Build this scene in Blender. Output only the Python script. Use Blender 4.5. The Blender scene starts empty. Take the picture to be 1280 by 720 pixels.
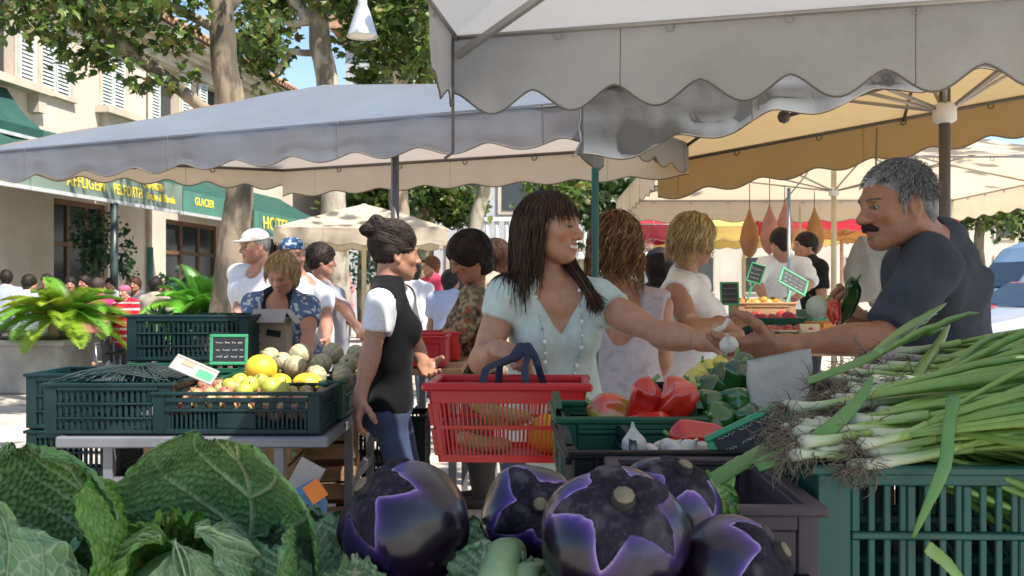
import bpy, math, random
import numpy as np
from mathutils import Vector, Matrix, Euler

C = bpy.context.scene.collection
SC = bpy.context.scene
FPX, CU, CV, CH = 1250.0, 640.0, 360.0, 1.3

# ------------------------------------------------------------------ camera
cam_d = bpy.data.cameras.new("camera"); cam = bpy.data.objects.new("camera", cam_d); C.objects.link(cam)
cam.location = (0, 0, CH); cam.rotation_euler = (math.radians(90), 0, 0)
cam_d.sensor_width = 36; cam_d.lens = 36 * FPX / 1280; cam_d.clip_end = 800; cam_d.clip_start = 0.02
cam_d.dof.use_dof = True; cam_d.dof.focus_distance = 1.7; cam_d.dof.aperture_fstop = 22
SC.camera = cam

# ------------------------------------------------------------------ light
SUN_EL, SUN_AZ = math.radians(56), math.radians(128)      # azimuth clockwise from +Y (the view direction)
sun_dir = Vector((math.sin(SUN_AZ) * math.cos(SUN_EL), math.cos(SUN_AZ) * math.cos(SUN_EL), math.sin(SUN_EL)))
w = bpy.data.worlds.new("World"); SC.world = w; w.use_nodes = True
nt = w.node_tree; nt.nodes.clear()
sky = nt.nodes.new('ShaderNodeTexSky'); sky.sky_type = 'NISHITA'; sky.sun_disc = False
sky.sun_elevation = SUN_EL; sky.sun_rotation = SUN_AZ; sky.air_density = 1.0; sky.dust_density = 0.6; sky.ozone_density = 1.5
bg = nt.nodes.new('ShaderNodeBackground'); bg.inputs[1].default_value = 0.125
wo = nt.nodes.new('ShaderNodeOutputWorld')
nt.links.new(sky.outputs[0], bg.inputs[0]); nt.links.new(bg.outputs[0], wo.inputs[0])
sl = bpy.data.lights.new("sun", 'SUN'); sl.energy = 5.0; sl.angle = math.radians(0.5); sl.color = (1.0, 0.95, 0.87)
so = bpy.data.objects.new("sun", sl); C.objects.link(so)
so.rotation_euler = (-sun_dir).to_track_quat('-Z', 'Y').to_euler(); so.location = (6, -6, 12)
SC.view_settings.view_transform = 'Standard'; SC.view_settings.look = 'None'
SC.view_settings.gamma = 1; SC.view_settings.use_curve_mapping = False
SC.view_settings.exposure = 0.95
SC.cycles.max_bounces = 8; SC.cycles.transparent_max_bounces = 12; SC.cycles.use_denoising = True
SC.cycles.sample_clamp_indirect = 6

# ------------------------------------------------------------------ helpers
rng = random.Random(7); nrg = np.random.default_rng(11)
def P(u, v, Y):
    "world point that stands Y metres in front of the camera at photo pixel (u, v)"
    return Vector(((u - CU) * Y / FPX, Y, CH + (CV - v) * Y / FPX))
def A(p): return np.array([p[0], p[1], p[2]], float)
def smooth_interp(t, xs, ys):
    "np.interp with the corners rounded off"
    g = np.linspace(0, 1, 400); y = np.interp(g, xs, ys); k = np.hanning(61); k /= k.sum(); y2 = np.convolve(np.pad(y, 30, mode='reflect', reflect_type='odd'), k, 'valid'); w = np.clip(np.minimum(g, 1 - g) / .06, 0, 1); y2 = y * (1 - w) + y2 * w
    return np.interp(t, g, y2)
def unit(v):
    v = np.asarray(v, float); return v / (np.linalg.norm(v) + 1e-12)

_noise_tab = np.random.default_rng(3).random((64, 64, 64))
def vnoise(p, scale=1.0, seed=0):
    "value noise in 0..1 at points (...,3)"
    q = np.asarray(p, float) * scale + seed * 17.31
    i = np.floor(q).astype(int); f = q - i; f = f * f * (3 - 2 * f)
    def T(a, b, c): return _noise_tab[(i[..., 0] + a) & 63, (i[..., 1] + b) & 63, (i[..., 2] + c) & 63]
    x, y, z = f[..., 0], f[..., 1], f[..., 2]
    r = 0
    for a, wx in ((0, 1 - x), (1, x)):
        for b, wy in ((0, 1 - y), (1, y)):
            for c, wz in ((0, 1 - z), (1, z)):
                r = r + T(a, b, c) * wx * wy * wz
    return r
def fbm(p, scale=1.0, seed=0, n=3):
    r = 0; a = .5; t = 0
    for k in range(n):
        r = r + a * vnoise(p, scale * 2 ** k, seed + k); t += a; a *= .5
    return r / t

def put(o, parent=None):
    C.objects.link(o)
    if parent is not None: o.parent = parent
    return o
def root_loc(p):
    while p.parent is not None: p = p.parent
    return A(p.location)
def tag(o, label=None, cat=None, group=None, kind=None):
    if label: o['label'] = label
    if cat: o['category'] = cat
    if group: o['group'] = group
    if kind: o['kind'] = kind
    return o
def thing(name, label, cat, loc=(0, 0, 0), rotz=0, group=None):
    o = bpy.data.objects.new(name, None); o.location = loc; o.rotation_euler = (0, 0, rotz)
    o.empty_display_size = .1; put(o); return tag(o, label, cat, group)
def copy_tree(o, parent=None):
    c = o.copy(); put(c, parent)
    for ch in list(o.children): copy_tree(ch, c)
    return c

def raw(name, V, F, mats, parent=None, smooth=True, col=None, mi=None, world=False, seam=False):
    V = np.asarray(V, float).reshape(-1, 3)
    if world and parent is not None: V = V - root_loc(parent)
    me = bpy.data.meshes.new(name)
    ls = [len(f) for f in F] if not isinstance(F, np.ndarray) else None
    n = len(V); me.vertices.add(n); me.vertices.foreach_set('co', V.astype(np.float32).ravel())
    if ls is None:
        k = F.shape[1]; tot = np.full(len(F), k, np.int32); li = F.astype(np.int32).ravel()
    else:
        tot = np.array(ls, np.int32); li = np.fromiter((i for f in F for i in f), np.int32)
    st = np.concatenate([[0], np.cumsum(tot)[:-1]]).astype(np.int32)
    me.loops.add(len(li)); me.loops.foreach_set('vertex_index', li)
    me.polygons.add(len(tot)); me.polygons.foreach_set('loop_start', st); me.polygons.foreach_set('loop_total', tot)
    if not isinstance(mats, (list, tuple)): mats = [mats]
    for m in mats: me.materials.append(m)
    if mi is not None: me.polygons.foreach_set('material_index', np.asarray(mi, np.int32))
    me.polygons.foreach_set('use_smooth', np.full(len(tot), bool(smooth)) if np.isscalar(smooth) else np.asarray(smooth, bool))
    if col is not None:
        at = me.attributes.new('col', 'FLOAT_COLOR', 'POINT')
        c4 = np.ones((n, 4), np.float32); c4[:, :3] = np.asarray(col); at.data.foreach_set('color', c4.ravel())
    me.validate(clean_customdata=False); me.update()
    o = bpy.data.objects.new(name, me)
    return put(o, parent)

class MB:
    "collects shapes, then links them as one mesh object"
    def __init__(s): s.V = []; s.F = []; s.n = 0; s.c = []; s.m = []; s.s = []
    def add(s, V, F, col=None, m=0, smooth=False):
        V = np.asarray(V, float).reshape(-1, 3); s.V.append(V)
        for f in F: s.F.append(tuple(int(i) + s.n for i in f))
        s.m += [m] * len(F); s.s += [smooth] * len(F)
        s.c.append(np.tile(np.asarray(col if col is not None else (1, 1, 1), float), (len(V), 1)) if col is None or np.ndim(col) == 1 else np.asarray(col))
        s.n += len(V); return s
    def box(s, c, size, R=None, col=None, m=0, bev=0.0, taper=None):
        hx, hy, hz = [x / 2 for x in size]
        if bev > 0:
            b = min(bev, hx * .9, hy * .9, hz * .9); v = []
            for sx in (-1, 1):
                for sy in (-1, 1):
                    for sz in (-1, 1):
                        v += [(sx * hx, sy * (hy - b), sz * (hz - b)), (sx * (hx - b), sy * hy, sz * (hz - b)), (sx * (hx - b), sy * (hy - b), sz * hz)]
            v = np.array(v)
            def I(sx, sy, sz, k): return ((sx > 0) * 4 + (sy > 0) * 2 + (sz > 0)) * 3 + k
            f = []
            for q in (-1, 1):
                f += [[I(q, -1, -1, 0), I(q, 1, -1, 0), I(q, 1, 1, 0), I(q, -1, 1, 0)][::q],
                      [I(-1, q, -1, 1), I(-1, q, 1, 1), I(1, q, 1, 1), I(1, q, -1, 1)][::q],
                      [I(-1, -1, q, 2), I(1, -1, q, 2), I(1, 1, q, 2), I(-1, 1, q, 2)][::q]]
            for a in (-1, 1):
                for b2 in (-1, 1):
                    sg = a * b2
                    f += [[I(-1, a, b2, 1), I(-1, a, b2, 2), I(1, a, b2, 2), I(1, a, b2, 1)][::-sg],
                          [I(a, -1, b2, 2), I(a, -1, b2, 0), I(a, 1, b2, 0), I(a, 1, b2, 2)][::-sg],
                          [I(a, b2, -1, 0), I(a, b2, -1, 1), I(a, b2, 1, 1), I(a, b2, 1, 0)][::-sg]]
                    for d in (-1, 1):
                        t = [I(a, b2, d, 0), I(a, b2, d, 1), I(a, b2, d, 2)]; f.append(t[::a * b2 * d])
        else:
            v = np.array([(x, y, z) for x in (-hx, hx) for y in (-hy, hy) for z in (-hz, hz)])
            f = [(0, 1, 3, 2), (4, 6, 7, 5), (0, 4, 5, 1), (2, 3, 7, 6), (0, 2, 6, 4), (1, 5, 7, 3)]
        if taper is not None:       # scale of x,y at the bottom
            t = (v[:, 2:3] + hz) / (2 * hz); v[:, :2] *= taper + (1 - taper) * t
        if R is not None: v = v @ np.asarray(R, float).T
        return s.add(v + A(c), f, col, m)
    def bar(s, a, b, w, h=None, up=(0, 0, 1), col=None, m=0, bev=0.0):
        a, b = A(a), A(b); d = b - a; L = np.linalg.norm(d); z = d / L
        u = np.asarray(up, float)
        if abs(z @ u) > .98: u = np.array([0., 1, 0])
        x = unit(np.cross(u, z)); y = np.cross(z, x)
        return s.box((a + b) / 2, (w, h or w, L), np.stack([x, y, z], 1), col, m, bev)
    def tube(s, pts, r, n=8, col=None, m=0, cap=True, flat=1.0, up=(0, 0, 1), smooth=True):
        pts = np.asarray([A(p) for p in pts]); k = len(pts); r = np.full(k, r) if np.isscalar(r) else np.asarray(r, float)
        T = np.gradient(pts, axis=0); T /= np.linalg.norm(T, axis=1)[:, None] + 1e-12
        u = np.asarray(up, float)
        if abs(T[0] @ u) > .95: u = np.array([1., .1, 0])
        N = []; nn = unit(u - T[0] * (u @ T[0]))
        for t in T:
            nn = unit(nn - t * (nn @ t)); N.append(nn)
        N = np.array(N); B = np.cross(T, N)
        a = np.linspace(0, 2 * math.pi, n, endpoint=False)
        V = pts[:, None] + r[:, None, None] * (np.cos(a)[None, :, None] * B[:, None] + flat * np.sin(a)[None, :, None] * N[:, None])
        F = [(i * n + j, i * n + (j + 1) % n, (i + 1) * n + (j + 1) % n, (i + 1) * n + j) for i in range(k - 1) for j in range(n)]
        if cap: F += [tuple(range(n))[::-1], tuple((k - 1) * n + j for j in range(n))]
        if col is not None and np.ndim(col) == 2: col = np.repeat(np.asarray(col), n, 0)
        return s.add(V.reshape(-1, 3), F, col, m, smooth)
    def lathe(s, prof, n=24, c=(0, 0, 0), R=None, col=None, m=0, smooth=True):
        prof = np.asarray(prof, float); k = len(prof); a = np.linspace(0, 2 * math.pi, n, endpoint=False)
        V = np.stack([prof[:, 0][:, None] * np.cos(a), prof[:, 0][:, None] * np.sin(a), np.repeat(prof[:, 1][:, None], n, 1)], -1).reshape(-1, 3)
        F = [(i * n + j, i * n + (j + 1) % n, (i + 1) * n + (j + 1) % n, (i + 1) * n + j) for i in range(k - 1) for j in range(n)]
        if prof[0, 0] > 1e-5: F.append(tuple(range(n))[::-1])
        if prof[-1, 0] > 1e-5: F.append(tuple((k - 1) * n + j for j in range(n)))
        if R is not None: V = V @ np.asarray(R, float).T
        return s.add(V + A(c), F, col, m, smooth)
    def grid(s, G, col=None, m=0, closed=False, smooth=True):
        G = np.asarray(G, float); a, b = G.shape[:2]
        bb = b if closed else b - 1
        F = [(i * b + j, i * b + (j + 1) % b, (i + 1) * b + (j + 1) % b, (i + 1) * b + j) for i in range(a - 1) for j in range(bb)]
        return s.add(G.reshape(-1, 3), F, None if col is None else (col if np.ndim(col) == 1 else np.asarray(col).reshape(-1, 3)), m, smooth)
    def build(s, name, mats, parent=None, world=False):
        return raw(name, np.concatenate(s.V), s.F, mats, parent, s.s, np.concatenate(s.c), s.m, world)

def rot(ax, ang):
    return np.array(Matrix.Rotation(ang, 3, ax if isinstance(ax, str) else Vector(ax)))
def frame(z, hint=(0, 0, 1)):
    z = unit(z); h = np.asarray(hint, float)
    if abs(z @ h) > .97: h = np.array([1., 0, 0])
    x = unit(np.cross(h, z)); return np.stack([x, np.cross(z, x), z], 1)

# ------------------------------------------------------------------ materials
M = {}
def mat(name, col, rough=.6, var=.25, scale=8.0, bump=0.0, bscale=None, metal=0.0, spec=.5, attr=False, col2=None, transl=0.0, tcol=None, coat=0.0, sss=0.0, alpha=None, rnd=0.0, stretch=None, dirt=0.0, sheen=0.0):
    m = bpy.data.materials.new(name); m.use_nodes = True; nt = m.node_tree; N = nt.nodes; L = nt.links
    b = N['Principled BSDF']; out = N['Material Output']
    tc = N.new('ShaderNodeTexCoord'); vec = tc.outputs['Object']
    if stretch:
        mp = N.new('ShaderNodeMapping'); mp.inputs['Scale'].default_value = stretch; L.new(vec, mp.inputs[0]); vec = mp.outputs[0]
    ns = N.new('ShaderNodeTexNoise'); ns.inputs['Scale'].default_value = scale; ns.inputs['Detail'].default_value = 5; L.new(vec, ns.inputs['Vector'])
    mix = N.new('ShaderNodeMix'); mix.data_type = 'RGBA'; mix.blend_type = 'MIX'
    cr = N.new('ShaderNodeMapRange'); cr.inputs[1].default_value = .3; cr.inputs[2].default_value = .7; L.new(ns.outputs['Fac'], cr.inputs[0])
    L.new(cr.outputs[0], mix.inputs['Factor'])
    c = tuple(col) + (1,)
    d = tuple(col2) + (1,) if col2 else tuple(min(1, x * (1 - var)) for x in col) + (1,)
    mix.inputs['A'].default_value = d; mix.inputs['B'].default_value = c if col2 else tuple(min(1, x * (1 + var * .6)) for x in col) + (1,)
    res = mix.outputs['Result']
    if attr:
        at = N.new('ShaderNodeAttribute'); at.attribute_name = 'col'
        mm = N.new('ShaderNodeMix'); mm.data_type = 'RGBA'; mm.blend_type = 'MULTIPLY'; mm.inputs['Factor'].default_value = 1
        L.new(at.outputs['Color'], mm.inputs['A']); L.new(res, mm.inputs['B']); res = mm.outputs['Result']
    if dirt > 0:
        n2 = N.new('ShaderNodeTexNoise'); n2.inputs['Scale'].default_value = 2.3; n2.inputs['Detail'].default_value = 8; n2.inputs['Roughness'].default_value = .7
        L.new(tc.outputs['Object'], n2.inputs['Vector'])
        r2 = N.new('ShaderNodeMapRange'); r2.inputs[1].default_value = .48; r2.inputs[2].default_value = .72; r2.inputs[4].default_value = dirt; L.new(n2.outputs['Fac'], r2.inputs[0])
        m2 = N.new('ShaderNodeMix'); m2.data_type = 'RGBA'; m2.blend_type = 'MIX'; L.new(r2.outputs[0], m2.inputs['Factor'])
        L.new(res, m2.inputs['A']); m2.inputs['B'].default_value = (.16, .13, .10, 1); res = m2.outputs['Result']
    if rnd > 0:
        oi = N.new('ShaderNodeObjectInfo'); hs = N.new('ShaderNodeHueSaturation')
        r1 = N.new('ShaderNodeMapRange'); r1.inputs[3].default_value = 1 - rnd; r1.inputs[4].default_value = 1 + rnd; L.new(oi.outputs['Random'], r1.inputs[0])
        r3 = N.new('ShaderNodeMapRange'); r3.inputs[3].default_value = .5 - rnd * .06; r3.inputs[4].default_value = .5 + rnd * .06; L.new(oi.outputs['Random'], r3.inputs[0])
        L.new(r1.outputs[0], hs.inputs['Value']); L.new(r3.outputs[0], hs.inputs['Hue']); L.new(res, hs.inputs['Color']); res = hs.outputs[0]
    L.new(res, b.inputs['Base Color'])
    b.inputs['Metallic'].default_value = metal; b.inputs['Specular IOR Level'].default_value = spec
    rr = N.new('ShaderNodeMapRange'); rr.inputs[3].default_value = max(.02, rough - .08); rr.inputs[4].default_value = min(1, rough + .1)
    L.new(ns.outputs['Fac'], rr.inputs[0]); L.new(rr.outputs[0], b.inputs['Roughness'])
    b.inputs['Coat Weight'].default_value = coat; b.inputs['Coat Roughness'].default_value = .15
    if sheen: b.inputs['Sheen Weight'].default_value = sheen
    if sss > 0:
        b.inputs['Subsurface Weight'].default_value = sss; b.inputs['Subsurface Radius'].default_value = (.012, .005, .003); b.inputs['Subsurface Scale'].default_value = 1
    if bump > 0:
        nb = N.new('ShaderNodeTexNoise'); nb.inputs['Scale'].default_value = bscale or scale * 6; nb.inputs['Detail'].default_value = 6; L.new(vec, nb.inputs['Vector'])
        bp = N.new('ShaderNodeBump'); bp.inputs['Strength'].default_value = 1; bp.inputs['Distance'].default_value = bump; L.new(nb.outputs['Fac'], bp.inputs['Height']); L.new(bp.outputs[0], b.inputs['Normal'])
    if transl > 0:
        tr = N.new('ShaderNodeBsdfTranslucent'); ms = N.new('ShaderNodeMixShader'); ms.inputs[0].default_value = transl
        if tcol: tr.inputs[0].default_value = tuple(tcol) + (1,)
        else: L.new(res, tr.inputs[0])
        L.new(b.outputs[0], ms.inputs[1]); L.new(tr.outputs[0], ms.inputs[2]); L.new(ms.outputs[0], out.inputs[0])
    m.cycles.use_transparent_shadow = True
    M[name] = m; return m
# ------------------------------------------------------------------ materials of the place
mat('paving', (.50, .45, .38), .85, .3, 1.2, bump=.004, bscale=60, dirt=.35)
def paving_joints(m):
    nt = m.node_tree; N = nt.nodes; L = nt.links; b = N['Principled BSDF']
    src = b.inputs['Base Color'].links[0].from_socket
    tc = N.new('ShaderNodeTexCoord'); mp = N.new('ShaderNodeMapping'); mp.inputs['Rotation'].default_value = (0, 0, .45); L.new(tc.outputs['Object'], mp.inputs[0])
    br = N.new('ShaderNodeTexBrick'); br.inputs['Scale'].default_value = 1; br.inputs['Brick Width'].default_value = .6; br.inputs['Row Height'].default_value = .4; br.inputs['Mortar Size'].default_value = .012
    br.inputs['Color1'].default_value = (1, 1, 1, 1); br.inputs['Color2'].default_value = (.92, .91, .9, 1); br.inputs['Mortar'].default_value = (.74, .72, .7, 1)
    L.new(mp.outputs[0], br.inputs[0])
    mx = N.new('ShaderNodeMix'); mx.data_type = 'RGBA'; mx.blend_type = 'MULTIPLY'; mx.inputs['Factor'].default_value = 1
    L.new(src, mx.inputs['A']); L.new(br.outputs[0], mx.inputs['B']); L.new(mx.outputs['Result'], b.inputs['Base Color'])
paving_joints(M['paving'])
mat('asphalt', (.16, .155, .15), .9, .2, 3, bump=.003, bscale=150)
mat('render_wall', (.60, .51, .41), .9, .14, .8, bump=.006, bscale=25, dirt=.14)
mat('stone_trim', (.55, .47, .36), .85, .2, 2, bump=.006, bscale=20, dirt=.3)
mat('far_wall', (.46, .46, .47), .9, .15, .6, dirt=.25)
mat('window_dark', (.03, .035, .04), .15, .3, 1, spec=.8)
mat('shutter', (.50, .55, .52), .6, .15, 4)
mat('dark_wood', (.16, .08, .04), .55, .3, 5)
mat('roof_tile', (.42, .24, .15), .85, .35, 5)
mat('awning_green', (.018, .085, .065), .7, .2, 3, transl=.15)
mat('sign_green', (.07, .20, .15), .55, .2, 2)
mat('sign_grey', (.16, .21, .17), .6, .3, 1.5)
mat('sign_yellow', (.85, .65, .06), .6, .1, 8)
mat('pole_dark', (.03, .05, .045), .4, .3, 6)
mat('bark', (.27, .21, .14), .9, .3, 5.0, bump=.016, bscale=14, col2=(.085, .068, .045), stretch=(1, 1, .4), dirt=.35)
mat('bark_pale', (.36, .32, .245), .9, .3, 4.0, bump=.014, bscale=14, col2=(.13, .105, .07), stretch=(1, 1, .5), dirt=.35)
for m_ in ('bark', 'bark_pale'):
    for n_ in M[m_].node_tree.nodes:
        if n_.type == 'MAP_RANGE' and abs(n_.inputs[1].default_value - .3) < 1e-4: n_.inputs[1].default_value = .44; n_.inputs[2].default_value = .56
mat('leaf', (1, 1, 1), .45, .25, 6, attr=True, transl=.35)
mat('concrete', (.30, .29, .27), .9, .25, 3, bump=.004, bscale=40, dirt=.4)
mat('frond', (1, 1, 1), .4, .2, 5, attr=True, transl=.35)
mat('soil', (.05, .035, .025), .95, .3, 20)
mat('lamp_metal', (.62, .63, .62), .35, .15, 4, metal=.3)
mat('lamp_white', (.9, .88, .82), .5, .05, 4)
mat('chrome', (.5, .5, .5), .3, .2, 5, metal=.9)
mat('wicker', (.04, .035, .03), .6, .3, 30, bump=.003)
mat('table_top', (.35, .33, .3), .4, .2, 5)
mat('black_plastic', (.02, .02, .022), .5, .2, 6)
mat('white_paint', (.72, .72, .70), .4, .08, 4)

# ------------------------------------------------------------------ ground
g = MB(); g.grid([[(x, y, 0) for x in np.linspace(-150, 150, 13)] for y in np.linspace(-40, 360, 17)][::-1])
tag(g.build('ground', M['paving']), kind='structure')
g = MB(); g.grid([[(x, y, .004 + 0 * x) for x in (9.5, 17.5)] for y in (300, -30)])
tag(g.build('road', M['asphalt']), kind='structure')

# ------------------------------------------------------------------ the cafe building on the left
FD = unit((.13, 1, 0)); FN = np.array([FD[1], -FD[0], 0])
def fac(Y, z, off=0.0, x0=-11.0):
    return np.array([x0 + .13 * Y, Y, z]) + FN * off
FR = np.stack([FD, FN, np.array([0, 0, 1.])], 1)       # local x along the facade, y out of it
def fbox(mb, Ya, Yb, za, zb, oa, ob, x0=-11.0, m=0, col=None):
    a, b = fac(Ya, za, oa, x0), fac(Yb, zb, ob, x0)
    mb.box((a + b) / 2, (np.linalg.norm((b - a) @ FD), abs(ob - oa), zb - za), FR, col, m)
bld = thing('cafe_building', 'long cream rendered building with shutters and a deep moulded cornice behind the cafe', 'building', tuple(fac(26, 0)))
wall = MB()
# openings: list of (Ya, Yb, za, zb)
OPEN = [(18.7, 20.6, 0.0, 3.0), (23.1, 26.0, 0.0, 2.9), (28.2, 30.4, 0, 2.8), (15.0, 16.4, 0, 2.9)]
WINS = [(16.6, 17.5, 4.9, 6.4), (18.3, 19.25, 4.95, 6.35), (20.35, 21.3, 5.0, 6.2), (22.75, 23.7, 5.0, 6.4), (25.2, 26.1, 5.0, 6.4), (28.0, 28.9, 5.0, 6.4), (31, 31.9, 5, 6.4), (34, 34.9, 5, 6.4)]
allo = sorted(OPEN + WINS)
ys = sorted({8.0, 42.0} | {o[0] for o in allo} | {o[1] for o in allo})
for ya, yb in zip(ys[:-1], ys[1:]):
    spans = sorted((o[2], o[3]) for o in allo if o[0] <= ya + 1e-6 and o[1] >= yb - 1e-6)
    z = 0.0
    for za, zb in spans:
        if za > z + .001: fbox(wall, ya, yb, z, za, -.35, 0)
        z = zb
    fbox(wall, ya, yb, z, 7.0, -.35, 0)
fbox(wall, 8, 42, 0, 7.0, -6, -2.2)
wall.build('wall', M['render_wall'], bld, True)
co = MB()
for k, (za, zb, o) in enumerate([(6.45, 6.55, .10), (6.55, 6.75, .05), (6.75, 6.87, .22), (6.87, 7.0, .36), (7.0, 7.13, .52)]):
    fbox(co, 8, 42, za + .001, zb, .003, o)
co.build('cornice', M['stone_trim'], bld, True)
rf = MB(); a, b, c_, d = fac(8, 7.16, .62), fac(42, 7.16, .62), fac(42, 8.6, -4), fac(8, 8.6, -4)
rf.add([a, b, c_, d, a + (0, 0, .07), b + (0, 0, .07), c_ + (0, 0, .07), d + (0, 0, .07)], [(3, 2, 1, 0), (4, 5, 6, 7), (0, 1, 5, 4), (1, 2, 6, 5), (2, 3, 7, 6), (3, 0, 4, 7)])
for k in range(150):
    y = 8.1 + k * .226; rf.tube([fac(y, 7.24, .66), fac(y, 8.68, -4)], .07, 5)
rf.build('roof', M['roof_tile'], bld, True)
led = MB(); fbox(led, 9, 18.2, 4.78, 4.92, .003, .3); fbox(led, 17.9, 18.12, 4.45, 4.779, .003, .22)
led.build('balcony_ledge', M['stone_trim'], bld, True)
for i, (ya, yb, za, zb) in enumerate(WINS):
    fr = MB(); t = .07
    fbox(fr, ya - .1, ya, za, zb + .1, .003, .035); fbox(fr, yb, yb + .1, za, zb + .1, .003, .035); fbox(fr, ya, yb, zb, zb + .1, .003, .035)
    wf = fr.build('window', M['stone_trim'], bld, True)
    pn = MB(); fbox(pn, ya, yb, za, zb, -.22, -.18); pn.build('pane', M['window_dark'], wf, True)
    for (p, q) in ((ya - .50, ya - .06), (yb + .06, yb + .50)) if i not in (1, 2) else ((ya, (ya + yb) / 2 - .01), ((ya + yb) / 2 + .01, yb)):
        sh = MB(); o = .04 if i not in (1, 2) else -.04
        fbox(sh, p, p + .05, za, zb, o, o + .045); fbox(sh, q - .05, q, za, zb, o, o + .045)
        for z in np.arange(za, zb - .03, .07):
            a = fac(p + .05, z, o + .035); b = fac(q - .05, z, o + .035); a2 = fac(p + .05, z + .06, o + .01); b2 = fac(q - .05, z + .06, o + .01)
            sh.add([a, b, b2, a2], [(0, 1, 2, 3)])
        sh.build('shutter', M['shutter'], wf, True)
    if i == 2:
        sl_ = MB(); fbox(sl_, ya - .25, yb + .25, za - .16, za - .02, .003, .3); fbox(sl_, ya - .05, yb + .05, za - .4, za - .161, .003, .16); sl_.build('sill', M['stone_trim'], wf, True)
    else:
        sl_ = MB(); fbox(sl_, ya - .1, yb + .1, za - .09, za - .001, .003, .1); sl_.build('sill', M['stone_trim'], wf, True)
for (ya, yb, za, zb) in OPEN:
    d = MB(); fbox(d, ya, ya + .09, 0, zb, -.2, -.08); fbox(d, yb - .09, yb, 0, zb, -.2, -.08); fbox(d, ya + .09, yb - .09, zb - .1, zb, -.2, -.08)
    n = 3
    for k in range(1, n):
        y = ya + (yb - ya) * k / n; fbox(d, y - .05, y + .05, 0, zb - .1, -.19, -.09)
    fbox(d, ya + .09, yb - .09, 2.1, 2.18, -.185, -.095)
    dd = d.build('door', M['dark_wood'], bld, True)
    pn = MB(); fbox(pn, ya + .02, yb - .02, .02, zb - .02, -.16, -.13); pn.build('glass', M['window_dark'], dd, True)
dp = MB(); dp.tube([fac(22.2, z, .08) for z in (.3, 3, 6.4)], .05, 8); dp.build('drainpipe', M['stone_trim'], bld, True)
dp = MB(); dp.tube([fac(22.2, z, .09) for z in (.05, 1.1, 2.2)], .065, 8); dp.build('drainpipe_guard', M['sign_green'], bld, True)

def text_mesh(name, s, size, m, parent, R, loc, ext=.004, squeeze=1.0, bold=.0):
    cu = bpy.data.curves.new(name, 'FONT'); cu.body = s; cu.size = size; cu.extrude = ext; cu.align_x = 'LEFT'; cu.align_y = 'BOTTOM'; cu.offset = bold; cu.space_character = 1.05
    to = bpy.data.objects.new(name, cu); C.objects.link(to); bpy.context.view_layer.update()
    me = bpy.data.meshes.new_from_object(to.evaluated_get(bpy.context.evaluated_depsgraph_get()))
    bpy.data.objects.remove(to)
    me.materials.clear(); me.materials.append(m)
    v = np.array([x.co[:] for x in me.vertices]); v[:, 0] *= squeeze
    v = v @ np.asarray(R).T + A(loc) - (root_loc(parent) if parent else 0)
    for x, y in zip(me.vertices, v): x.co = y
    me.name = name; o = bpy.data.objects.new(name, me); return put(o, parent)
TR = np.stack([FD, np.array([0, 0, 1.]), FN], 1)       # text: x along facade, y up, z out
def awning(name, label, Ya, Yb, x0, zb, zt, mats, texts, wall_x0=-11.0, ztop=4.2):
    t = thing(name, label, 'awning', tuple(fac((Ya + Yb) / 2, 0, 0, x0)))
    v = MB(); fbox(v, Ya, Yb, zb, zt, -.01, .01, x0); v.build('valance', mats[0], t, True)
    r = MB(); fbox(r, Ya, Yb, zb - .06, zb - .001, -.03, .03, x0); r.build('front_rail', M['lamp_metal'], t, True)
    a, b = fac(Ya, zt, 0, x0), fac(Yb, zt, 0, x0); off = (x0 - wall_x0) * FN[0]
    c2, d2 = b - FN * (off - .02) + (0, 0, ztop - zt), a - FN * (off - .02) + (0, 0, ztop - zt)
    k = MB(); G = []
    for s in np.linspace(0, 1, 9):
        row = []
        for q in np.linspace(0, 1, 40):
            p = (a * (1 - q) + b * q) * (1 - s) + (d2 * (1 - q) + c2 * q) * s; p[2] -= .12 * math.sin(math.pi * s) * (1 + .3 * math.sin(q * 30)); row.append(p)
        G.append(row)
    k.grid(G); k.build('canopy', mats[1], t, True)
    for q in (.02, .5, .98):
        m_ = MB(); p = a * (1 - q) + b * q; m_.bar(p - (0, 0, .45), p - FN * (off - .03) + (0, 0, .35), .04); m_.build('arm', M['lamp_metal'], t, True)
    for (s, Yt, zt_, size, sq) in texts:
        text_mesh('lettering', s, size, M['sign_yellow'], t, TR, fac(Yt, zt_, .016, x0), .003, sq, .004)
    return t
awning('cafe_awning', 'faded green cafe awning lettered with beer names above the seated crowd', 13.2, 19.55, -9.0, 2.80, 3.30, (M['sign_grey'], M['awning_green']),
       [('AFFLIGEM', 15.62, 2.86, .26, .95), ('PELFORTH', 17.0, 2.86, .25, .82), ('Brune & Blonde', 18.15, 2.88, .19, .85), ('ORANGER', 18.0, 3.08, .17, .95)])
awning('cafe_awning', 'short bright green awning panel beside the thick plane tree trunk', 19.6, 21.7, -9.0, 2.80, 3.22, (M['sign_green'], M['awning_green']), [('GLACIER', 20.1, 2.93, .22, 1.0)])
awning('cafe_awning', 'dark green awning with big yellow letters beyond the plane tree trunk', 23.2, 30, -9.0, 2.55, 3.1, (M['sign_green'], M['awning_green']), [('HOTEL', 23.7, 2.62, .44, 1.25), ('BAR', 26.2, 2.62, .4, 1.1)], ztop=4.0)
awning('rolled_awning', 'slatted dark green awning high on the cream wall above the cafe', 12, 17.2, -10.3, 3.85, 4.0, (M['awning_green'], M['awning_green']), [], ztop=4.75)
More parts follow.
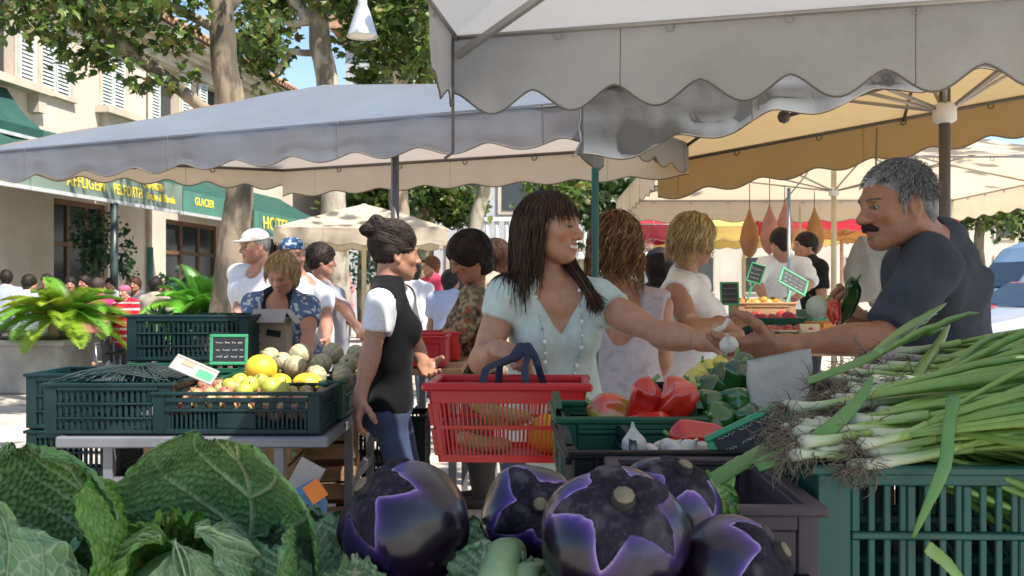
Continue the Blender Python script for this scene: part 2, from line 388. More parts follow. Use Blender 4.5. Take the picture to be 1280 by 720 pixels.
for Yp, lb in ((17.05, 'slim dark awning post beside the red striped figure'), (21.65, 'slim dark awning post next to the thick plane tree')):
    p = MB(); q = fac(Yp, 0, 0, -9.0); p.tube([q, q + (0, 0, 2.75)], .065, 10); p.box(q + (0, 0, .02), (.25, .25, .04))
    tag(p.build('awning_post', M['pole_dark']), lb, 'post')

# ------------------------------------------------------------------ far buildings
def far_block(name, label, x0, x1, y, h, m, wins, balcony=None):
    t = thing(name, label, 'building', ((x0 + x1) / 2, y, 0))
    wl = MB(); wl.box(((x0 + x1) / 2, y + 4, h / 2), (x1 - x0, 8, h)); wl.build('wall', m, t, True)
    r = MB(); r.box(((x0 + x1) / 2, y + 4, h + .25), (x1 - x0 + .8, 8.8, .5)); r.build('roof', M['roof_tile'], t, True)
    for (wx, wz) in wins:
        f = MB(); f.box((wx, y - .03, wz), (1.15, .08, 2.0)); fo = f.build('window', M['stone_trim'], t, True)
        p = MB(); p.box((wx, y - .06, wz), (.9, .06, 1.75)); p.build('pane', M['window_dark'], fo, True)
    if balcony:
        bx0, bx1, bz = balcony; b = MB()
        b.box(((bx0 + bx1) / 2, y - .5, bz - .1), (bx1 - bx0, 1.0, .2)); b.box(((bx0 + bx1) / 2, y - .9, bz + .95), (bx1 - bx0, .2, .12))
        n = int((bx1 - bx0) / .28)
        for k in range(n + 1):
            xx = bx0 + (bx1 - bx0) * k / n; b.lathe([(.05, bz), (.09, bz + .25), (.05, bz + .6), (.07, bz + .89)], 6, (xx, y - .9, 0))
        b.build('balcony', M['white_paint'], t, True)
    return t
far_block('stone_mansion', 'pale grey mansion with a white balustraded balcony behind the dark haired woman', -5, 4.6, 30, 9, M['far_wall'], [(x, z) for x in (-3.4, -1.4, .15, 1.0, 2.6) for z in (1.7, 4.5, 7.4)], (-1.3, 4.4, 2.35))
far_block('apartment_block', 'tall beige apartment block far off beyond the market canopies', 8, 40, 52, 8, M['render_wall'], [(x, z) for x in np.arange(10, 39, 2.6) for z in (2, 4.8)])

# ------------------------------------------------------------------ trees
LEAF = np.array([(0, 0, 0), (.28, .10, .02), (.5, .42, .06), (.24, .5, 0), (.16, .98, -.06), (-.0, .66, .02), (-.16, .98, -.06), (-.24, .5, 0), (-.5, .42, .06), (-.28, .10, .02)])
LEAF[:, 1] -= .1
LEAF_F = [(0, 1, 2, 3), (0, 3, 4, 5), (0, 5, 6, 7), (0, 7, 8, 9)]
def leaf_cloud(name, pts, size, cols, parent, m=None, seed=0, droop=.5):
    r = np.random.default_rng(seed); n = len(pts)
    a = r.random(n) * 6.283; el = r.normal(-.2, .6, n) - droop * .3; ro = r.normal(0, .8, n)
    fy = np.stack([np.cos(a) * np.cos(el), np.sin(a) * np.cos(el), np.sin(el)], 1)
    up = np.tile([0, 0, 1.], (n, 1)); fx = np.cross(fy, up); fx /= np.linalg.norm(fx, axis=1)[:, None] + 1e-9; fz = np.cross(fx, fy)
    fx2 = fx * np.cos(ro)[:, None] + fz * np.sin(ro)[:, None]; fz2 = np.cross(fx2, fy)
    s = size * r.uniform(.6, 1.25, n)
    V = pts[:, None] + s[:, None, None] * (LEAF[None, :, 0:1] * fx2[:, None] + LEAF[None, :, 1:2] * fy[:, None] + LEAF[None, :, 2:3] * fz2[:, None])
    base = (np.arange(n) * len(LEAF))[:, None]
    F = np.concatenate([base + np.array(f)[None] for f in LEAF_F])
    c = np.asarray(cols)[r.integers(0, len(cols), n)] * r.uniform(.75, 1.25, (n, 1))
    return raw(name, V.reshape(-1, 3), F, m or M['leaf'], parent, False, np.repeat(c, len(LEAF), 0), world=True)
GREENS = [(.05, .10, .015), (.08, .15, .02), (.13, .21, .03), (.035, .07, .012), (.20, .27, .05), (.17, .15, .03), (.10, .17, .02)]
DARKG = [(.03, .07, .012), (.05, .10, .02), (.02, .05, .01), (.08, .13, .03)]
def clumps(specs, seed):
    "specs: (centre, (rx,ry,rz), n_clumps, leaves per clump, clump radius)"
    r = np.random.default_rng(seed); out = []
    for c, R, nc, nl, cr in specs:
        for k in range(nc):
            d = r.normal(size=3); d /= np.linalg.norm(d); q = A(c) + d * np.asarray(R) * r.random() ** .45
            e = r.normal(size=(nl, 3)) * cr * np.array([1, 1, .75]); out.append(q + e)
    return np.concatenate(out)
def tree(label, base, trunks, specs, lsize, m, seed, cols=GREENS, group=None, leafname='crown', name='plane_tree'):
    t = thing(name, label, 'tree', tuple(A(base)), 0, group)
    mb = MB()
    for i, (pts, rad) in enumerate(trunks):
        pts = np.array([A(p) for p in pts]); k = len(pts); tt = np.linspace(0, k - 1, k * 6)
        q = np.stack([np.interp(tt, range(k), pts[:, j]) for j in range(3)], 1); rr = np.interp(tt, range(k), rad)
        q = q + (np.stack([fbm(q, 1.3, seed + j) for j in range(3)], 1) - .5) * rr[:, None] * .9
        rr = rr * (.9 + .25 * fbm(q, 2.5, seed + 9))
        if i == 0:
            mb = MB(); mb.tube(q, rr, 14); mb.build('trunk', m, t, True)
        else:
            mb = MB(); mb.tube(q, rr, 9); mb.build('limb', m, t, True)
    if specs: leaf_cloud(leafname, clumps(specs, seed), lsize, cols, t, seed=seed)
    return t
# thick trunk at the left of the market
Y1 = 9.6
b1 = P(284, 0, Y1); b1.z = 0
tree('thick plane tree with mottled tan bark standing between the cafe and the stalls', b1,
     [([b1 + Vector((.03, 0, 0)), P(285, 400, Y1), P(300, 230, Y1), P(287, 120, Y1), P(280, 45, Y1), P(262, -60, Y1), P(250, -260, Y1)], [.24, .165, .13, .125, .12, .11, .08]),
      ([P(290, 160, Y1), P(250, 132, Y1 - .1), P(205, 92, Y1 - .3), P(150, 52, Y1 - .5), P(120, 20, Y1 - .6), P(70, -60, Y1 - .8)], [.06, .055, .06, .06, .045, .03]),
      ([P(281, 40, Y1), P(240, 20, Y1 - .1), P(200, 0, Y1 - .3), P(150, -40, Y1 - .4)], [.06, .045, .04, .03]),
      ([P(275, 20, Y1), P(315, -30, Y1 + .2), P(360, -150, Y1 + .4)], [.07, .06, .04])],
     [(P(130, 22, Y1 - .5), (.62, .5, .34), 34, 17, .11), (P(95, 62, Y1 - .6), (.18, .3, .18), 5, 14, .07), (P(45, 25, Y1 - .7), (.30, .3, .22), 9, 14, .09), (P(228, 40, Y1 - .2), (.16, .3, .16), 6, 14, .08), (P(60, -10, Y1 - .6), (.6, .5, .3), 18, 12, .12), (P(215, -5, Y1 - .3), (.45, .5, .2), 14, 12, .1), (P(200, 105, Y1 - .4), (.12, .2, .08), 3, 8, .06), (P(178, 108, Y1 - .4), (.07, .1, .05), 2, 8, .04), (P(238, 92, Y1 - .3), (.08, .1, .06), 3, 6, .05), (P(322, 45, Y1 + 1.2), (.2, .5, .42), 14, 14, .12), (P(300, 5, Y1 + .5), (.3, .5, .2), 10, 12, .1),
      (P(135, 70, Y1 - .4), (.25, .25, .1), 6, 10, .06), (P(160, -140, Y1), (1.6, 1.2, .7), 60, 14, .22)], .105, M['bark'], 5)
Y2 = 15.5
b2 = P(414, 0, Y2); b2.z = 0
tree('pale barked forking plane tree rising behind the long grey canopy', b2,
     [([b2, P(418, 300, Y2), P(412, 120, Y2), P(402, 60, Y2), P(395, 20, Y2), P(418, -30, Y2), P(430, -160, Y2)], [.26, .2, .16, .17, .15, .11, .08]),
      ([P(396, 30, Y2), P(372, 12, Y2), P(350, -20, Y2), P(320, -110, Y2)], [.12, .10, .08, .06]),
      ([P(398, 66, Y2), P(380, 66, Y2), P(362, 64, Y2 + .2), P(345, 90, Y2 + .5)], [.06, .05, .05, .04]),
      ([P(395, 25, Y2), P(365, 30, Y2), P(335, 20, Y2)], [.07, .05, .03])],
     [(P(330, 60, Y2 + 1), (.35, .8, .55), 26, 18, .17), (P(350, 8, Y2 + .5), (.5, .8, .25), 20, 16, .17), (P(470, 40, Y2 + 1), (.6, 1, .8), 50, 15, .17), (P(525, 30, Y2 + 1), (.6, 1, .95), 46, 14, .17), (P(440, 0, Y2), (.5, .8, .3), 26, 18, .17), (P(455, 100, Y2 + 1.5), (.22, .5, .12), 8, 14, .1), (P(430, -140, Y2), (3, 2, 1.2), 130, 16, .3)], .17, M['bark_pale'], 8)
Y3 = 21.0
for i, (u, lb) in enumerate(((497, 'tan plane tree trunk beyond the small cream parasol'), (530, 'twin stemmed plane tree high behind the white canopy corner'))):
    b3 = P(u, 0, Y3 + i * 2); b3.z = 0; Y = Y3 + i * 2
    tree(lb, b3, [([b3, P(u + 2, 300, Y), P(u, 160, Y), P(u - 4 + 12 * i, 60, Y), P(u - 10 + 20 * i, -60, Y)], [.25, .2, .19, .16, .12]), ([P(u, 120, Y), P(u + 20, 60, Y), P(u + 30, -40, Y)], [.12, .1, .07])],
         [(P(u + 15, 40, Y + 1), (1.0, 1.2, 1.2), 60, 18, .24)] + ([(P(560, 250, Y), (.7, .8, .45), 26, 18, .2), (P(700, 230, 24), (.8, .8, .5), 26, 18, .2)] if i else []), .2, M['bark'], 20 + i)
b4 = P(598, 0, 22); b4.z = 0
tree('leaning pale plane tree in front of the grey mansion', b4, [([b4, P(590, 300, 22), P(605, 240, 22), P(612, 180, 22)], [.2, .16, .14, .1])],
     [(P(572, 258, 23.5), (.55, .6, .45), 46, 18, .17), (P(535, 250, 23), (.5, .6, .4), 36, 16, .17)], .17, M['bark_pale'], 31, DARKG)
for i, (u, v, Y, R, lb) in enumerate(((455, 250, 26, (1.0, 1, .5), 'low leafy tree behind the small cream parasol'), (745, 252, 27, (1.5, 1.2, .9), 'dark green tree behind the curly haired woman'),
                                  (830, 240, 30, (1.6, 1.2, 1.2), 'green tree behind the red parasol'), (1225, 262, 34, (1.9, 1.5, .7), 'rounded tree beyond the blue van'), (1290, 258, 36, (1.9, 1.5, .9), 'wide green tree by the right edge beyond the cars'), (1120, 250, 40, (3, 1.5, 1.1), 'tree far behind the working man'))):
    bb = P(u, 0, Y); bb.z = 0
    tree(lb, bb, [([bb, P(u, v + 10, Y), P(u + 3, v - 20, Y)], [.2, .15, .1])], [(P(u, v, Y), R, 70, 18, .28)], .26, M['bark'], 40 + i, GREENS if i != 1 else DARKG, name='street_tree')
# an unseen tree right of the stalls, added to dapple the square
b5 = Vector((7.6, 4.2, 0))
tree('unseen plane tree added right of the stalls to dapple the square with shade', b5, [([b5, b5 + Vector((0, 0, 4)), b5 + Vector((-.3, .2, 7))], [.28, .22, .15]), ([b5 + Vector((0, 0, 4.5)), (4.5, 5, 7), (2, 5.6, 8)], [.14, .1, .06]), ([b5 + Vector((0, 0, 5)), (5.5, 7.5, 7.5), (3, 9, 8.2)], [.12, .09, .05])],
     [((2.4, 5.6, 8), (2.4, 2.2, .8), 60, 9, .35), ((3, 9, 8.3), (2.6, 2, .8), 50, 9, .35), ((6, 5, 8), (2, 2, 1), 40, 9, .35)], .24, M['bark_pale'], 77)

# ------------------------------------------------------------------ sago palms and pots
def palm_crown(name, c, n, L, parent, seed, lw=.035, cols=((.16, .30, .03), (.09, .22, .03), (.26, .36, .05)), up=.9):
    r = np.random.default_rng(seed); mb = MB()
    for i in range(n):
        az = i * 2.39996 + r.normal(0, .15); e = .15 + up * (1 - i / n) + r.normal(0, .08); l = L * r.uniform(.8, 1.1) * (.75 + .25 * i / n)
        p = A(c).copy(); d = np.array([math.cos(az) * math.cos(e), math.sin(az) * math.cos(e), math.sin(e)]); pts = [p.copy()]; K = 22
        for k in range(K):
            p = p + d * l / K; d = unit(d + np.array([0, 0, -.045 - .03 * r.random()])); pts.append(p.copy())
        pts = np.array(pts); cc = np.asarray(cols[r.integers(0, len(cols))]) * r.uniform(.8, 1.2)
        mb.tube(pts, np.linspace(.012, .003, K + 1), 4, cc * .8 + (.05, .04, 0))
        T = np.gradient(pts, axis=0)
        for k in range(2, K + 1):
            t = unit(T[k]); s = unit(np.cross(t, (0, 0, 1))); nn = np.cross(s, t); w = math.sin(math.pi * min(1, (k / K) * .86 + .12)) ** .6 * .27 * l
            for sg in (-1, 1):
                for h in (0, .5):
                    o = pts[k] - t * h * l / K; tip = o + unit(s * sg + t * .65 + nn * .38) * w; wd = t * lw * .5
                    mb.add([o - wd, o + wd, (o + tip) / 2 + wd * .95 + nn * .01, tip, (o + tip) / 2 - wd * .95 + nn * .01], [(0, 1, 2, 4), (4, 2, 3)], cc * r.uniform(.8, 1.2))
    return mb.build(name, M['frond'], parent, True)
t = thing('potted_palm', 'bright yellow green sago palm in a square grey concrete planter', 'plant', (-6.02, 12.6, 0))
mb = MB(); mb.box((-6.02, 12.6, .31), (1.12, 1.0, .62), None, None, 0, .03, .92); mb.box((-6.02, 12.6, .63), (1.2, 1.08, .07), None, None, 0, .02); mb.build('planter', M['concrete'], t, True)
mb = MB(); mb.box((-6.02, 12.6, .672), (1.02, .9, .02)); mb.build('soil', M['soil'], t, True)
mb = MB(); mb.lathe([(.16, .68), (.19, .8), (.15, .92), (.05, .97)], 10, (-5.6, 12.5, 0)); mb.build('trunk', M['bark'], t, True)
palm_crown('fronds', (-5.6, 12.45, .90), 38, 1.02, t, 3, .020, ((.26, .42, .03), (.14, .32, .03), (.38, .46, .05)))
t = thing('potted_palm', 'upright green palm in a dark pot in front of the plane tree', 'plant', (-3.55, 11.4, 0))
mb = MB(); mb.lathe([(.22, 0), (.3, .5), (.33, .95), (.36, 1.0), (.3, 1.0), (.28, .93), (0, .93)], 20, (-3.55, 11.4, 0)); mb.build('planter', M['black_plastic'], t, True)
palm_crown('fronds', (-3.5, 11.35, .95), 34, .9, t, 9, .018, ((.12, .36, .03), (.18, .42, .03), (.08, .26, .03)), 1.15)
for i, (u, v, Y, R, n, lb) in enumerate(((118, 300, 18.1, (.32, .3, .75), 46, 'dark bushy potted tree before the cafe doorway'), (158, 320, 18.6, (.12, .2, .6), 16, 'slim climbing shrub against the sunlit cafe wall'), (222, 362, 14.5, (.3, .3, .22), 18, 'low grey green potted shrub among the cafe tables'), (478, 330, 17, (.7, .5, .5), 30, 'leafy bush under the small cream parasol'))):
    c = P(u, v, Y); t = thing('potted_shrub', lb, 'plant', (c.x, c.y, 0))
    mb = MB(); mb.lathe([(.16, 0), (.24, .42), (.26, .45), (.22, .45), (0, .42)], 16, (c.x, c.y, 0)); mb.build('pot', M['concrete'], t, True)
    mb = MB(); mb.tube([(c.x, c.y, .4), (c.x + .03, c.y, c.z)], .03, 6); mb.build('stem', M['bark'], t, True)
    leaf_cloud('foliage', clumps([(c, R, n, 14, .1)], 60 + i), .1, [(.02, .06, .03), (.03, .09, .05), (.05, .11, .04)], t, seed=60 + i)

# ------------------------------------------------------------------ street lamp hanging over the square
c = P(453, 30, 10.5); t = thing('hanging_lamp', 'grey bell shaped lamp hanging from a cable in front of the foliage', 'lamp', tuple(c))
mb = MB(); mb.lathe([(.02, .34), (.045, .33), (.05, .2), (.075, .14), (.12, .0), (.155, -.12), (.165, -.135), (.15, -.13), (.11, .0), (.03, .14)], 24, c); mb.build('lamp_shade', M['lamp_metal'], t, True)
mb = MB(); mb.lathe([(0, -.10), (.145, -.11), (.13, -.125), (0, -.145)], 20, c); mb.build('lens', M['lamp_white'], t, True)
mb = MB(); mb.tube([c + Vector((0, 0, .33)), c + Vector((0, 0, 1.3)), c + Vector((.02, 0, 2.2))], .03, 6); mb.tube([c + Vector((-4, 3, 2.5)), c + Vector((.02, 0, 2.2)), c + Vector((5, -3, 2.5))], .008, 5); mb.build('cable', M['pole_dark'], t, True)

# ------------------------------------------------------------------ cafe furniture
def chair(x, y, rz):
    t = thing('cafe_chair', 'black woven cafe chair with a bright tubular frame on the terrace', 'chair', (x, y, 0), rz, 'cafe chairs on the terrace')
    mb = MB(); mb.lathe([(0, .44), (.2, .44), (.215, .455), (.2, .475), (0, .48)], 18); mb.build('seat', M['wicker'], t)
    a = np.linspace(0, math.pi, 15); mb = MB(); G = []
    for k in range(5):
        z = .60 + .075 * k; G.append([(.21 * math.cos(q) * (1 - .07 * k) , -.17 - .06 * math.sin(q) - .02 * k, z + .05 * math.sin(q)) for q in a])
    mb.grid(G); mb.grid([[(p[0], p[1] - .014, p[2]) for p in r_][::-1] for r_ in G]); mb.build('backrest', M['wicker'], t)
    mb = MB(); mb.tube([(-.22, -.16, .46)] + [(.225 * math.cos(q), -.20 - .03 * math.sin(q), .62 + .36 * math.sin(q)) for q in a[::-1]] + [(.22, -.16, .46)], .012, 6); mb.build('back_frame', M['chrome'], t)
    for sx in (-1, 1):
        for sy in (-1, 1):
            mb = MB(); mb.tube([(sx * .16, sy * .16, .45), (sx * .2, sy * .21, 0)], .012, 6); mb.build('leg', M['chrome'], t)
    return t
def cafe_table(x, y, lb):
    t = thing('cafe_table', lb, 'table', (x, y, 0))
    mb = MB(); mb.lathe([(0, .72), (.33, .72), (.34, .735), (.33, .75), (0, .75)], 24); mb.build('tabletop', M['table_top'], t)
    mb = MB(); mb.tube([(0, 0, .02), (0, 0, .72)], .03, 8); mb.lathe([(.2, 0), (.2, .02), (.05, .05)], 16); mb.build('pedestal', M['chrome'], t)
cafe_table(-5.6, 15.2, 'round cafe table behind the bright palm'); cafe_table(-4.35, 13.6, 'round cafe table by the red striped figure'); cafe_table(-3.2, 14.3, 'round cafe table left of the plane tree')
for x, y, rz in ((-5.02, 12.9, 2.6), (-4.62, 12.75, 3.5), (-4.9, 14.6, .5), (-3.4, 13.7, 2.8), (-3.75, 14.9, .6), (-6.4, 15.1, -1.5), (-6.9, 14.6, 2.9), (-5.8, 16, .2), (-4.2, 15.6, 1.2)): chair(x, y, rz)

# ------------------------------------------------------------------ vehicles far right
mat('van_blue', (.15, .24, .33), .3, .15, 2, coat=.6); mat('car_red', (.50, .05, .03), .3, .15, 2, coat=.6); mat('car_silver', (.6, .61, .62), .3, .1, 2, metal=.4, coat=.5); mat('glass_dark', (.03, .045, .06), .08, .2, 2, spec=.9); mat('tyre', (.02, .02, .02), .85, .2, 8); mat('lamp_red', (.5, .02, .02), .2, .1, 3)
def loft(mb, secs, m=0):
    mb.grid(secs, None, m, True)
    mb.add(secs[0], [tuple(range(len(secs[0])))], None, m); mb.add(secs[-1], [tuple(range(len(secs[-1])))[::-1]], None, m)
def car(name, label, loc, rz, L, W, prof, m, glass, wheel_x, wr, cat):
    "prof: list of (x, z_low, z_high, half width low, half width high) along the length"
    t = thing(name, label, cat, loc, rz)
    mb = MB(); secs = []
    for x, zl, zh, wl, wh in prof:
        s = []
        for (yy, zz) in ((-wl, zl), (-W / 2, zl + .12), (-W / 2, min(zh, .9)), (-wh, zh - .05), (-wh + .12, zh), (wh - .12, zh), (wh, zh - .05), (W / 2, min(zh, .9)), (W / 2, zl + .12), (wl, zl)): s.append((x, yy, zz))
        secs.append(s)
    loft(mb, secs); mb.build('body', m, t)
    for k, g in enumerate(glass):
        mb = MB(); mb.add(g, [(0, 1, 2, 3)]); mb.build('window', M['glass_dark'], t)
    for x in wheel_x:
        for s in (-1, 1):
            mb = MB(); mb.lathe([(wr * .6, -.1), (wr, -.09), (wr, .09), (wr * .6, .1)], 20, (x, s * (W / 2 - .08), wr), frame((0, 1, 0))); wo_ = mb.build('wheel', M['tyre'], t)
            mb = MB(); mb.lathe([(0, -.105), (wr * .6, -.1), (wr * .6, .1), (0, .105)], 14, (x, s * (W / 2 - .08), wr), frame((0, 1, 0))); mb.build('rim', M['chrome'], wo_)
    for s in (-1, 1):
        for (x, mm, nm) in ((-L / 2 + .01, M['lamp_white'], 'headlight'), (L / 2 - .01, M['lamp_red'], 'tail_light')):
            mb = MB(); mb.box((x, s * (W / 2 - .28), .75), (.06, .28, .16), None, None, 0, .02); mb.build(nm, mm, t)
    for s in (-1, 1): mb = MB(); mb.box((s * (L / 2 + .02), 0, .42), (.12, W - .1, .2), None, None, 0, .04); mb.build('bumper', M['black_plastic'], t)
    return t
vp = [(-2.6, .45, .95, .8, .75), (-2.5, .35, 1.15, .9, .82), (-1.9, .3, 1.3, .9, .85), (-1.2, .3, 2.2, .9, .80), (-.8, .3, 2.35, .9, .80), (2.4, .3, 2.35, .9, .80), (2.55, .4, 2.25, .9, .78)]
e = .012
car('parked_van', 'tall blue van parked in the sun beyond the man in grey', (12.6, 22.5, 0), math.radians(8), 5.2, 1.95, vp, M['van_blue'],
    [[(-1.1, s * (.975 + e), 1.25), (-.1, s * (.975 + e), 1.25), (-.1, s * (.86 + e), 1.98), (-.85, s * (.86 + e), 1.98)][::s] for s in (-1, 1)] + [[(.1, s * (.975 + e), 1.25), (1.9, s * (.975 + e), 1.25), (1.9, s * (.86 + e), 1.98), (.1, s * (.86 + e), 1.98)][::s] for s in (-1, 1)] + [[(-1.92, .75, 1.34), (-1.92, -.75, 1.34), (-1.24, -.7, 2.12), (-1.24, .7, 2.12)]], (-1.7, 1.6), .34, 'van')
cp = [(-2.05, .4, .62, .7, .7), (-1.95, .25, .75, .82, .78), (-1.0, .22, .95, .82, .75), (-.3, .22, 1.42, .82, .6), (.9, .22, 1.44, .82, .6), (1.7, .22, 1.0, .82, .7), (1.98, .25, .9, .82, .75), (2.05, .4, .7, .7, .7)]
cg = [[(-.75, s * (.86), .95), (1.35, s * (.86), .98), (.85, s * (.70), 1.34), (-.22, s * (.70), 1.34)][::s] for s in (-1, 1)] + [[(-.95, .66, 1.0), (-.95, -.66, 1.0), (-.34, -.52, 1.40), (-.34, .52, 1.40)]]
car('parked_car', 'red car parked in front of the blue van', (10.2, 19.3, 0), math.radians(6), 4.1, 1.7, cp, M['car_red'], cg, (-1.25, 1.25), .3, 'car')
car('parked_car', 'silver white car nearest on the sunlit road right of the man', (9.3, 16.6, 0), math.radians(6), 4.1, 1.7, cp, M['car_silver'], cg, (-1.25, 1.25), .3, 'car')
# ------------------------------------------------------------------ market canopies
mat('cloth_white', (.45, .45, .44), .8, .14, 1.6, bump=.004, bscale=9, transl=.32, tcol=(.55, .53, .50), dirt=.42)
mat('cloth_top', (.42, .42, .41), .8, .14, 1.6, bump=.004, bscale=9, transl=.45, tcol=(.40, .39, .38), dirt=.35)
mat('cloth_grey', (.155, .17, .19), .8, .25, 2.0, bump=.006, bscale=9, transl=.2, tcol=(.4, .38, .35), dirt=.5)
mat('cloth_blue', (.185, .235, .295), .75, .15, 1.6, bump=.004, bscale=8, transl=.4, tcol=(.58, .48, .40), dirt=.28)
mat('cloth_tan', (.45, .34, .20), .85, .25, 1.4, bump=.004, bscale=9, transl=.4, tcol=(.55, .38, .18), dirt=.45)
mat('cloth_ochre', (.26, .165, .075), .85, .3, 2.0, bump=.004, bscale=9, transl=.48, tcol=(.62, .37, .13), dirt=.55)
mat('cloth_cream', (.66, .58, .45), .85, .14, 1.4, bump=.004, bscale=9, transl=.42, tcol=(.82, .67, .46), dirt=.2)
mat('cloth_red', (.55, .03, .05), .8, .2, 2, transl=.35, tcol=(.8, .05, .06)); mat('cloth_yellow', (.70, .52, .16), .8, .15, 2, transl=.4)
mat('cloth_red_dark', (.25, .02, .03), .8, .2, 2, transl=.3)
mat('trim', (.17, .15, .12), .8, .3, 6)
mat('rib_metal', (.42, .40, .37), .4, .2, 5, metal=.6); mat('rib_dark', (.10, .095, .09), .45, .3, 5, metal=.3); mat('pole_tan', (.55, .47, .33), .5, .2, 5)
def valance(mb, tm, a, b, h, sc=.32, amp=.055, seed=0, wave=.025, h2=None, lean=0.0, phase=0.0):
    a, b = A(a), A(b); L = np.linalg.norm(b - a); n = max(24, int(L / .022)); d = (b - a) / L
    nn = unit(np.cross(d, (0, 0, 1))); G = []; K = 9
    q = np.linspace(0, 1, n); s = q * L
    hh = h + (h2 - h) * q if h2 is not None else h + 0 * q
    drop = hh - amp * np.abs(np.sin(math.pi * s / sc + phase)) ** 1.6 * -1 - amp
    top = a + (b - a) * q[:, None]
    wv = (fbm(top, 2.4, seed) - .5) * 2 * wave + (fbm(top, 7, seed + 5) - .5) * wave
    wv2 = (fbm(top + 3, 1.1, seed + 2) - .5) * .05
    for k in range(K + 1):
        t = k / K; G.append(top - np.outer(t * drop, (0, 0, 1)) + np.outer((wv * t ** .8 + lean * t) + (fbm(top - np.array([0, 0, t]), 5, seed + 8) - .5) * wave * .7 * t, nn) + np.outer(wv2 * t * .5, (0, 0, 1)))
    mb.grid(G); tm.tube(G[-1], .0035, 5)
    for j in range(int(.45 / L * n) + seed % 9, n - 3, max(8, int(.95 / L * n))): tm.tube([g[j] + nn * .001 for g in G], .0014, 4)
    return nn
def sheet(mb, a, b, c, d, sag=.03, seed=0, n=18):
    "quad a b (eave) to d c (ridge)"
    a, b, c, d = map(A, (a, b, c, d)); G = []
    for s in np.linspace(0, 1, n):
        q = np.linspace(0, 1, n)[:, None]
        p = (a * (1 - q) + b * q) * (1 - s) + (d * (1 - q) + c * q) * s
        p[:, 2] -= sag * math.sin(math.pi * s) * np.sin(math.pi * q[:, 0]) + ((fbm(p, 1.8, seed) - .5) * .09 + (fbm(p * np.array([3, 3, 1]), 2.2, seed + 4) - .5) * .03) * math.sin(math.pi * s)
        G.append(p)
    mb.grid(G)
def canopy(label, eave, ridge, roof, vals, pole, pm, ribs=True, hub=None, name='market_canopy', pole_r=.024, rm='rib_dark', group=None, rails=True, foot=True, sca=1.0):
    if sca != 1.0:
        q = lambda p: np.array([0, 0, CH]) + (A(p) - np.array([0, 0, CH])) * sca
        eave = [q(e) for e in eave]; ridge = [q(e) for e in ridge]; pole = A(pole) * (sca, sca, 1); hub = CH + (hub - CH) * sca if hub else None
        vals = [(e, h * sca, m, dict(kw, sc=kw.get('sc', .32) * sca, amp=kw.get('amp', .055) * sca, **({'h2': kw['h2'] * sca} if 'h2' in kw else {}))) for e, h, m, kw in vals]
    """eave: 4 corners (order round), ridge: 1 or 2 points, vals: list of (edge index, height, material, kwargs)"""
    cx = sum((A(e) for e in eave), 0) / 4; px = A(pole) if pole is not None else cx
    t = thing(name, label, 'canopy', (px[0], px[1], 0), 0, group)
    rp = [A(r) for r in ridge]; r0, r1 = rp[0], rp[-1]; E = [A(e) for e in eave]
    mb = MB()
    if len(rp) == 2:
        sheet(mb, E[0], E[1], r1, r0, .05, 1); sheet(mb, E[1], E[2], r1, r1, .04, 2); sheet(mb, E[2], E[3], r0, r1, .05, 3); sheet(mb, E[3], E[0], r0, r0, .04, 4)
    else:
        for k in range(4): sheet(mb, E[k], E[(k + 1) % 4], r0, r0, .04, k)
    mb.build('roof_sheet', M[roof], t, True)
    for k, (ed, h, m, kw) in enumerate(vals):
        a, b = E[ed], E[(ed + 1) % 4]; f0, f1 = kw.pop('span', (0, 1)); a, b = a + (b - a) * f0, a + (b - a) * f1
        v, tm = MB(), MB(); valance(v, tm, a, b, h, seed=ed * 7 + int(abs(px[0]) * 10), **kw); vo = v.build('valance', M[m], t, True); tm.build('trim', M['trim'], vo, True)
    if rails:
        for k in range(4):
            rb = MB(); o = np.array([0, 0, -.012]); c0 = (cx - (E[k] + E[(k + 1) % 4]) / 2) * .01; rb.tube([E[k] + o + c0, E[(k + 1) % 4] + o + c0], .009, 6)
            n = int(np.linalg.norm(E[k] - E[(k + 1) % 4]) / .38)
            for j in range(1, n):
                p = E[k] + (E[(k + 1) % 4] - E[k]) * j / n + o + c0; a = np.linspace(0, 6.283, 9); dd = unit(E[(k + 1) % 4] - E[k])
                rb.tube([p + np.array([0, 0, -.016]) + .014 * (math.cos(q) * dd + math.sin(q) * np.array([0, 0, 1])) for q in a], .003, 4)
            rb.build('edge_rail', M[rm], t, True)
    if pole is not None:
        p = MB(); zt = r0[2] if len(rp) == 1 else E[0][2] - .02; p.tube([(px[0], px[1], 0), (px[0], px[1], zt)], pole_r, 10)
        if foot: p.box((px[0], px[1], .03), (.45, .45, .06))
        p.build('pole', M[pm], t, True)
    if ribs and pole is not None:
        hz = hub if hub else r0[2] - .55; hb = MB(); hb.lathe([(pole_r + .004, hz - .05), (pole_r + .022, hz - .04), (pole_r + .022, hz + .02), (pole_r + .004, hz + .03)], 12, (px[0], px[1], 0)); hb.build('hub', M['white_paint'], t, True)
        for k in range(8):
            e = E[k // 2] if k % 2 == 0 else (E[k // 2] + E[(k // 2 + 1) % 4]) / 2
            top = np.array([px[0], px[1], r0[2] - .03]); rb = MB(); mid = top + (e - top) * .55 + (0, 0, -.045); rb.tube([top, mid, e + (0, 0, -.02)], .0085, 6); ro = rb.build('rib', M[rm], t, True)
            sb = MB(); sb.tube([np.array([px[0], px[1], hz]) + (e - top) * np.array([.012, .012, 0]), mid], .008, 6); sb.build('strut', M['rib_metal'], ro, True)
    return t, E, rp

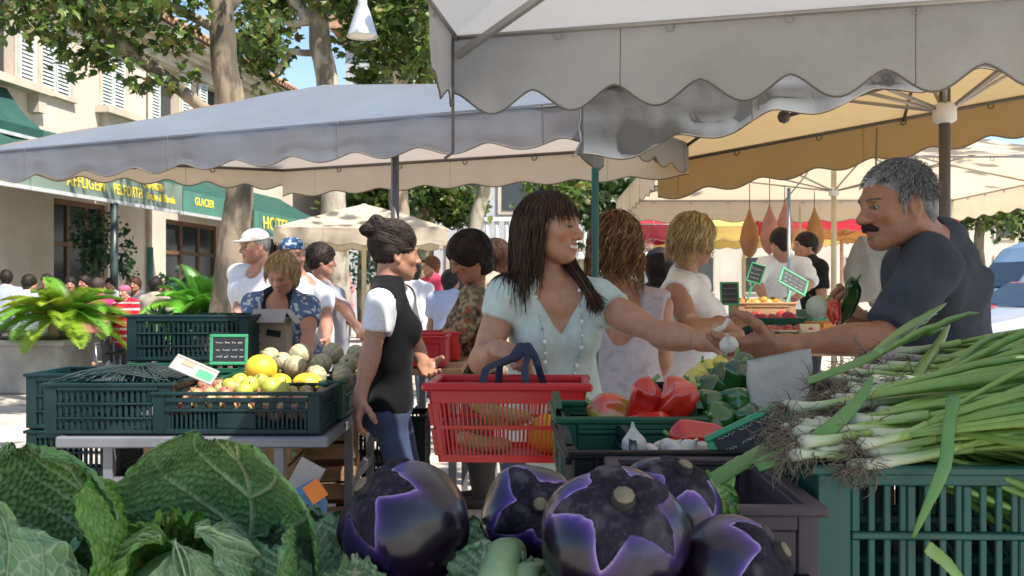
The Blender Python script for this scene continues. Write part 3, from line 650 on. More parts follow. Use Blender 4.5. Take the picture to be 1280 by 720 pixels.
# B: white canopy over our own stall; its far edge hangs across the top of the picture
B = [Vector((-.21, 3.57, 2.2)), Vector((2.75, 2.72, 2.2)), Vector((2.35, -.2, 2.2)), Vector((-.62, .35, 2.2))]
tb, _, _ = canopy('white canopy with deep scalloped valance hanging over the front stall', B, [Vector((1.1, 1.6, 2.75))], 'cloth_top',
    [(0, .285, 'cloth_white', dict(sc=.29, amp=.08, wave=.02)), (3, .27, 'cloth_white', dict(sc=.33, amp=.06, span=(.87, 1), wave=.05)), (1, .27, 'cloth_white', dict(sc=.33))], Vector((2.5, 1.2, 0)), 'rib_metal', ribs=False, rm='rib_metal')
mb = MB(); mb.bar(B[0] + Vector((.015, -.03, -.08)), B[0] + Vector((.55, -.5, .17)), .022); mb.build('brace', M['rib_metal'], tb, True)
mb = MB(); mb.tube([B[0] + Vector((.0, -.02, .02)), B[0] + Vector((.0, -.02, -.42)), B[0] + Vector((-.03, -.02, -.44))], .006, 5); mb.build('corner_strap', M['trim'], tb, True)

# C: long grey blue canopy over the left stalls
cd = np.array([.905, -.425, 0]); NR = np.array([.33, 4.8, 2.2]); NL = NR - 4.5 * cd; cn = np.array([.425, .905, 0])
Cc = [NL, NR, NR + 1.95 * cn + np.array([0, 0, .05]), NR + 1.95 * cn - 3.3 * cd + np.array([0, 0, .05])]
canopy('long grey blue canopy with scalloped edge spanning the left fruit stall', Cc, [P(405, 106, 6.55), P(650, 104, 5.95)], 'cloth_blue',
       [(0, .215, 'cloth_blue', dict(sc=.4, amp=.045)), (1, .2, 'cloth_blue', dict(sc=.4, amp=.045)), (2, .23, 'cloth_cream', dict(sc=.4, amp=.03)), (3, .16, 'cloth_cream', dict(sc=.3, amp=.04))], NR - 1.08 * cd + .06 * cn, 'rib_dark', ribs=False, pole_r=.018, sca=.79)
# A: tan canopy the stallholder stands under
Ac = [P(729, 112, 4.54), Vector((3.3, 3.75, 2.72)), Vector((4.1, 6.2, 2.67)), P(822, 203, 6.8)]
ta, Ea, _ = canopy('tan canopy with dark scalloped trim over the moustached man', Ac, [Vector((2.12, 4.9, 3.02))], 'cloth_tan',
       [(0, .36, 'cloth_grey', dict(sc=.42, amp=.06, wave=.10, h2=.30)), (1, .28, 'cloth_ochre', dict()), (2, .27, 'cloth_ochre', dict(sc=.36, amp=.045)), (3, .34, 'cloth_grey', dict(sc=.42, amp=.06, wave=.10, span=(.8, 1)))], Vector((2.12, 4.9, 0)), 'rib_dark', hub=2.17, pole_r=.022, sca=.79)
mb = MB(); a, b = P(980, 146, 3.5), P(1152, 96, 3.6); mb.tube([a, b], .008, 6); mb.lathe([(0, -.024), (.017, -.017), (.024, 0), (.017, .017), (0, .024)], 14, a); mb.tube([P(1002, 139, 3.51), P(1003, 128, 3.51)], .006, 5); mb.build('tension_rod', M['rib_dark'], ta, True)
# E: bright cream umbrella behind
ec = Vector((2.88, 8.95, 0))
def sq(c, h, ang, z): return [Vector((c.x + h * 1.414 * math.cos(ang + k * math.pi / 2), c.y + h * 1.414 * math.sin(ang + k * math.pi / 2), z)) for k in range(4)]
canopy('bright cream square parasol behind the stallholder', sq(ec, 1.8, .76, 2.25), [Vector((ec.x, ec.y, 2.72))], 'cloth_cream', [(k, .24, 'cloth_cream', dict(sc=.36, amp=.03)) for k in (0, 1, 3)], ec, 'pole_tan', hub=2.17, name='parasol', rm='rib_metal')
# D: small cream parasol far left of centre
dc = P(455, 300, 12.6)
canopy('small cream parasol with pale wooden pole behind the updo woman', sq(dc, 1.0, .9, 2.0), [Vector((dc.x, dc.y, 2.36))], 'cloth_cream', [(k, .2, 'cloth_cream', dict(sc=.3, amp=.03)) for k in range(4)], dc, 'pole_tan', hub=1.95, name='parasol', rm='pole_tan', pole_r=.03)
# far coloured parasols
for (u, Y, h, z, zt, roof, vm, lb) in ((812, 13.0, .62, 2.1, 2.42, 'cloth_red', 'cloth_red_dark', 'bright red parasol behind the blonde woman'), (1052, 14.5, 1.2, 2.28, 2.6, 'cloth_red', 'cloth_red', 'red market parasol beside the cream parasol pole'), (930, 16.0, 1.5, 2.2, 2.6, 'cloth_yellow', 'cloth_yellow', 'yellow parasol over the far stalls')):
    c = P(u, 300, Y)
    canopy(lb, sq(c, h, .75, z), [Vector((c.x, c.y, zt))], roof, [(k, .22, vm, dict(sc=.3, amp=.03)) for k in range(4)], c, 'pole_tan', name='parasol', rm='rib_metal')
# slim poles standing among the stalls
for (u, Y, zt, m, lb) in ((744, 3.5, 1.72, 'pole_green', 'slim green pole standing behind the outstretched arm'), (986, 7.0, 2.0, 'rib_metal', 'thin grey pole left of the tan parasol pole'), (1000, 9.6, 2.1, 'pole_tan', 'thin pole by the hanging pink bags')):
    if m not in M: mat('pole_green', (.03, .12, .10), .45, .2, 5)
    c = P(u, 300, Y); p = MB(); p.tube([(c.x, c.y, 0), (c.x, c.y, zt)], .013, 8); p.box((c.x, c.y, .02), (.2, .2, .04)); tag(p.build('canopy_pole', M[m]), lb, 'pole')
# ------------------------------------------------------------------ tables and crates
mat('plastic_dkgreen', (.005, .024, .027), .45, .3, 5, dirt=.08, rnd=.12, spec=.25); mat('plastic_green', (.012, .085, .045), .42, .25, 5, dirt=.1, rnd=.1, spec=.3); mat('plastic_black', (.006, .006, .007), .5, .3, 5, dirt=.12, spec=.25)
mat('plastic_mauve', (.075, .055, .062), .5, .2, 5, dirt=.3, spec=.3); mat('plastic_seagreen', (.014, .085, .068), .45, .22, 6, bump=.0008, dirt=.22)
mat('plastic_red', (.50, .014, .018), .3, .12, 5); mat('table_metal', (.20, .205, .225), .42, .2, 7, metal=.35, dirt=.2); mat('wood_crate', (.42, .25, .13), .8, .35, 3, bump=.002, bscale=30, stretch=(1, 8, 8)); mat('cardboard', (.36, .26, .17), .85, .2, 4)
mat('card_grey', (.34, .32, .29), .85, .2, 5); mat('paper_white', (.46, .435, .39), .8, .12, 9, bump=.006, bscale=14); mat('net', (.015, .03, .03), .6, .3, 20); mat('chalkboard', (.02, .022, .026), .6, .3, 8); mat('chalk', (.6, .6, .55), .8, .2, 20); mat('board_green', (.05, .32, .14), .45, .2, 8)
mat('strap_blue', (.012, .022, .06), .6, .25, 12)
def wall_panel(mb, a, b, h, rows, z0=0.0, th=.012, dip=None):
    "an upright vented wall from a to b; rows: (z0 frac, z1 frac, kind, pitch)"
    a, b = A(a), A(b); d = b - a; L = np.linalg.norm(d); d = d / L; n = np.cross(d, (0, 0, 1)); R = np.stack([d, n, np.array([0, 0, 1.])], 1)
    def bx(s0, s1, za, zb, t=th, o=0): mb.box(a + d * (s0 + s1) / 2 + np.array([0, 0, z0 + (za + zb) / 2]) + n * o, (s1 - s0, t, zb - za), R, None, 0, min(.002, t / 4))
    post = min(.045, L * .12); bx(0, post, 0, h); bx(L - post, L, 0, h)
    for (f0, f1, kind, pitch) in rows:
        za, zb = f0 * h, f1 * h
        if dip and f1 > .93: pass
        s0, s1 = post + .0005, L - post - .0005
        if kind == 'bar': bx(s0, s1, za, zb, th * 1.35)
        elif kind == 'solid': bx(s0, s1, za, zb, th * .7)
        elif kind == 'slits':
            k = max(2, int((s1 - s0) / pitch)); wd = (s1 - s0) / k
            for j in range(k): bx(s0 + wd * j + wd * .28, s0 + wd * j + wd * .82, za, zb, th * .55)
        elif kind == 'panes':
            k = max(1, round((s1 - s0) / pitch)); wd = (s1 - s0) / k
            for j in range(k):
                bx(s0 + wd * j, s0 + wd * j + .012, za, zb, th * .9)
                m = max(2, int((wd - .012) / .0165)); w2 = (wd - .012) / m
                for i in range(m): bx(s0 + wd * j + .012 + w2 * i + w2 * .55, s0 + wd * j + .012 + w2 * (i + 1), za, zb, th * .5)
            bx(s1 - .008, s1, za, zb, th * .9)
        elif kind == 'diag':
            k = max(4, int((s1 - s0) / pitch))
            for j in range(k):
                x = s0 + (s1 - s0) * (j + .5) / k; dx = (zb - za) * .55 * (1 if j < k / 2 else -1)
                xa, xb = np.clip([x - dx / 2, x + dx / 2], s0, s1); mb.bar(a + d * xa + np.array([0, 0, z0 + za]), a + d * xb + np.array([0, 0, z0 + zb]), .006, .007, n)
        elif kind == 'label':
            m0 = (s0 + s1) / 2; bx(m0 - pitch / 2, m0 + pitch / 2, za, zb, th * 1.1)
DEEP = [(0, .07, 'bar', 0), (.07, .30, 'slits', .022), (.30, .34, 'bar', 0), (.34, .60, 'slits', .022), (.60, .64, 'bar', 0), (.64, .9, 'slits', .022), (.9, 1, 'bar', 0)]
SHALLOW = [(0, .12, 'bar', 0), (.12, .56, 'slits', .017), (.14, .52, 'label', .14), (.56, .64, 'bar', 0), (.64, .8, 'slits', .05), (.8, .92, 'bar', 0)]
BIG = [(0, .06, 'bar', 0), (.06, .30, 'diag', .03), (.30, .36, 'bar', 0), (.36, .62, 'panes', .075), (.62, .66, 'bar', 0), (.66, .93, 'panes', .075), (.93, 1, 'bar', 0)]
RIB = [(0, .2, 'solid', 0), (.2, .26, 'bar', 0), (.26, .9, 'solid', 0), (.2, .88, 'slits', .07), (.9, 1, 'bar', 0)]
SLOT = [(0, .12, 'bar', 0), (.12, .8, 'solid', 0), (.45, .7, 'slits', .02), (.88, 1, 'bar', 0), (.8, .88, 'bar', 0)]
def crate(label, loc, rz, w, d, h, m, rows=DEEP, group=None, name='plastic_crate', ends=0.0, sides=None):
    t = thing(name, label, 'crate', loc, rz, group)
    for k, (a, b, hh) in enumerate((((-w / 2, -d / 2), (w / 2, -d / 2), h), ((w / 2, d / 2), (-w / 2, d / 2), h), ((w / 2 - .006, -d / 2 + .007), (w / 2 - .006, d / 2 - .007), h), ((-w / 2 + .006, d / 2 - .007), (-w / 2 + .006, -d / 2 + .007), h))):
        mb = MB(); wall_panel(mb, (a[0], a[1], 0), (b[0], b[1], 0), hh, (sides or rows) if k > 1 else rows, .006); mb.build('side_panel', M[m], t)
    mb = MB(); mb.box((0, 0, .004), (w - .016, d - .016, .007)); mb.build('base', M[m], t)
    mb = MB(); r = .011
    for a, b in (((-w / 2, -d / 2), (w / 2, -d / 2)), ((w / 2, d / 2), (-w / 2, d / 2)), ((w / 2, -d / 2), (w / 2, d / 2)), ((-w / 2, d / 2), (-w / 2, -d / 2))):
        n_ = unit(np.array([-(b[1] - a[1]), b[0] - a[0], 0])); sh = unit(np.array([b[0] - a[0], b[1] - a[1], 0])) * (r if abs(b[0] - a[0]) > abs(b[1] - a[1]) else -r - .0005)
        mb.box(((a[0] + b[0]) / 2, (a[1] + b[1]) / 2, h + .0095), (abs(b[0] - a[0]) + (2 * r if a[1] == b[1] else -2 * r - .001) if a[1] == b[1] else 2 * r, 2 * r if a[1] == b[1] else abs(b[1] - a[1]) - 2 * r - .001, .013), None, None, 0, .003)
    mb.build('rim', M[m], t)
    if ends:
        for sx in (-1, 1):
            mb = MB(); y = np.linspace(-d / 2 + .02, d / 2 - .02, 15); pr = [(sx * w / 2, q, h + .017 + ends * (1 - abs(2 * q / d) ** 4)) for q in y]; lo = [(sx * w / 2, q, h + .017) for q in y]
            th = np.array([.006, 0, 0]); mb.grid([[A(p) - th for p in lo], [A(p) - th for p in pr], [A(p) + th for p in pr], [A(p) + th for p in lo]], smooth=False); mb.build('handle', M[m], t)
    return t
# left table
TZ = .752
lt = thing('metal_table', 'low grey metal table carrying the melon and fruit crates', 'table', (-1.18, 4.5, 0))
x0, x1, y0, y1 = -1.67, -.695, 3.7, 5.35
mb = MB(); mb.box(((x0 + x1) / 2, (y0 + y1) / 2, TZ - .012), (x1 - x0 - .06, y1 - y0 - .06, .018)); mb.build('tabletop', M['table_metal'], lt, True)
mb = MB(); h = .042
for a, b in (((x0, y0), (x1, y0)), ((x0, y1), (x1, y1))): mb.box(((a[0] + b[0]) / 2, a[1], TZ - h / 2 - .001), (x1 - x0 + .03, .03, h), None, None, 0, .006)
for x in (x0, x1): mb.box((x, (y0 + y1) / 2, TZ - h / 2 - .001), (.03, y1 - y0 - .032, h), None, None, 0, .006)
mb.build('edge_frame', M['table_metal'], lt, True)
for x, y in ((-1.505, 3.74), (-.868, 3.74), (-.71, 5.0), (-1.6, 5.0), (-.71, 4.35)):
    mb = MB(); mb.box((x, y, (TZ - .045) / 2), (.035, .035, TZ - .045)); mb.build('leg', M['table_metal'], lt, True)
mb = MB(); mb.box((-1.187, 3.74, .565), (.6, .028, .06)); mb.build('stretcher', M['table_metal'], lt, True); mb = MB(); mb.box((-.71, 4.68, .45), (.028, .6, .04)); mb.build('stretcher', M['table_metal'], lt, True)
# crates around the table
crate('dark green vented crate on the table corner closed with netting', (-1.505, 3.945, TZ), 0, .47, .44, .178, 'plastic_dkgreen', DEEP)
nt_ = MB()
for k in range(11):
    q = k / 10 * 2 - 1
    for s in (1, -1):
        a = np.array([-1.505 + q * .22, 3.945 - .21 * s, TZ + .2]); b = np.array([-1.505 - q * .22 * .3 + .0, 3.945 + .21 * s, TZ + .2]); mid = (a + b) / 2 + (0, 0, .03 + .012 * s); nt_.tube([a, (a + mid) / 2 + (0, 0, .006), mid, (b + mid) / 2 + (0, 0, .006), b], .0035, 4)
    nt_.tube([(-1.725, 3.75 + k * .04, TZ + .2), (-1.5, 3.75 + k * .04, TZ + .235), (-1.29, 3.75 + k * .04, TZ + .2)], .003, 4)
tag(nt_.build('netting', M['net']), 'dark netting stretched over the corner crate', 'netting')
st = []
for k in range(4): st.append(crate(('lowest', 'second lowest', 'third', 'topmost')[k] + ' dark crate in the floor stack left of the metal table', (-1.835, 4.36, .004 + k * .236), .0, .37, .40, .216, 'plastic_dkgreen', DEEP, 'dark crates stacked on the ground'))
for k in range(2): crate(('lower', 'upper')[k] + ' dark crate standing under the metal table', (-1.45, 4.25, .004 + k * .25), .0, .42, .4, .225, 'plastic_dkgreen', DEEP, 'dark crates under the table')
cu_ = crate('green crate carrying the leaf filled crate at the back of the table', (-1.50, 4.85, TZ), 0, .55, .42, .185, 'plastic_green', SHALLOW)
crate('dark crate of green leaves topmost at the back of the table', (-1.51, 4.85, TZ + .207), .03, .56, .42, .20, 'plastic_dkgreen', DEEP)
leaf_bits = clumps([((-1.51, 4.85, TZ + .385), (.24, .17, .03), 24, 9, .02)], 90)
lo = leaf_cloud('salad_leaves', leaf_bits, .07, [(.08, .16, .04), (.05, .12, .03)], None, seed=90); tag(lo, 'loose green salad leaves heaped in the topmost back crate', 'salad', kind='stuff')
crate('dark green fruit crate of peaches at the table front edge', (-1.025, 3.905, TZ), 0, .62, .37, .145, 'plastic_dkgreen', SHALLOW)
crate('bright green crate of melons behind the peach crate', (-.975, 4.36, TZ), 0, .55, .46, .15, 'plastic_green', SHALLOW)
crate('small grey green stand box against the melon crate', (-1.28, 4.36, TZ), .0, .05, .4, .16, 'plastic_dkgreen', SLOT) if False else None
# price card frames
def price_board(label, c, w, h, yaw, tilt, roll=0, frame_m='board_green', face='chalkboard', lines=(), stick=False, chalk=True):
    t = thing('price_board', label, 'sign', tuple(c)); t.rotation_euler = Euler((tilt, roll, yaw), 'XYZ')
    f = .055 * w + .004; mb = MB()
    mb.box((0, 0, h / 2 - f / 2), (w, .008, f), None, None, 0, .002); mb.box((0, 0, -h / 2 + f / 2), (w, .008, f), None, None, 0, .002)
    for s in (-1, 1): mb.box((s * (w / 2 - f / 2), 0, 0), (f, .008, h - 2 * f - .0005), None, None, 0, .002)
    mb.build('frame', M[frame_m], t)
    mb = MB(); mb.box((0, .001, 0), (w - 2 * f + .002, .004, h - 2 * f + .002)); mb.build('panel', M[face], t)
    for (txt, x, z, sz) in lines:
        cu = bpy.data.curves.new('writing', 'FONT'); cu.body = txt; cu.size = sz; cu.extrude = .0004; to = bpy.data.objects.new('w', cu); C.objects.link(to); bpy.context.view_layer.update()
        me = bpy.data.meshes.new_from_object(to.evaluated_get(bpy.context.evaluated_depsgraph_get())); bpy.data.objects.remove(to); me.materials.clear(); me.materials.append(M['chalk'])
        for vv in me.vertices: p = vv.co.copy(); vv.co = (x + p.x, -.0022 - p.z, z + p.y)
        put(bpy.data.objects.new('writing', me), t)
    if face == 'chalkboard' and chalk:
        r_ = np.random.default_rng(int(w * 1e4) + len(label)); mb = MB()
        for z in (.22, -.02, -.24):
            x = -w / 2 + f + .08 * w
            while x < w / 2 - f - .12 * w:
                l = w * r_.uniform(.08, .2); a_ = np.linspace(x, min(x + l, w / 2 - f - .03 * w), 8); mb.tube([(q, -.0016, z * h + .05 * h * math.sin(i * 2.3 + z * 9) * r_.uniform(.3, 1)) for i, q in enumerate(a_)], .006 * w, 4); x += l + w * .06
        mb.build('chalk_marks', M['chalk'], t)
    if stick:
        mb = MB(); mb.box((0, .006, -h / 2 - .04), (.012, .004, .14)); mb.build('spike', M[frame_m], t)
    return t
price_board('upright green framed price board behind the peach crate', P(286, 437, 4.08), .155, .125, 0, -.1, 0, 'board_green', 'chalkboard', [])
pcard = price_board('price card leaning flat over the peaches and netted crate', P(243, 462, 3.78), .17, .085, .1, -.95, .42, 'card_grey', 'card_grey', [])
mb = MB(); mb.box((.045, -.0025, -.012), (.06, .003, .045)); mb.build('green_print', M['board_green'], pcard); mb = MB(); mb.box((-.03, -.0025, .012), (.045, .003, .025)); mb.build('photo_print', M['cardboard'], pcard)
# cardboard box
t = thing('cardboard_box', 'worn brown cardboard box before the blonde woman in navy', 'box', tuple(P(341, 446, 4.95)))
mb = MB(); mb.box((0, 0, .1), (.165, .13, .185)); mb.build('body', M['cardboard'], t); mb = MB(); mb.box((.02, -.068, .12), (.07, .004, .03), rot('Y', .15)); mb.build('hand_hole', M['plastic_black'], t)
mb = MB(); mb.box((0, -.09, .205), (.165, .1, .004), rot('X', .7)); mb.box((.1, 0, .2), (.09, .13, .004), rot('Y', .9)); mb.build('flap', M['card_grey'], t)
# wooden crates under the table
def wood_crate(label, loc, rz, w, d, h, group=None):
    t = thing('wooden_crate', label, 'crate', loc, rz, group); n = 2
    for sy in (-1, 1):
        mb = MB()
        for k in range(n): mb.box((0, sy * d / 2, h * (k + .5) / n), (w, .008, h / n - .015))
        mb.build('side_panel', M['wood_crate'], t)
    for sx in (-1, 1):
        mb = MB()
        for k in range(n): mb.box((sx * (w / 2 - .006), 0, h * (k + .5) / n), (.01, d - .018, h / n - .012))
        mb.build('end_panel', M['wood_crate'], t)
        for sy in (-1, 1): mb = MB(); mb.box((sx * (w / 2 - .025), sy * (d / 2 - .018), h / 2 + .01), (.025, .025, h + .03)); mb.build('corner_post', M['wood_crate'], t)
    mb = MB()
    for k in range(5): mb.box((0, -d / 2 + d * (k + .5) / 5, .004), (w - .02, d / 5 - .01, .006))
    mb.build('base', M['wood_crate'], t)
    return t
for k, (x, y, z) in enumerate(((-1.15, 4.05, .0), (-1.15, 4.05, .178), (-1.15, 4.05, .356), (-1.15, 4.05, .534), (-.86, 4.62, .0), (-.86, 4.62, .178), (-.86, 4.62, .356), (-.86, 4.62, .534))):
    wood_crate(('bottom', 'second lowest', 'second highest', 'top')[k % 4] + (' wooden crate of the front stack under the metal table', ' wooden crate of the rear stack under the metal table')[k // 4], (x, y, z + .002), .02 * k, .56 if k < 4 else .3, .36, .155, 'wooden crates under the table')
mat('courgette_pale', (.32, .42, .32), .5, .25, 10)
for k in range(9):
    mb = MB(); x = -1.36 + .055 * k; y = 3.93 + .03 * (k % 3); z = .44 + .0 * k if k < 5 else .44
    a = np.array([x, y - .06, .534 + .115 + .018 * (k % 2)]); dd = np.array([.07, .05 * math.sin(k * 2.), .0]); s = np.linspace(-1, 1, 9)
    mb.tube([a + dd * q + (0, 0, .004 * math.sin(q * 3)) for q in s], .03 * np.sqrt(np.clip(1 - s ** 2 * .93, .02, 1)), 10); tag(mb.build('pale_squash', M['courgette_pale']), 'pale green squash lying in the wooden crate under the table', 'vegetable', 'pale squashes under the table')
# blue and orange carton under the table's corner
mat('carton_blue', (.08, .2, .36), .6, .2, 8); mat('carton_orange', (.75, .20, .03), .6, .15, 8)
t = thing('crushed_carton', 'crushed blue and orange carton at the table foot', 'carton', tuple(P(385, 625, 3.3)))
mb = MB(); mb.box((-.02, .03, -.02), (.12, .08, .10), rot('Y', -.5) @ rot('X', .3)); mb.build('body', M['carton_blue'], t); mb = MB(); mb.box((.03, -.03, .035), (.055, .02, .065), rot('Y', -.6)); mb.build('flap', M['carton_orange'], t); mb = MB(); mb.box((-.02, .05, .06), (.09, .01, .12), rot('Y', .5)); mb.build('side_flap', M['card_grey'], t)
wood_crate('wooden crate on the ground holding the crushed carton', (P(385, 625, 3.3).x, 3.35, P(385, 625, 3.3).z - .23), .2, .36, .3, .15)
wood_crate('empty wooden crate standing under the carton crate', (P(385, 625, 3.3).x, 3.35, .0), -.1, .4, .34, .30)
crate('black vented crate on the ground behind the updo woman', (-.72, 5.6, .004), .1, .5, .36, .3, 'plastic_black', DEEP); crate('black crate stacked above another behind the updo woman', (-.72, 5.6, .33), .0, .5, .36, .26, 'plastic_black', DEEP)

# ------------------------------------------------------------------ fruit on the left table
mat('melon_rind', (1, 1, 1), .6, .2, 40, bump=.0015, bscale=120, attr=True); mat('melon_yellow', (.80, .50, .03), .45, .12, 12, bump=.001, bscale=60); mat('fruit', (1, 1, 1), .4, .2, 15, attr=True, rnd=.15); mat('stalk', (.16, .15, .06), .7, .3, 20)
def sphere_grid(nu=28, nv=18):
    th = np.linspace(0, 2 * math.pi, nu, endpoint=False); ph = np.linspace(-math.pi / 2, math.pi / 2, nv)
    return np.meshgrid(th, ph)
def melon(loc, r, seed, label, group):
    T, Ph = sphere_grid(40, 22); rib = np.abs(np.cos(T * 5)) ; rr = r * (1 - .035 * (1 - rib) ** 4 * np.cos(Ph)) * (1 + .02 * np.sin(Ph))
    V = np.stack([rr * np.cos(Ph) * np.cos(T), rr * np.cos(Ph) * np.sin(T), rr * .95 * np.sin(Ph)], -1)
    c0, c1 = np.array([.50, .42, .25]), np.array([.28, .29, .14]); g_ = ((1 - rib) ** 3)[..., None]; n = fbm(V, 90, seed)[..., None]
    col = c0 * (1 - g_) + c1 * g_; col = col * (.75 + .5 * n)
    R = np.array(Euler((seed * 1.3 % 1.2 + .5, seed * .7 % 1 - .5, seed * 2.1), 'XYZ').to_matrix()); mb = MB(); mb.grid(V @ R.T, col, closed=True)
    o = mb.build('cantaloupe_melon', M['melon_rind']); o.location = loc; tag(o, label, 'melon', group)
    s = MB(); s.tube([R @ np.array([0, 0, .9 * r]), R @ np.array([.004, 0, 1.06 * r])], [.008, .005], 6); s.build('stalk', M['stalk'], o)
for k, (u, v, Y, r) in enumerate(((369, 459, 4.3, .052), (402, 455, 4.35, .047), (353, 453, 4.42, .046), (416, 442, 4.5, .05), (375, 444, 4.5, .053), (436, 455, 4.32, .044), (445, 443, 4.5, .044), (338, 447, 4.55, .047), (395, 470, 4.22, .046), (428, 470, 4.25, .046))):
    melon(P(u, v, Y), r, k + 1, 'ribbed tan green cantaloupe heaped in the melon crate', 'cantaloupes heaped in the melon crate')
def ymelon(u, v, Y, r, lb, sq=.9, seed=0):
    T, Ph = sphere_grid(); V = np.stack([r * np.cos(Ph) * np.cos(T), r * np.cos(Ph) * np.sin(T), r * sq * np.sin(Ph)], -1); V *= (1 + .03 * (fbm(V, 18, seed) - .5))[..., None]; mb = MB(); mb.grid(V, closed=True); o = mb.build('yellow_melon', M['melon_yellow']); o.location = P(u, v, Y); tag(o, lb, 'melon'); s = MB(); s.tube([(0, 0, r * sq * .98), (.006, -.006, r * sq + .014)], [.007, .005], 6); s.build('stalk', M['stalk'], o)
ymelon(326, 461, 4.1, .066, 'large round yellow melon standing highest beside the cantaloupes'); ymelon(349, 478, 4.12, .05, 'yellow melon half hidden right of the large yellow one', .75, 2); ymelon(384, 479, 4.15, .062, 'flattened yellow melon nearest the cantaloupes', .7, 3)
ymelon(318, 474, 4.2, .05, 'yellow melon tucked behind the pears', .8, 4)
def fruit(name, loc, r, c0, c1, label, group, seed, cat, pear=0.0):
    T, Ph = sphere_grid(18, 12); rr = r * (1 - .10 * np.exp(-((Ph - 1.57) / .35) ** 2)); st = 1 + pear * np.clip(np.sin(Ph), 0, 1) ** 2
    w_ = 1 - pear * .45 * np.clip(np.sin(Ph), 0, 1) ** 1.5
    V = np.stack([rr * w_ * np.cos(Ph) * np.cos(T), rr * w_ * np.cos(Ph) * np.sin(T), rr * st * .95 * np.sin(Ph)], -1)
    f = np.clip((fbm(V + seed, 14, seed) - .38) * 4, 0, 1)[..., None]; col = np.array(c0) * (1 - f) + np.array(c1) * f
    R = np.array(Euler((seed * .9 % 1.4 - .7, seed * .6 % 1.2 - .6, seed), 'XYZ').to_matrix()); mb = MB(); mb.grid(V @ R.T, col, closed=True); o = mb.build(name, M['fruit']); o.location = loc; tag(o, label, cat, group)
    s = MB(); s.tube([R @ np.array([0, 0, r * .82 * (1 + pear)]), R @ np.array([.004, 0, r * (1.2 + pear)])], [.003, .002], 5); s.build('stalk', M['stalk'], o)
k = 0
for iy in range(5):
    for ix in range(10):
        x = -1.29 + ix * .058 + .02 * (iy % 2) + rng.uniform(-.008, .008); y = 3.765 + iy * .065; k += 1
        if x > -.75: continue
        hump = .035 * math.exp(-((ix - 2.5) / 3) ** 2)
        fruit('peach', (x, y, TZ + .075 + hump + .012 * iy + rng.uniform(-.006, .006)), .030, (.42, .36, .14), (.42, .14, .10), 'pink and yellow green peach heaped in the front crate', 'peaches in the front crate', k, 'fruit')
for j, (u, v, Y) in enumerate(((299, 478, 3.98), (312, 482, 3.94), (326, 478, 3.98), (338, 484, 3.95), (288, 484, 3.96), (352, 489, 3.94), (305, 490, 3.9))):
    fruit('pear', P(u, v, Y), .036, (.45, .44, .06), (.38, .42, .07), 'yellow green pear between the peaches and melons', 'pears between the peaches and melons', 60 + j, 'fruit', .25)
# white slip lying on the crate
# ------------------------------------------------------------------ people: one implicit surface per body
def rcone(a, b, ra, rb):
    a, b = A(a), A(b); ab = b - a; L2 = ab @ ab + 1e-12
    def f(X):
        t = np.clip(((X - a) @ ab) / L2, 0, 1); d = X - (a + t[..., None] * ab)
        return np.sqrt((d * d).sum(-1)) - (ra + (rb - ra) * t)
    m = max(ra, rb); f.lo = np.minimum(a, b) - m; f.hi = np.maximum(a, b) + m; return f
def ell(c, R, r):
    "ellipsoid with axes the columns of R"
    c = A(c); R = np.asarray(R, float); r = np.asarray(r, float)
    def f(X):
        q = ((X - c) @ R) / r; k = np.sqrt((q * q).sum(-1)) + 1e-9; k2 = np.sqrt(((q / r) ** 2).sum(-1)) + 1e-9
        return k * (k - 1) / k2
    m = np.abs(R) @ r; f.lo = c - m; f.hi = c + m; return f
def rbox(c, R, h, rad):
    c = A(c); R = np.asarray(R, float); h = np.asarray(h, float) - rad
    def f(X):
        q = np.abs((X - c) @ R) - h; return np.sqrt((np.maximum(q, 0) ** 2).sum(-1)) + np.minimum(q.max(-1), 0) - rad
    m = np.abs(R) @ (h + rad); f.lo = c - m; f.hi = c + m; return f
def flat_end(g, p, n):
    "the part of g before the plane at p"
    p = A(p); n = unit(n)
    def f(X): return np.maximum(g(X), (X - p) @ n)
    f.lo, f.hi = g.lo, g.hi; return f
def dia(c, R, rx, ry, rz):
    "a diamond prism: cuts a V neck"
    c = A(c); R = np.asarray(R, float)
    def f(X):
        q = np.abs((X - c) @ R); return np.maximum((q[..., 0] / rx + q[..., 2] / rz - 1) * min(rx, rz) * .72, q[..., 1] - ry)
    m = np.abs(R) @ np.array([rx, ry, rz]); f.lo = c - m; f.hi = c + m; return f
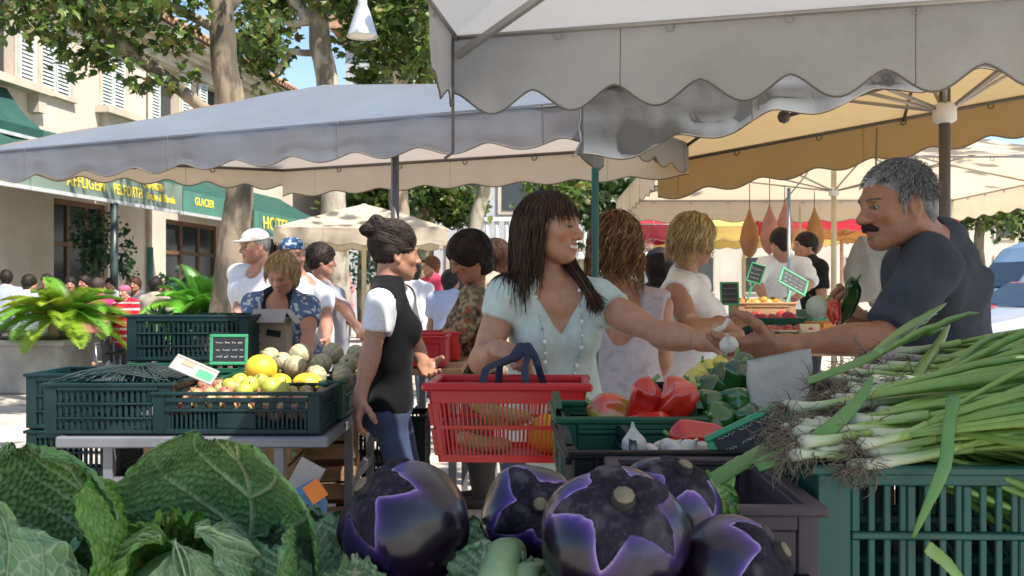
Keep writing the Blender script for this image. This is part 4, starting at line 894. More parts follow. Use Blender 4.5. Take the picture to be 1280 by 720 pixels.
class SDF:
    def __init__(s): s.p = []
    def add(s, f, k=.02, op='u'): s.p.append((f, k, op)); return s
    def bounds(s, pad=.03):
        lo = np.min([f.lo for f, k, o in s.p if o == 'u'], 0) - pad; hi = np.max([f.hi for f, k, o in s.p if o == 'u'], 0) + pad; return lo, hi
    def grid(s, lo, hi, h):
        ax = [np.arange(lo[i], hi[i] + h, h) for i in range(3)]; D = np.full([len(a) for a in ax], .2)
        for f, k, op in s.p:
            pad = max(k * 1.6, .02) + .03; sl = []
            for i in range(3):
                i0 = max(0, int((f.lo[i] - pad - lo[i]) / h)); i1 = min(len(ax[i]), int((f.hi[i] + pad - lo[i]) / h) + 2); sl.append(slice(i0, i1))
            if any(q.stop <= q.start for q in sl): continue
            X = np.stack(np.meshgrid(ax[0][sl[0]], ax[1][sl[1]], ax[2][sl[2]], indexing='ij'), -1)
            D[tuple(sl)] = s.comb(D[tuple(sl)], f(X), k, op)
        return D, ax
    @staticmethod
    def comb(d, e, k, op):
        if op == 'u': hh = np.maximum(k - np.abs(d - e), 0) / k; return np.minimum(d, e) - hh * hh * k * .25
        e = -e if op == 's' else e
        hh = np.maximum(k - np.abs(d - e), 0) / k; return np.maximum(d, e) + hh * hh * k * .25
    def at(s, X):
        D = np.full(X.shape[:-1], .2)
        for f, k, op in s.p: D = s.comb(D, f(X), k, op)
        return D
def surfnet(D, lo, h):
    S = D < 0; n = np.array(D.shape); c = np.zeros(n - 1, np.uint8)
    for i in (0, 1):
        for j in (0, 1):
            for k in (0, 1): c = c + S[i:n[0] - 1 + i, j:n[1] - 1 + j, k:n[2] - 1 + k]
    act = (c > 0) & (c < 8); I = np.argwhere(act); idx = np.full(act.shape, -1, int); idx[act] = np.arange(len(I))
    acc = np.zeros((len(I), 3)); cnt = np.zeros(len(I))
    cor = [(i, j, k) for i in (0, 1) for j in (0, 1) for k in (0, 1)]
    for a in cor:
        for ax in range(3):
            if a[ax] == 0:
                b = list(a); b[ax] = 1; da = D[tuple((I + a).T)]; db = D[tuple((I + b).T)]; m = (da < 0) != (db < 0)
                t = np.where(m, da / np.where(m, da - db, 1), 0); p = np.tile(np.array(a, float), (len(I), 1)); p[:, ax] = t
                acc[m] += p[m]; cnt[m] += 1
    V = lo + (I + acc / cnt[:, None]) * h; F = []
    for ax in range(3):
        u, v = (ax + 1) % 3, (ax + 2) % 3; s0 = [slice(None)] * 3; s1 = [slice(None)] * 3
        s0[ax] = slice(0, n[ax] - 1); s1[ax] = slice(1, n[ax]); A0, A1 = S[tuple(s0)], S[tuple(s1)]
        E = np.argwhere(A0 != A1); E = E[(E[:, u] > 0) & (E[:, v] > 0) & (E[:, u] < n[u] - 1) & (E[:, v] < n[v] - 1)]
        fl = A0[tuple(E.T)]; q = []
        for du, dv in ((1, 1), (0, 1), (0, 0), (1, 0)):
            e = E.copy(); e[:, u] -= du; e[:, v] -= dv; q.append(idx[tuple(e.T)])
        q = np.stack(q, 1); q[~fl] = q[~fl][:, ::-1]; F.append(q)
    return V, np.concatenate(F)

mat('skin', (1, 1, 1), .46, .20, 34, attr=True, bump=.0011, bscale=190, sss=.12)
mat('cloth', (1, 1, 1), .9, .14, 40, attr=True, spec=.15, bump=.0012, bscale=70, sheen=.04)
mat('denim', (.032, .05, .10), .85, .35, 14, bump=.001, bscale=200)
mat('hair', (1, 1, 1), .58, .35, 30, attr=True, spec=.22, bump=.002, bscale=90, stretch=(1, 1, .3))
mat('shoe', (.05, .035, .03), .6, .2, 10)

def basis(f, up=(0, 0, 1)):
    "columns: right, forward, up"
    f = unit(f); r = unit(np.cross(f, up)); return np.stack([r, f, np.cross(r, f)], 1)
class Fig:
    """head, torso and limbs laid out as joints; builds skin, clothes and hair as implicit surfaces.
    J: head (centre), chest (between the shoulders), pelvis, shL shR elL elR wrL wrR, hipL.. kneeL.. ankL.."""
    def __init__(s, base, yaw, h=1.66, female=True, head_dir=None, lean=0.0, J=None, build=1.0, head_up=(0, 0, 1), torso_dir=None):
        s.fem = female; s.k = k = h / 1.7; s.b = build
        f = np.array([math.sin(yaw), math.cos(yaw), 0]); r = np.array([f[1], -f[0], 0]); up = np.array([0, 0, 1.]); b0 = A(base)
        def L(x, y, z): return b0 + (r * x + f * y + up * z) * k
        piv = .95
        def T(x, y, z):       # upper body, leaning
            dz = z - piv; c, q = math.cos(lean), math.sin(lean); return L(x, y * c + dz * q, piv + dz * c - y * q)
        sw = .158 if female else .18
        s.J = dict(head=T(0, .03, 1.585), chest=T(0, 0, 1.40), pelvis=L(0, 0, .93), shL=T(-sw, -.005, 1.385), shR=T(sw, -.005, 1.385), hipL=L(-.085, 0, .90), hipR=L(.085, 0, .90), kneeL=L(-.09, .02, .49), kneeR=L(.09, .02, .49), ankL=L(-.09, -.02, .08), ankR=L(.09, -.02, .08))
        for sd, sg in (('L', -1), ('R', 1)):
            s.J['el' + sd] = T(sg * (sw + .05), -.02, 1.10); s.J['wr' + sd] = T(sg * (sw + .06), .06, .86)
        if J:
            for a, v in J.items(): s.J[a] = A(v)
        s.f = f; s.toe = f
        s.ud = unit(s.J['chest'] - s.J['pelvis']); tf = np.asarray(torso_dir, float) if torso_dir is not None else f
        s.TB = np.stack([unit(np.cross(tf, s.ud)), unit(np.cross(s.ud, np.cross(tf, s.ud))), s.ud], 1)
        hd = np.asarray(head_dir, float) if head_dir is not None else f
        s.HB = basis(hd, head_up); s.hs = .96 * k / .98
        s.bust = 1.0
    def T(s, t, x=0, y=0, z=0):
        "point in the torso: t from pelvis 0 to chest 1"
        return s.J['pelvis'] * (1 - t) + s.J['chest'] * t + s.TB @ (np.array([x, y, z]) * s.k)
    def H(s, x, y, z): return s.J['head'] + s.HB @ (np.array([x, y, z]) * s.hs)
    def torso(s, o, t=0.0, k=.05):
        "t inflates"
        q = s.k; b = s.b; B = s.TB; f = s.fem
        def e(tt, x, y, z, r, kk=k): o.add(ell(s.T(tt, x, y, z), B, np.array(r) * q * np.array([b, b, 1]) + t), kk)
        e(0, 0, 0, 0, (.165, .118, .115)); e(.36, 0, .004, 0, (.128 if f else .145, .100, .15)); e(.72, 0, 0, 0, (.146 if f else .165, .108 if f else .122, .19))
        o.add(rcone(s.J['shL'] + s.ud * -.005, s.J['shR'] + s.ud * -.005, .052 * q + t, .052 * q + t), k)
        for g in (-1, 1):
            if f: e(.70, g * .070, .088 - .030 * (1 - s.bust), 0, np.array((.066, .062, .066)) * (.4 + .6 * s.bust), .04)
            else: e(.80, g * .075, .07, 0, (.085, .05, .075), .05)
            e(-.02, g * .075, -.06, -.05, (.085, .085, .10), .05)
        if not f: e(.28, 0, .04, 0, (.13, .10, .14), .06)
        nb = s.T(1, 0, -.01, .05)
        for g in 'LR': o.add(rcone(nb, s.J['sh' + g] + s.ud * .015, .045 * q + t, .04 * q + t), .04)
    def neck(s, o, t=0.0):
        q = s.k; o.add(rcone(s.T(1, 0, -.012, -.02), s.H(0, -.03, -.05), (.056 if s.fem else .066) * q + t, (.05 if s.fem else .062) * q + t), .03)
    def arm(s, o, g, t=0.0, upto=2.0, k=.03):
        "upto: 0..1 covers that share of the upper arm, 1..2 of the forearm; cut square there"
        q = s.k * (1 if s.fem else 1.04) * (.6 + .4 * s.b); a, b, c = s.J['sh' + g], s.J['el' + g], s.J['wr' + g]
        cut = (lambda e: e) if upto >= 2 else ((lambda e: flat_end(e, a + (b - a) * upto, b - a)) if upto < 1 else (lambda e: flat_end(e, b + (c - b) * (upto - 1), c - b)))
        c1 = cut if upto < 1 else (lambda e: e)
        o.add(c1(rcone(a, b, .05 * q + t, .037 * q + t)), k)
        if upto > .5: o.add(c1(ell(a + (b - a) * .45, frame(b - a), np.array([.046, .046, .10]) * q + t)), .03)
        if upto > 1:
            o.add(cut(rcone(b, c, .038 * q + t, .026 * q + t)), k)
            if upto > 1.5: o.add(cut(ell(b + (c - b) * .28, frame(c - b), np.array([.042, .042, .085]) * q + t)), .03)
    def leg(s, o, g, t=0.0, upto=2.0, k=.04):
        q = s.k * s.b; a, b, c = s.J['hip' + g], s.J['knee' + g], s.J['ank' + g]
        o.add(rcone(a, b, .088 * q + t, .056 * q + t), k)
        if upto > 1:
            w = upto - 1; o.add(rcone(b, b + (c - b) * w, .055 * q + t, (.055 - .018 * w) * q + t), k)
            if w > .5: o.add(ell(b + (c - b) * .3 - s.f * .02, frame(c - b), np.array([.052, .052, .11]) * q + t), .03)
    def foot(s, o, g, t=0.0):
        c = s.J['ank' + g]; f = s.toe; o.add(rcone(c + (0, 0, -.02), c + f * .03 + (0, 0, -.04), .036 + t, .036 + t), .03)
        o.add(ell(c + f * .075 + np.array([0, 0, -.048]), basis(f), (.042 + t, .115 + t, .032 + t)), .03)
    def hand(s, o, g, along=None, palm=None, curl=(.35, .45, .3), spread=.10, thumb=.5, sc=1.0, curls=None):
        """along: direction of the fingers, palm: direction the palm faces; thumb on the side given by the hand"""
        w = s.J['wr' + g]; el = s.J['el' + g]; along = unit(along if along is not None else w - el); palm = np.asarray(palm if palm is not None else (-s.f * .2 + s.TB[:, 0] * (1 if g == 'L' else -1)), float)
        palm = unit(palm - along * (palm @ along)); side = unit(np.cross(along, palm)) * (1 if g == 'R' else -1)      # towards the thumb
        q = sc * s.k * (1.0 if s.fem else 1.12); B = np.stack([side, along, -palm], 1)
        def p(x, y, z): return w + B @ (np.array([x, y, z]) * q)
        o.add(rcone(p(0, -.03, 0), p(0, .02, 0), .026 * q, .027 * q), .02)
        o.add(rbox(p(0, .05, -.002), B, np.array([.039, .05, .0135]) * q, .011 * q), .018)
        o.add(ell(p(.024, .035, -.012), B, np.array([.02, .032, .016]) * q), .012)
        xs = (.029, .0095, -.010, -.028); ln = (.072, .080, .074, .058)
        for i in range(4):
            a = p(xs[i], .088 - .004 * abs(i - 1), 0); sp = (1.5 - i) * spread * .6; d = unit(np.array([math.sin(sp), math.cos(sp), 0])); cu = curls[i] if curls else curl; ang = 0; r = (.0098, .0098, .0094, .0083)[i] * q; cur = a; nrm = np.array([0, 0, -1.])
            for j in range(3):
                ang += cu[j]; dd = d * math.cos(ang) + nrm * math.sin(ang); nx = cur + B @ dd * ln[i] * q * (.47, .30, .23)[j]
                o.add(rcone(cur, nx, r * (1 - .08 * j), r * (.92 - .08 * j)), .006); cur = nx
        d = unit(np.array([.75, .62, -.25 - thumb * .5])); cur = p(.026, .016, -.006)
        for j in range(3):
            nx = cur + B @ d * (.044, .033, .027)[j] * q; o.add(rcone(cur, nx, (.0145, .0125, .0115)[j] * q, (.0125, .0115, .0095)[j] * q), .010); cur = nx; d = unit(d + np.array([-.30, .25, -.35 * thumb]))
        return B
    def headsdf(s, o, smile=0.0, nose=1.0, detail=True):
        h = s.hs; B = s.HB
        def e(c, r, k=.02, op='u'): o.add(ell(s.H(*c), B, np.array(r) * h), k * h, op)
        def rc(a, b, ra, rb, k=.012, op='u'): o.add(rcone(s.H(*a), s.H(*b), ra * h, rb * h), k * h, op)
        m = 0 if s.fem else 1
        e((0, -.012, .030), (.074, .095, .085)); e((0, .030, -.005), (.064, .060, .085), .03); e((0, .030, -.062), (.050 + .006 * m, .056, .046), .03)
        e((0, .066, -.096), (.020 + .005 * m, .018, .016), .02)
        for g in (-1, 1):
            rc((g * (.050 + .006 * m), -.008, -.052), (g * .018, .060, -.094), .018, .016, .03); e((g * .040, .060 + .004 * smile, -.024 + .006 * smile), (.022, .020, .021), .02)
        if detail:
            rc((-.028, .081, .022), (.028, .081, .022), .012 + .002 * m, .012 + .002 * m, .015)
            for g in (-1, 1): e((g * .031, .099, .004), (.020, .018, .0125), .012, 's')
            for g in (-1, 1): e((g * .031, .0725, .003), (.0135, .0135, .0125), .003)
            for g in (-1, 1): rc((g * .018, .085, .009), (g * .043, .077, .008), .0042, .0042, .006)
            for g in (-1, 1): rc((g * .018, .082, -.008), (g * .043, .075, -.006), .0036, .0036, .006)
        rc((0, .084, .014), (0, .106 * (.9 + .1 * nose), -.026), .0095, .0125 * nose, .014)
        e((0, .107 + .005 * (nose - 1), -.029), (.0125 * nose, .0125 * nose, .0115), .008)
        for g in (-1, 1): e((g * .0125, .096, -.032), (.0095 * nose, .0105, .0085), .008)
        if detail:
            w = .021 + .008 * smile
            rc((-w, .080 - .003 * smile, -.060 + .006 * smile), (0, .092, -.0605), .0046, .0066, .008); rc((w, .080 - .003 * smile, -.060 + .006 * smile), (0, .092, -.0605), .0046, .0066, .008)
            rc((-w * .9, .079, -.066 + .004 * smile), (0, .0895, -.073), .0046, .0076, .008); rc((w * .9, .079, -.066 + .004 * smile), (0, .0895, -.073), .0046, .0076, .008)
            if smile > 0: rc((-w * .85, .090, -.0625 + .004 * smile), (0, .1005, -.066), .0036, .0055, .003, 's'); rc((w * .85, .090, -.0625 + .004 * smile), (0, .1005, -.066), .0036, .0055, .003, 's')
            else: rc((-w, .092, -.0655), (w, .092, -.0655), .0025, .0025, .004, 's')
            for g in (-1, 1):
                e((g * .074, -.012, -.008), (.011, .019, .031), .010); e((g * .084, -.008, -.006), (.007, .011, .020), .006, 's'); e((g * .072, -.006, -.035), (.008, .010, .011), .008)
    def headcol(s, V, skin, lip=(.42, .12, .10), brow=(.05, .035, .025), smile=0.0, iris=(.06, .035, .02), blush=.0, stubble=0.0):
        L = ((V - s.J['head']) @ s.HB) / s.hs; n = len(V); c = np.tile(np.asarray(skin, float), (n, 1)) * (.93 + .14 * fbm(V, 60, 4))[:, None]
        x, y, z = L[:, 0], L[:, 1], L[:, 2]; ax = np.abs(x); near = (np.abs(L) < .15).all(1)
        def paint(m, col, a=1.0): c[m] = c[m] * (1 - a) + np.asarray(col) * a
        ck = np.exp(-(((ax - .042) / .022) ** 2 + ((z + .03) / .02) ** 2)) * (y > .03); c[:] = c * (1 + ck[:, None] * np.array([.12, -.10, -.12]))
        if stubble: paint(near & (z < -.045) & (y > .0) & (z > -.13), (.16, .12, .10), stubble)
        w = .024 + .007 * smile
        paint(near & (y > .074) & (ax < w) & (np.abs(z + .064 - .004 * smile * (ax / w)) < .0125 * (1 - .75 * (ax / w) ** 2)), lip, .8)
        if smile > .6: paint(near & (y > .078) & (ax < w * .78) & (np.abs(z + .0635 - .004 * smile * (ax / w) ** 2) < .0048 * (1 - .6 * (ax / w) ** 2)), (.68, .65, .60))
        de = np.sqrt(((ax - .031) / .0125) ** 2 + ((z - .003) / (.0056 - .0012 * smile)) ** 2); paint(near & (y > .06) & (de < 1.22), (.05, .035, .03)); paint(near & (y > .06) & (de < .95), (.40, .36, .33)); paint(near & (y > .06) & (de < 1.0) & (np.hypot(ax - .030, z - .003) < .0078), iris)
        bz = .0255 - 7 * (ax - .030) ** 2; paint(near & (y > .05) & (ax > .011) & (ax < .050) & (np.abs(z - bz) < .0030), brow, .85)
        paint(near & (y > .10) & (np.hypot(ax - .008, z + .0405) < .0035), np.asarray(skin) * .35)
        return c

def mesh_multi(name, o, lo, hi, h, parent, m, fine=(), colf=None, noise=0.0, nscale=9, clip=None, smooth_it=0):
    """fine: list of (point, normal, lo, hi, h): beyond that plane (and inside the box) a finer net replaces the coarse one"""
    D, ax = o.grid(lo, hi, h); parts = []
    def disp(D, ax):
        if noise: X = np.stack(np.meshgrid(*ax, indexing='ij'), -1); D += noise * (fbm(X, nscale, 3) - .5) * 2
        return D
    if noise:
        X = np.stack(np.meshgrid(*ax, indexing='ij'), -1); bnd = np.abs(D) < .06; q = X[bnd]; f1 = fbm(q * np.array([1, 1, .55]), nscale, 3) - .5
        if nscale < 20: r1 = fbm(q @ np.array([[.8, .3, .5], [-.3, .9, .2], [-.5, -.2, .35]]), nscale * .8, 9, 2); f1 = f1 * .6 + .55 * (.22 - np.abs(r1 - .5) * 2.4)
        D[bnd] += noise * f1 * (4.2 if nscale < 20 else 2)
    V, F = surfnet(D, lo, h)
    cen = V[F].mean(1); keep = np.ones(len(F), bool)
    for (p, n, l2, h2, hh) in fine: keep &= ~((((cen - p) @ n) > -.0005) & (cen > l2).all(1) & (cen < h2).all(1))
    parts.append((V, F[keep]))
    for (p, n, l2, h2, hh) in fine:
        Df, axf = o.grid(l2 - hh, h2 + hh, hh); Vf, Ff = surfnet(Df, l2 - hh, hh); cf = Vf[Ff].mean(1); parts.append((Vf, Ff[(((cf - p) @ n) > -.003) & (cf > l2).all(1) & (cf < h2).all(1)]))
    Vs, Fs, k = [], [], 0
    for V, F in parts:
        if len(F) == 0: continue
        u, inv = np.unique(F, return_inverse=True); Vs.append(V[u]); Fs.append(inv.reshape(F.shape) + k); k += len(u)
    V = np.concatenate(Vs); F = np.concatenate(Fs)
    return raw(name, V, F, m, parent, True, colf(V) if colf else None, world=True)

def hair_cap(f, o, t=.012, line=.055, back=-.10, low=-.03, vol=(0, 0, 0), nape=True):
    "scalp volume cut open for the face; line: hairline height at the front"
    h = f.hs
    o.add(ell(f.H(0, -.016, .034 + vol[2] / 2), f.HB, (np.array([.076, .098, .088]) + t + np.array(vol)) * h), .02)
    if nape: o.add(rcone(f.H(0, -.05, -.0), f.H(0, -.052, back), .055 * h + t, .045 * h + t), .03)
    # cut: face opening
    o.add(ell(f.H(0, .115, line - .115), f.HB, np.array([.074, .085, .115]) * h), .012, 's')
    if low is not None:
        for g in (-1, 1): o.add(ell(f.H(g * .085, .03, low - .05), f.HB, np.array([.03, .055, .06]) * h), .012, 's')
class Locks:
    "hair drawn as many tapered locks that slide over the head and shoulders"
    def __init__(s, f, body, seed=0): s.f = f; s.o = body; s.r = np.random.default_rng(seed); s.paths = []
    def sim(s, roots, dirs, length, steps=26, wave=0.0, wl=.06, clear=.006, grav=.35, stiff=.65, spread=0.0):
        p = roots.copy(); d = dirs.copy(); L = np.asarray(length) / steps; P_ = [p.copy()]; n = len(p); ph = s.r.random(n) * 6.28; eps = .004
        for i in range(steps):
            d = d * stiff + np.array([0, 0, -grav]); d /= np.linalg.norm(d, axis=1)[:, None]
            q = p + d * (L[:, None] if np.ndim(L) else L)
            for it in range(2):
                e = s.o.at(q); g = np.stack([s.o.at(q + v) - e for v in np.eye(3) * eps], 1); g /= np.linalg.norm(g, axis=1)[:, None] + 1e-9
                pen = np.maximum(clear - e, 0); q = q + g * pen[:, None]
            d = q - p; d /= np.linalg.norm(d, axis=1)[:, None] + 1e-9; p = q; P_.append(p.copy())
        X = np.stack(P_, 1)
        if wave:
            t = np.linspace(0, 1, steps + 1)[None]; a = t * np.asarray(length).reshape(-1, 1) / wl * 6.283 + ph[:, None]
            amp = wave * np.minimum(1, t * 3); X[..., 0] += np.sin(a) * amp; X[..., 1] += np.cos(a * .93) * amp; X[..., 2] += np.sin(a * .7 + 1) * amp * .4
        s.paths += [(x) for x in X]
    def build(s, name, parent, cols, w=.008, flat=.45, n=5):
        mb = MB(); cols = np.asarray(cols, float)
        for x in s.paths:
            k = len(x); t = np.linspace(0, 1, k); rr = w * s.r.uniform(.6, 1.2) * (1 - .85 * t ** 2.5) * np.minimum(1, .5 + t * 4)
            c = cols[s.r.integers(len(cols))] * s.r.uniform(.8, 1.2); c1 = c * s.r.uniform(1.0, 1.35); mb.tube(x, rr, n, c * (1 - t[:, None]) + c1 * t[:, None], 0, True, flat, x[0] - s.f.J['head'])
        return mb.build(name, M['hair'], parent, True)
def scalp(f, n, r, region, rad=(.082, .104, .094)):
    out = []
    while len(out) < n:
        v = r.normal(size=3); v /= np.linalg.norm(v)
        if region(v): out.append(v)
    v = np.array(out); return np.array([f.H(*(np.array([0, -.016, .034]) + q * np.array(rad))) for q in v]), v
def cloth_col(c, var=.10, fn=None):
    def q(V):
        col = np.tile(np.asarray(c, float), (len(V), 1)) * (1 - var / 2 + var * fbm(V, 14, 6))[:, None]
        return fn(V, col) if fn else col
    return q
def person(label, f, skin, parts, group=None, res=.008, face=None, hres=.0034, hand_res=None, hands=('L', 'R'), handkw=None, feet=True, legs=True, hairf=None):
    """parts: list of (name, function(fig, sdf), colour function or material, inflation noise)"""
    b = f.J['pelvis'].copy(); b[2] = 0
    t = thing('person', label, 'person', tuple(b), 0, group)
    o = SDF(); f.torso(o); f.neck(o)
    for g in 'LR':
        f.arm(o, g)
        if legs: f.leg(o, g)
        if feet and legs: f.foot(o, g)
    f.headsdf(o, **({k: v for k, v in (face or {}).items() if k in ('smile', 'nose', 'detail')}))
    hk = handkw or {}
    for g in hands: f.hand(o, g, **hk.get(g, {}))
    lo, hi = o.bounds(); fine = []; h = f.hs
    if hres: npt = f.H(0, -.02, -.10); nn = f.HB[:, 2] * .9 + f.HB[:, 1] * .44; fine.append((f.H(0, .02, -.118), unit(f.HB[:, 2] - f.HB[:, 1] * .55), f.J['head'] - .17 * h, f.J['head'] + .17 * h, hres))
    if hand_res:
        for g in hands: w = f.J['wr' + g]; n = unit(w - f.J['el' + g]); fine.append((w - n * .01, n, w - .21, w + .21, hand_res))
    fc = {k: v for k, v in (face or {}).items() if k not in ('nose', 'detail')}
    body = mesh_multi('body', o, lo, hi, res, t, M['skin'], fine, lambda V: f.headcol(V, skin, **fc))
    for (name, fn, col, nz) in parts:
        c = SDF(); kw = fn(f, c) or {}; lo, hi = c.bounds()
        m = M['cloth']; cf = col
        if isinstance(col, str): m = M[col]; cf = None
        mesh_multi(name, c, lo, hi, kw.get('res', res * .9), t, m, (), cf, nz, kw.get('ns', 9))
    if hairf: hairf(f, t, o)
    return t, o
# clothes
def halfspace(p, n, lo=-9, hi=9):
    p = A(p); n = unit(n)
    def f(X): return (X - p) @ n
    f.lo = np.full(3, -50.); f.hi = np.full(3, 50.); return f
def top(sleeve=.55, hem=-.25, t=.014, neck=(0, .06, .10, .075, .07, .07), sleeves='LR', straps=False, loose=0.0, back_low=0.0, vneck=None):
    def q(f, o):
        f.torso(o, t)
        if loose: o.add(ell(f.T(.1, 0, .01, 0), f.TB, np.array([.16, .125, .26]) * f.k * f.b + loose), .06)
        if sleeve > 0:
            for g in sleeves: f.arm(o, g, t + .004, sleeve, .035)
        if hem < -.03: o.add(ell(f.T(0, 0, -.008, -.05), f.TB, np.array([.172 * f.b, .135 * f.b, .24]) * f.k + t), .05)
        if hem < -.03:
            for g in (-1, 1): o.add(ell(f.T(-.02, g * .075, -.06, -.05), f.TB, np.array([.085, .085, .10]) * f.k * f.b + t + .006), .05)
        o.add(halfspace(f.T(0, 0, 0, hem), f.ud), .008, 's')
        if sleeve <= 0:
            for g in 'LR':
                d = unit(f.J['sh' + g] - f.J['chest']); o.add(ell(f.J['sh' + g] + d * .115 - f.ud * .01, frame(d), (.12, .12, .10)), .01, 's')
        if vneck: o.add(dia(f.T(1, 0, .11, vneck[2]), f.TB, vneck[0] * f.k, .11, vneck[1] * f.k), .012, 's')
        if neck: o.add(ell(f.T(1, neck[0], neck[1], neck[2]), f.TB, np.array(neck[3:]) * f.k), .01, 's')
        if back_low: o.add(ell(f.T(1, 0, -.12, .02), f.TB, np.array([.10, .10, back_low]) * f.k), .015, 's')
    return q
def trousers(t=.012, upto=2.0, rise=.06, wide=0.0):
    def q(f, o):
        B = f.TB; s = f.k; b = f.b
        o.add(ell(f.T(0, 0, 0, 0), B, np.array([.165 * b, .118 * b, .115]) * s + t), .05)
        for g in (-1, 1): o.add(ell(f.T(-.02, g * .075, -.06, -.05), B, np.array([.085, .085, .10]) * s * b + t), .05)
        for g in 'LR': f.leg(o, g, t + wide, upto, .03)
        o.add(halfspace(f.T(0, 0, 0, rise), -f.ud), .006, 's')
        return dict(ns=11)
    return q
def skirt(length=.55, flare=.10, t=.015):
    def q(f, o):
        s = f.k; p = f.J['pelvis']; o.add(ell(f.T(.05, 0, 0, 0), f.TB, np.array([.17, .13, .16]) * s * f.b + t), .05)
        n = 6
        for k in range(n):
            z0 = -.02 - length * k / n; z1 = -.02 - length * (k + 1) / n; r = .13 + flare * (k + .5) / n
            o.add(ell(p + np.array([0, 0, (z0 + z1) / 2]), f.TB, np.array([r + .04, r, length / n]) * s), .06)
        o.add(halfspace(p + np.array([0, 0, -length]), (0, 0, 1)), .006, 's')
        o.add(halfspace(f.T(0, 0, 0, .10), -f.ud), .006, 's')
        return dict(ns=8)
    return q
def shoes():
    def q(f, o):
        for g in 'LR': f.foot(o, g, .006)
    return q
def strand_cover(f, o, parent, col, n, length, dirf, w=.0032, seed=5):
    "fine locks lying on a hair volume"
    L = Locks(f, o, seed); r = L.r; R, v = scalp(f, n, r, lambda v: v[2] > -.8, (.10, .125, .12)); eps = .004
    for _ in range(8):
        e = o.at(R); g = np.stack([o.at(R + q) - e for q in np.eye(3) * eps], 1); g /= np.linalg.norm(g, axis=1)[:, None] + 1e-9; R = R - g * (e - .001)[:, None]
    k = (np.abs(o.at(R)) < .01); R = R[k]; g = g[k]; l = ((R - f.J['head']) @ f.HB) / f.hs; d = dirf(l, r); d = d @ f.HB.T; d = d - g * (d * g).sum(1)[:, None]; d /= np.linalg.norm(d, axis=1)[:, None] + 1e-9
    p = R; P_ = [p]; Ln = r.uniform(.6, 1.2, len(R)) * length / 9
    for i in range(9):
        q = p + d * Ln[:, None]; e = o.at(q); g = np.stack([o.at(q + x) - e for x in np.eye(3) * eps], 1); g /= np.linalg.norm(g, axis=1)[:, None] + 1e-9; q = q - g * (e - .0015)[:, None]; d = q - p; d /= np.linalg.norm(d, axis=1)[:, None] + 1e-9; p = q; P_.append(p)
    L.paths = list(np.stack(P_, 1)); L.build('hair_locks', parent, np.asarray(col) * np.array([[.7], [1.0], [1.5], [2.2]]), w, .5, 4)
def simple_hair(col, t=.012, line=.055, back=-.07, low=-.03, vol=(0, 0, 0), extra=None, noise=.006, ns=45, res=.006, name='hair', strands=0, slen=.10, sdir=None, nape=True):
    def q(f, parent, body):
        o = SDF(); hair_cap(f, o, t, line, back, low, vol, nape)
        if extra: extra(f, o)
        lo, hi = o.bounds()
        def cf(V):
            L = (V - f.J['head']) @ f.HB; n = fbm(L * np.array([1, 1, .35]) * 3, 30, 2); return np.asarray(col) * (.55 + .9 * n)[:, None]
        mesh_multi(name, o, lo, hi, res, parent, M['hair'], (), cf, noise, ns)
        if strands: strand_cover(f, o, parent, col, strands, slen, sdir or (lambda l, r: np.stack([l[:, 0] * 4 + r.normal(0, .2, len(l)), -.5 - 3 * np.clip(l[:, 1], 0, 1) + r.normal(0, .2, len(l)), -.8 + 0 * l[:, 0]], 1)))
    return q
def stand(u, v_head, Y, yaw, **kw):
    "a standing person whose head centre sits at photo pixel (u, v_head)"
    c = P(u, v_head, Y); h = kw.pop('h', c.z / .932); return Fig((c.x, c.y, 0), math.radians(yaw), h=h, **kw)
SK_TAN = (.44, .22, .135); SK_MAN = (.33, .145, .08); SK_DARK = (.26, .13, .08); SK_PALE = (.52, .30, .21)
WHITE = (.74, .74, .74)
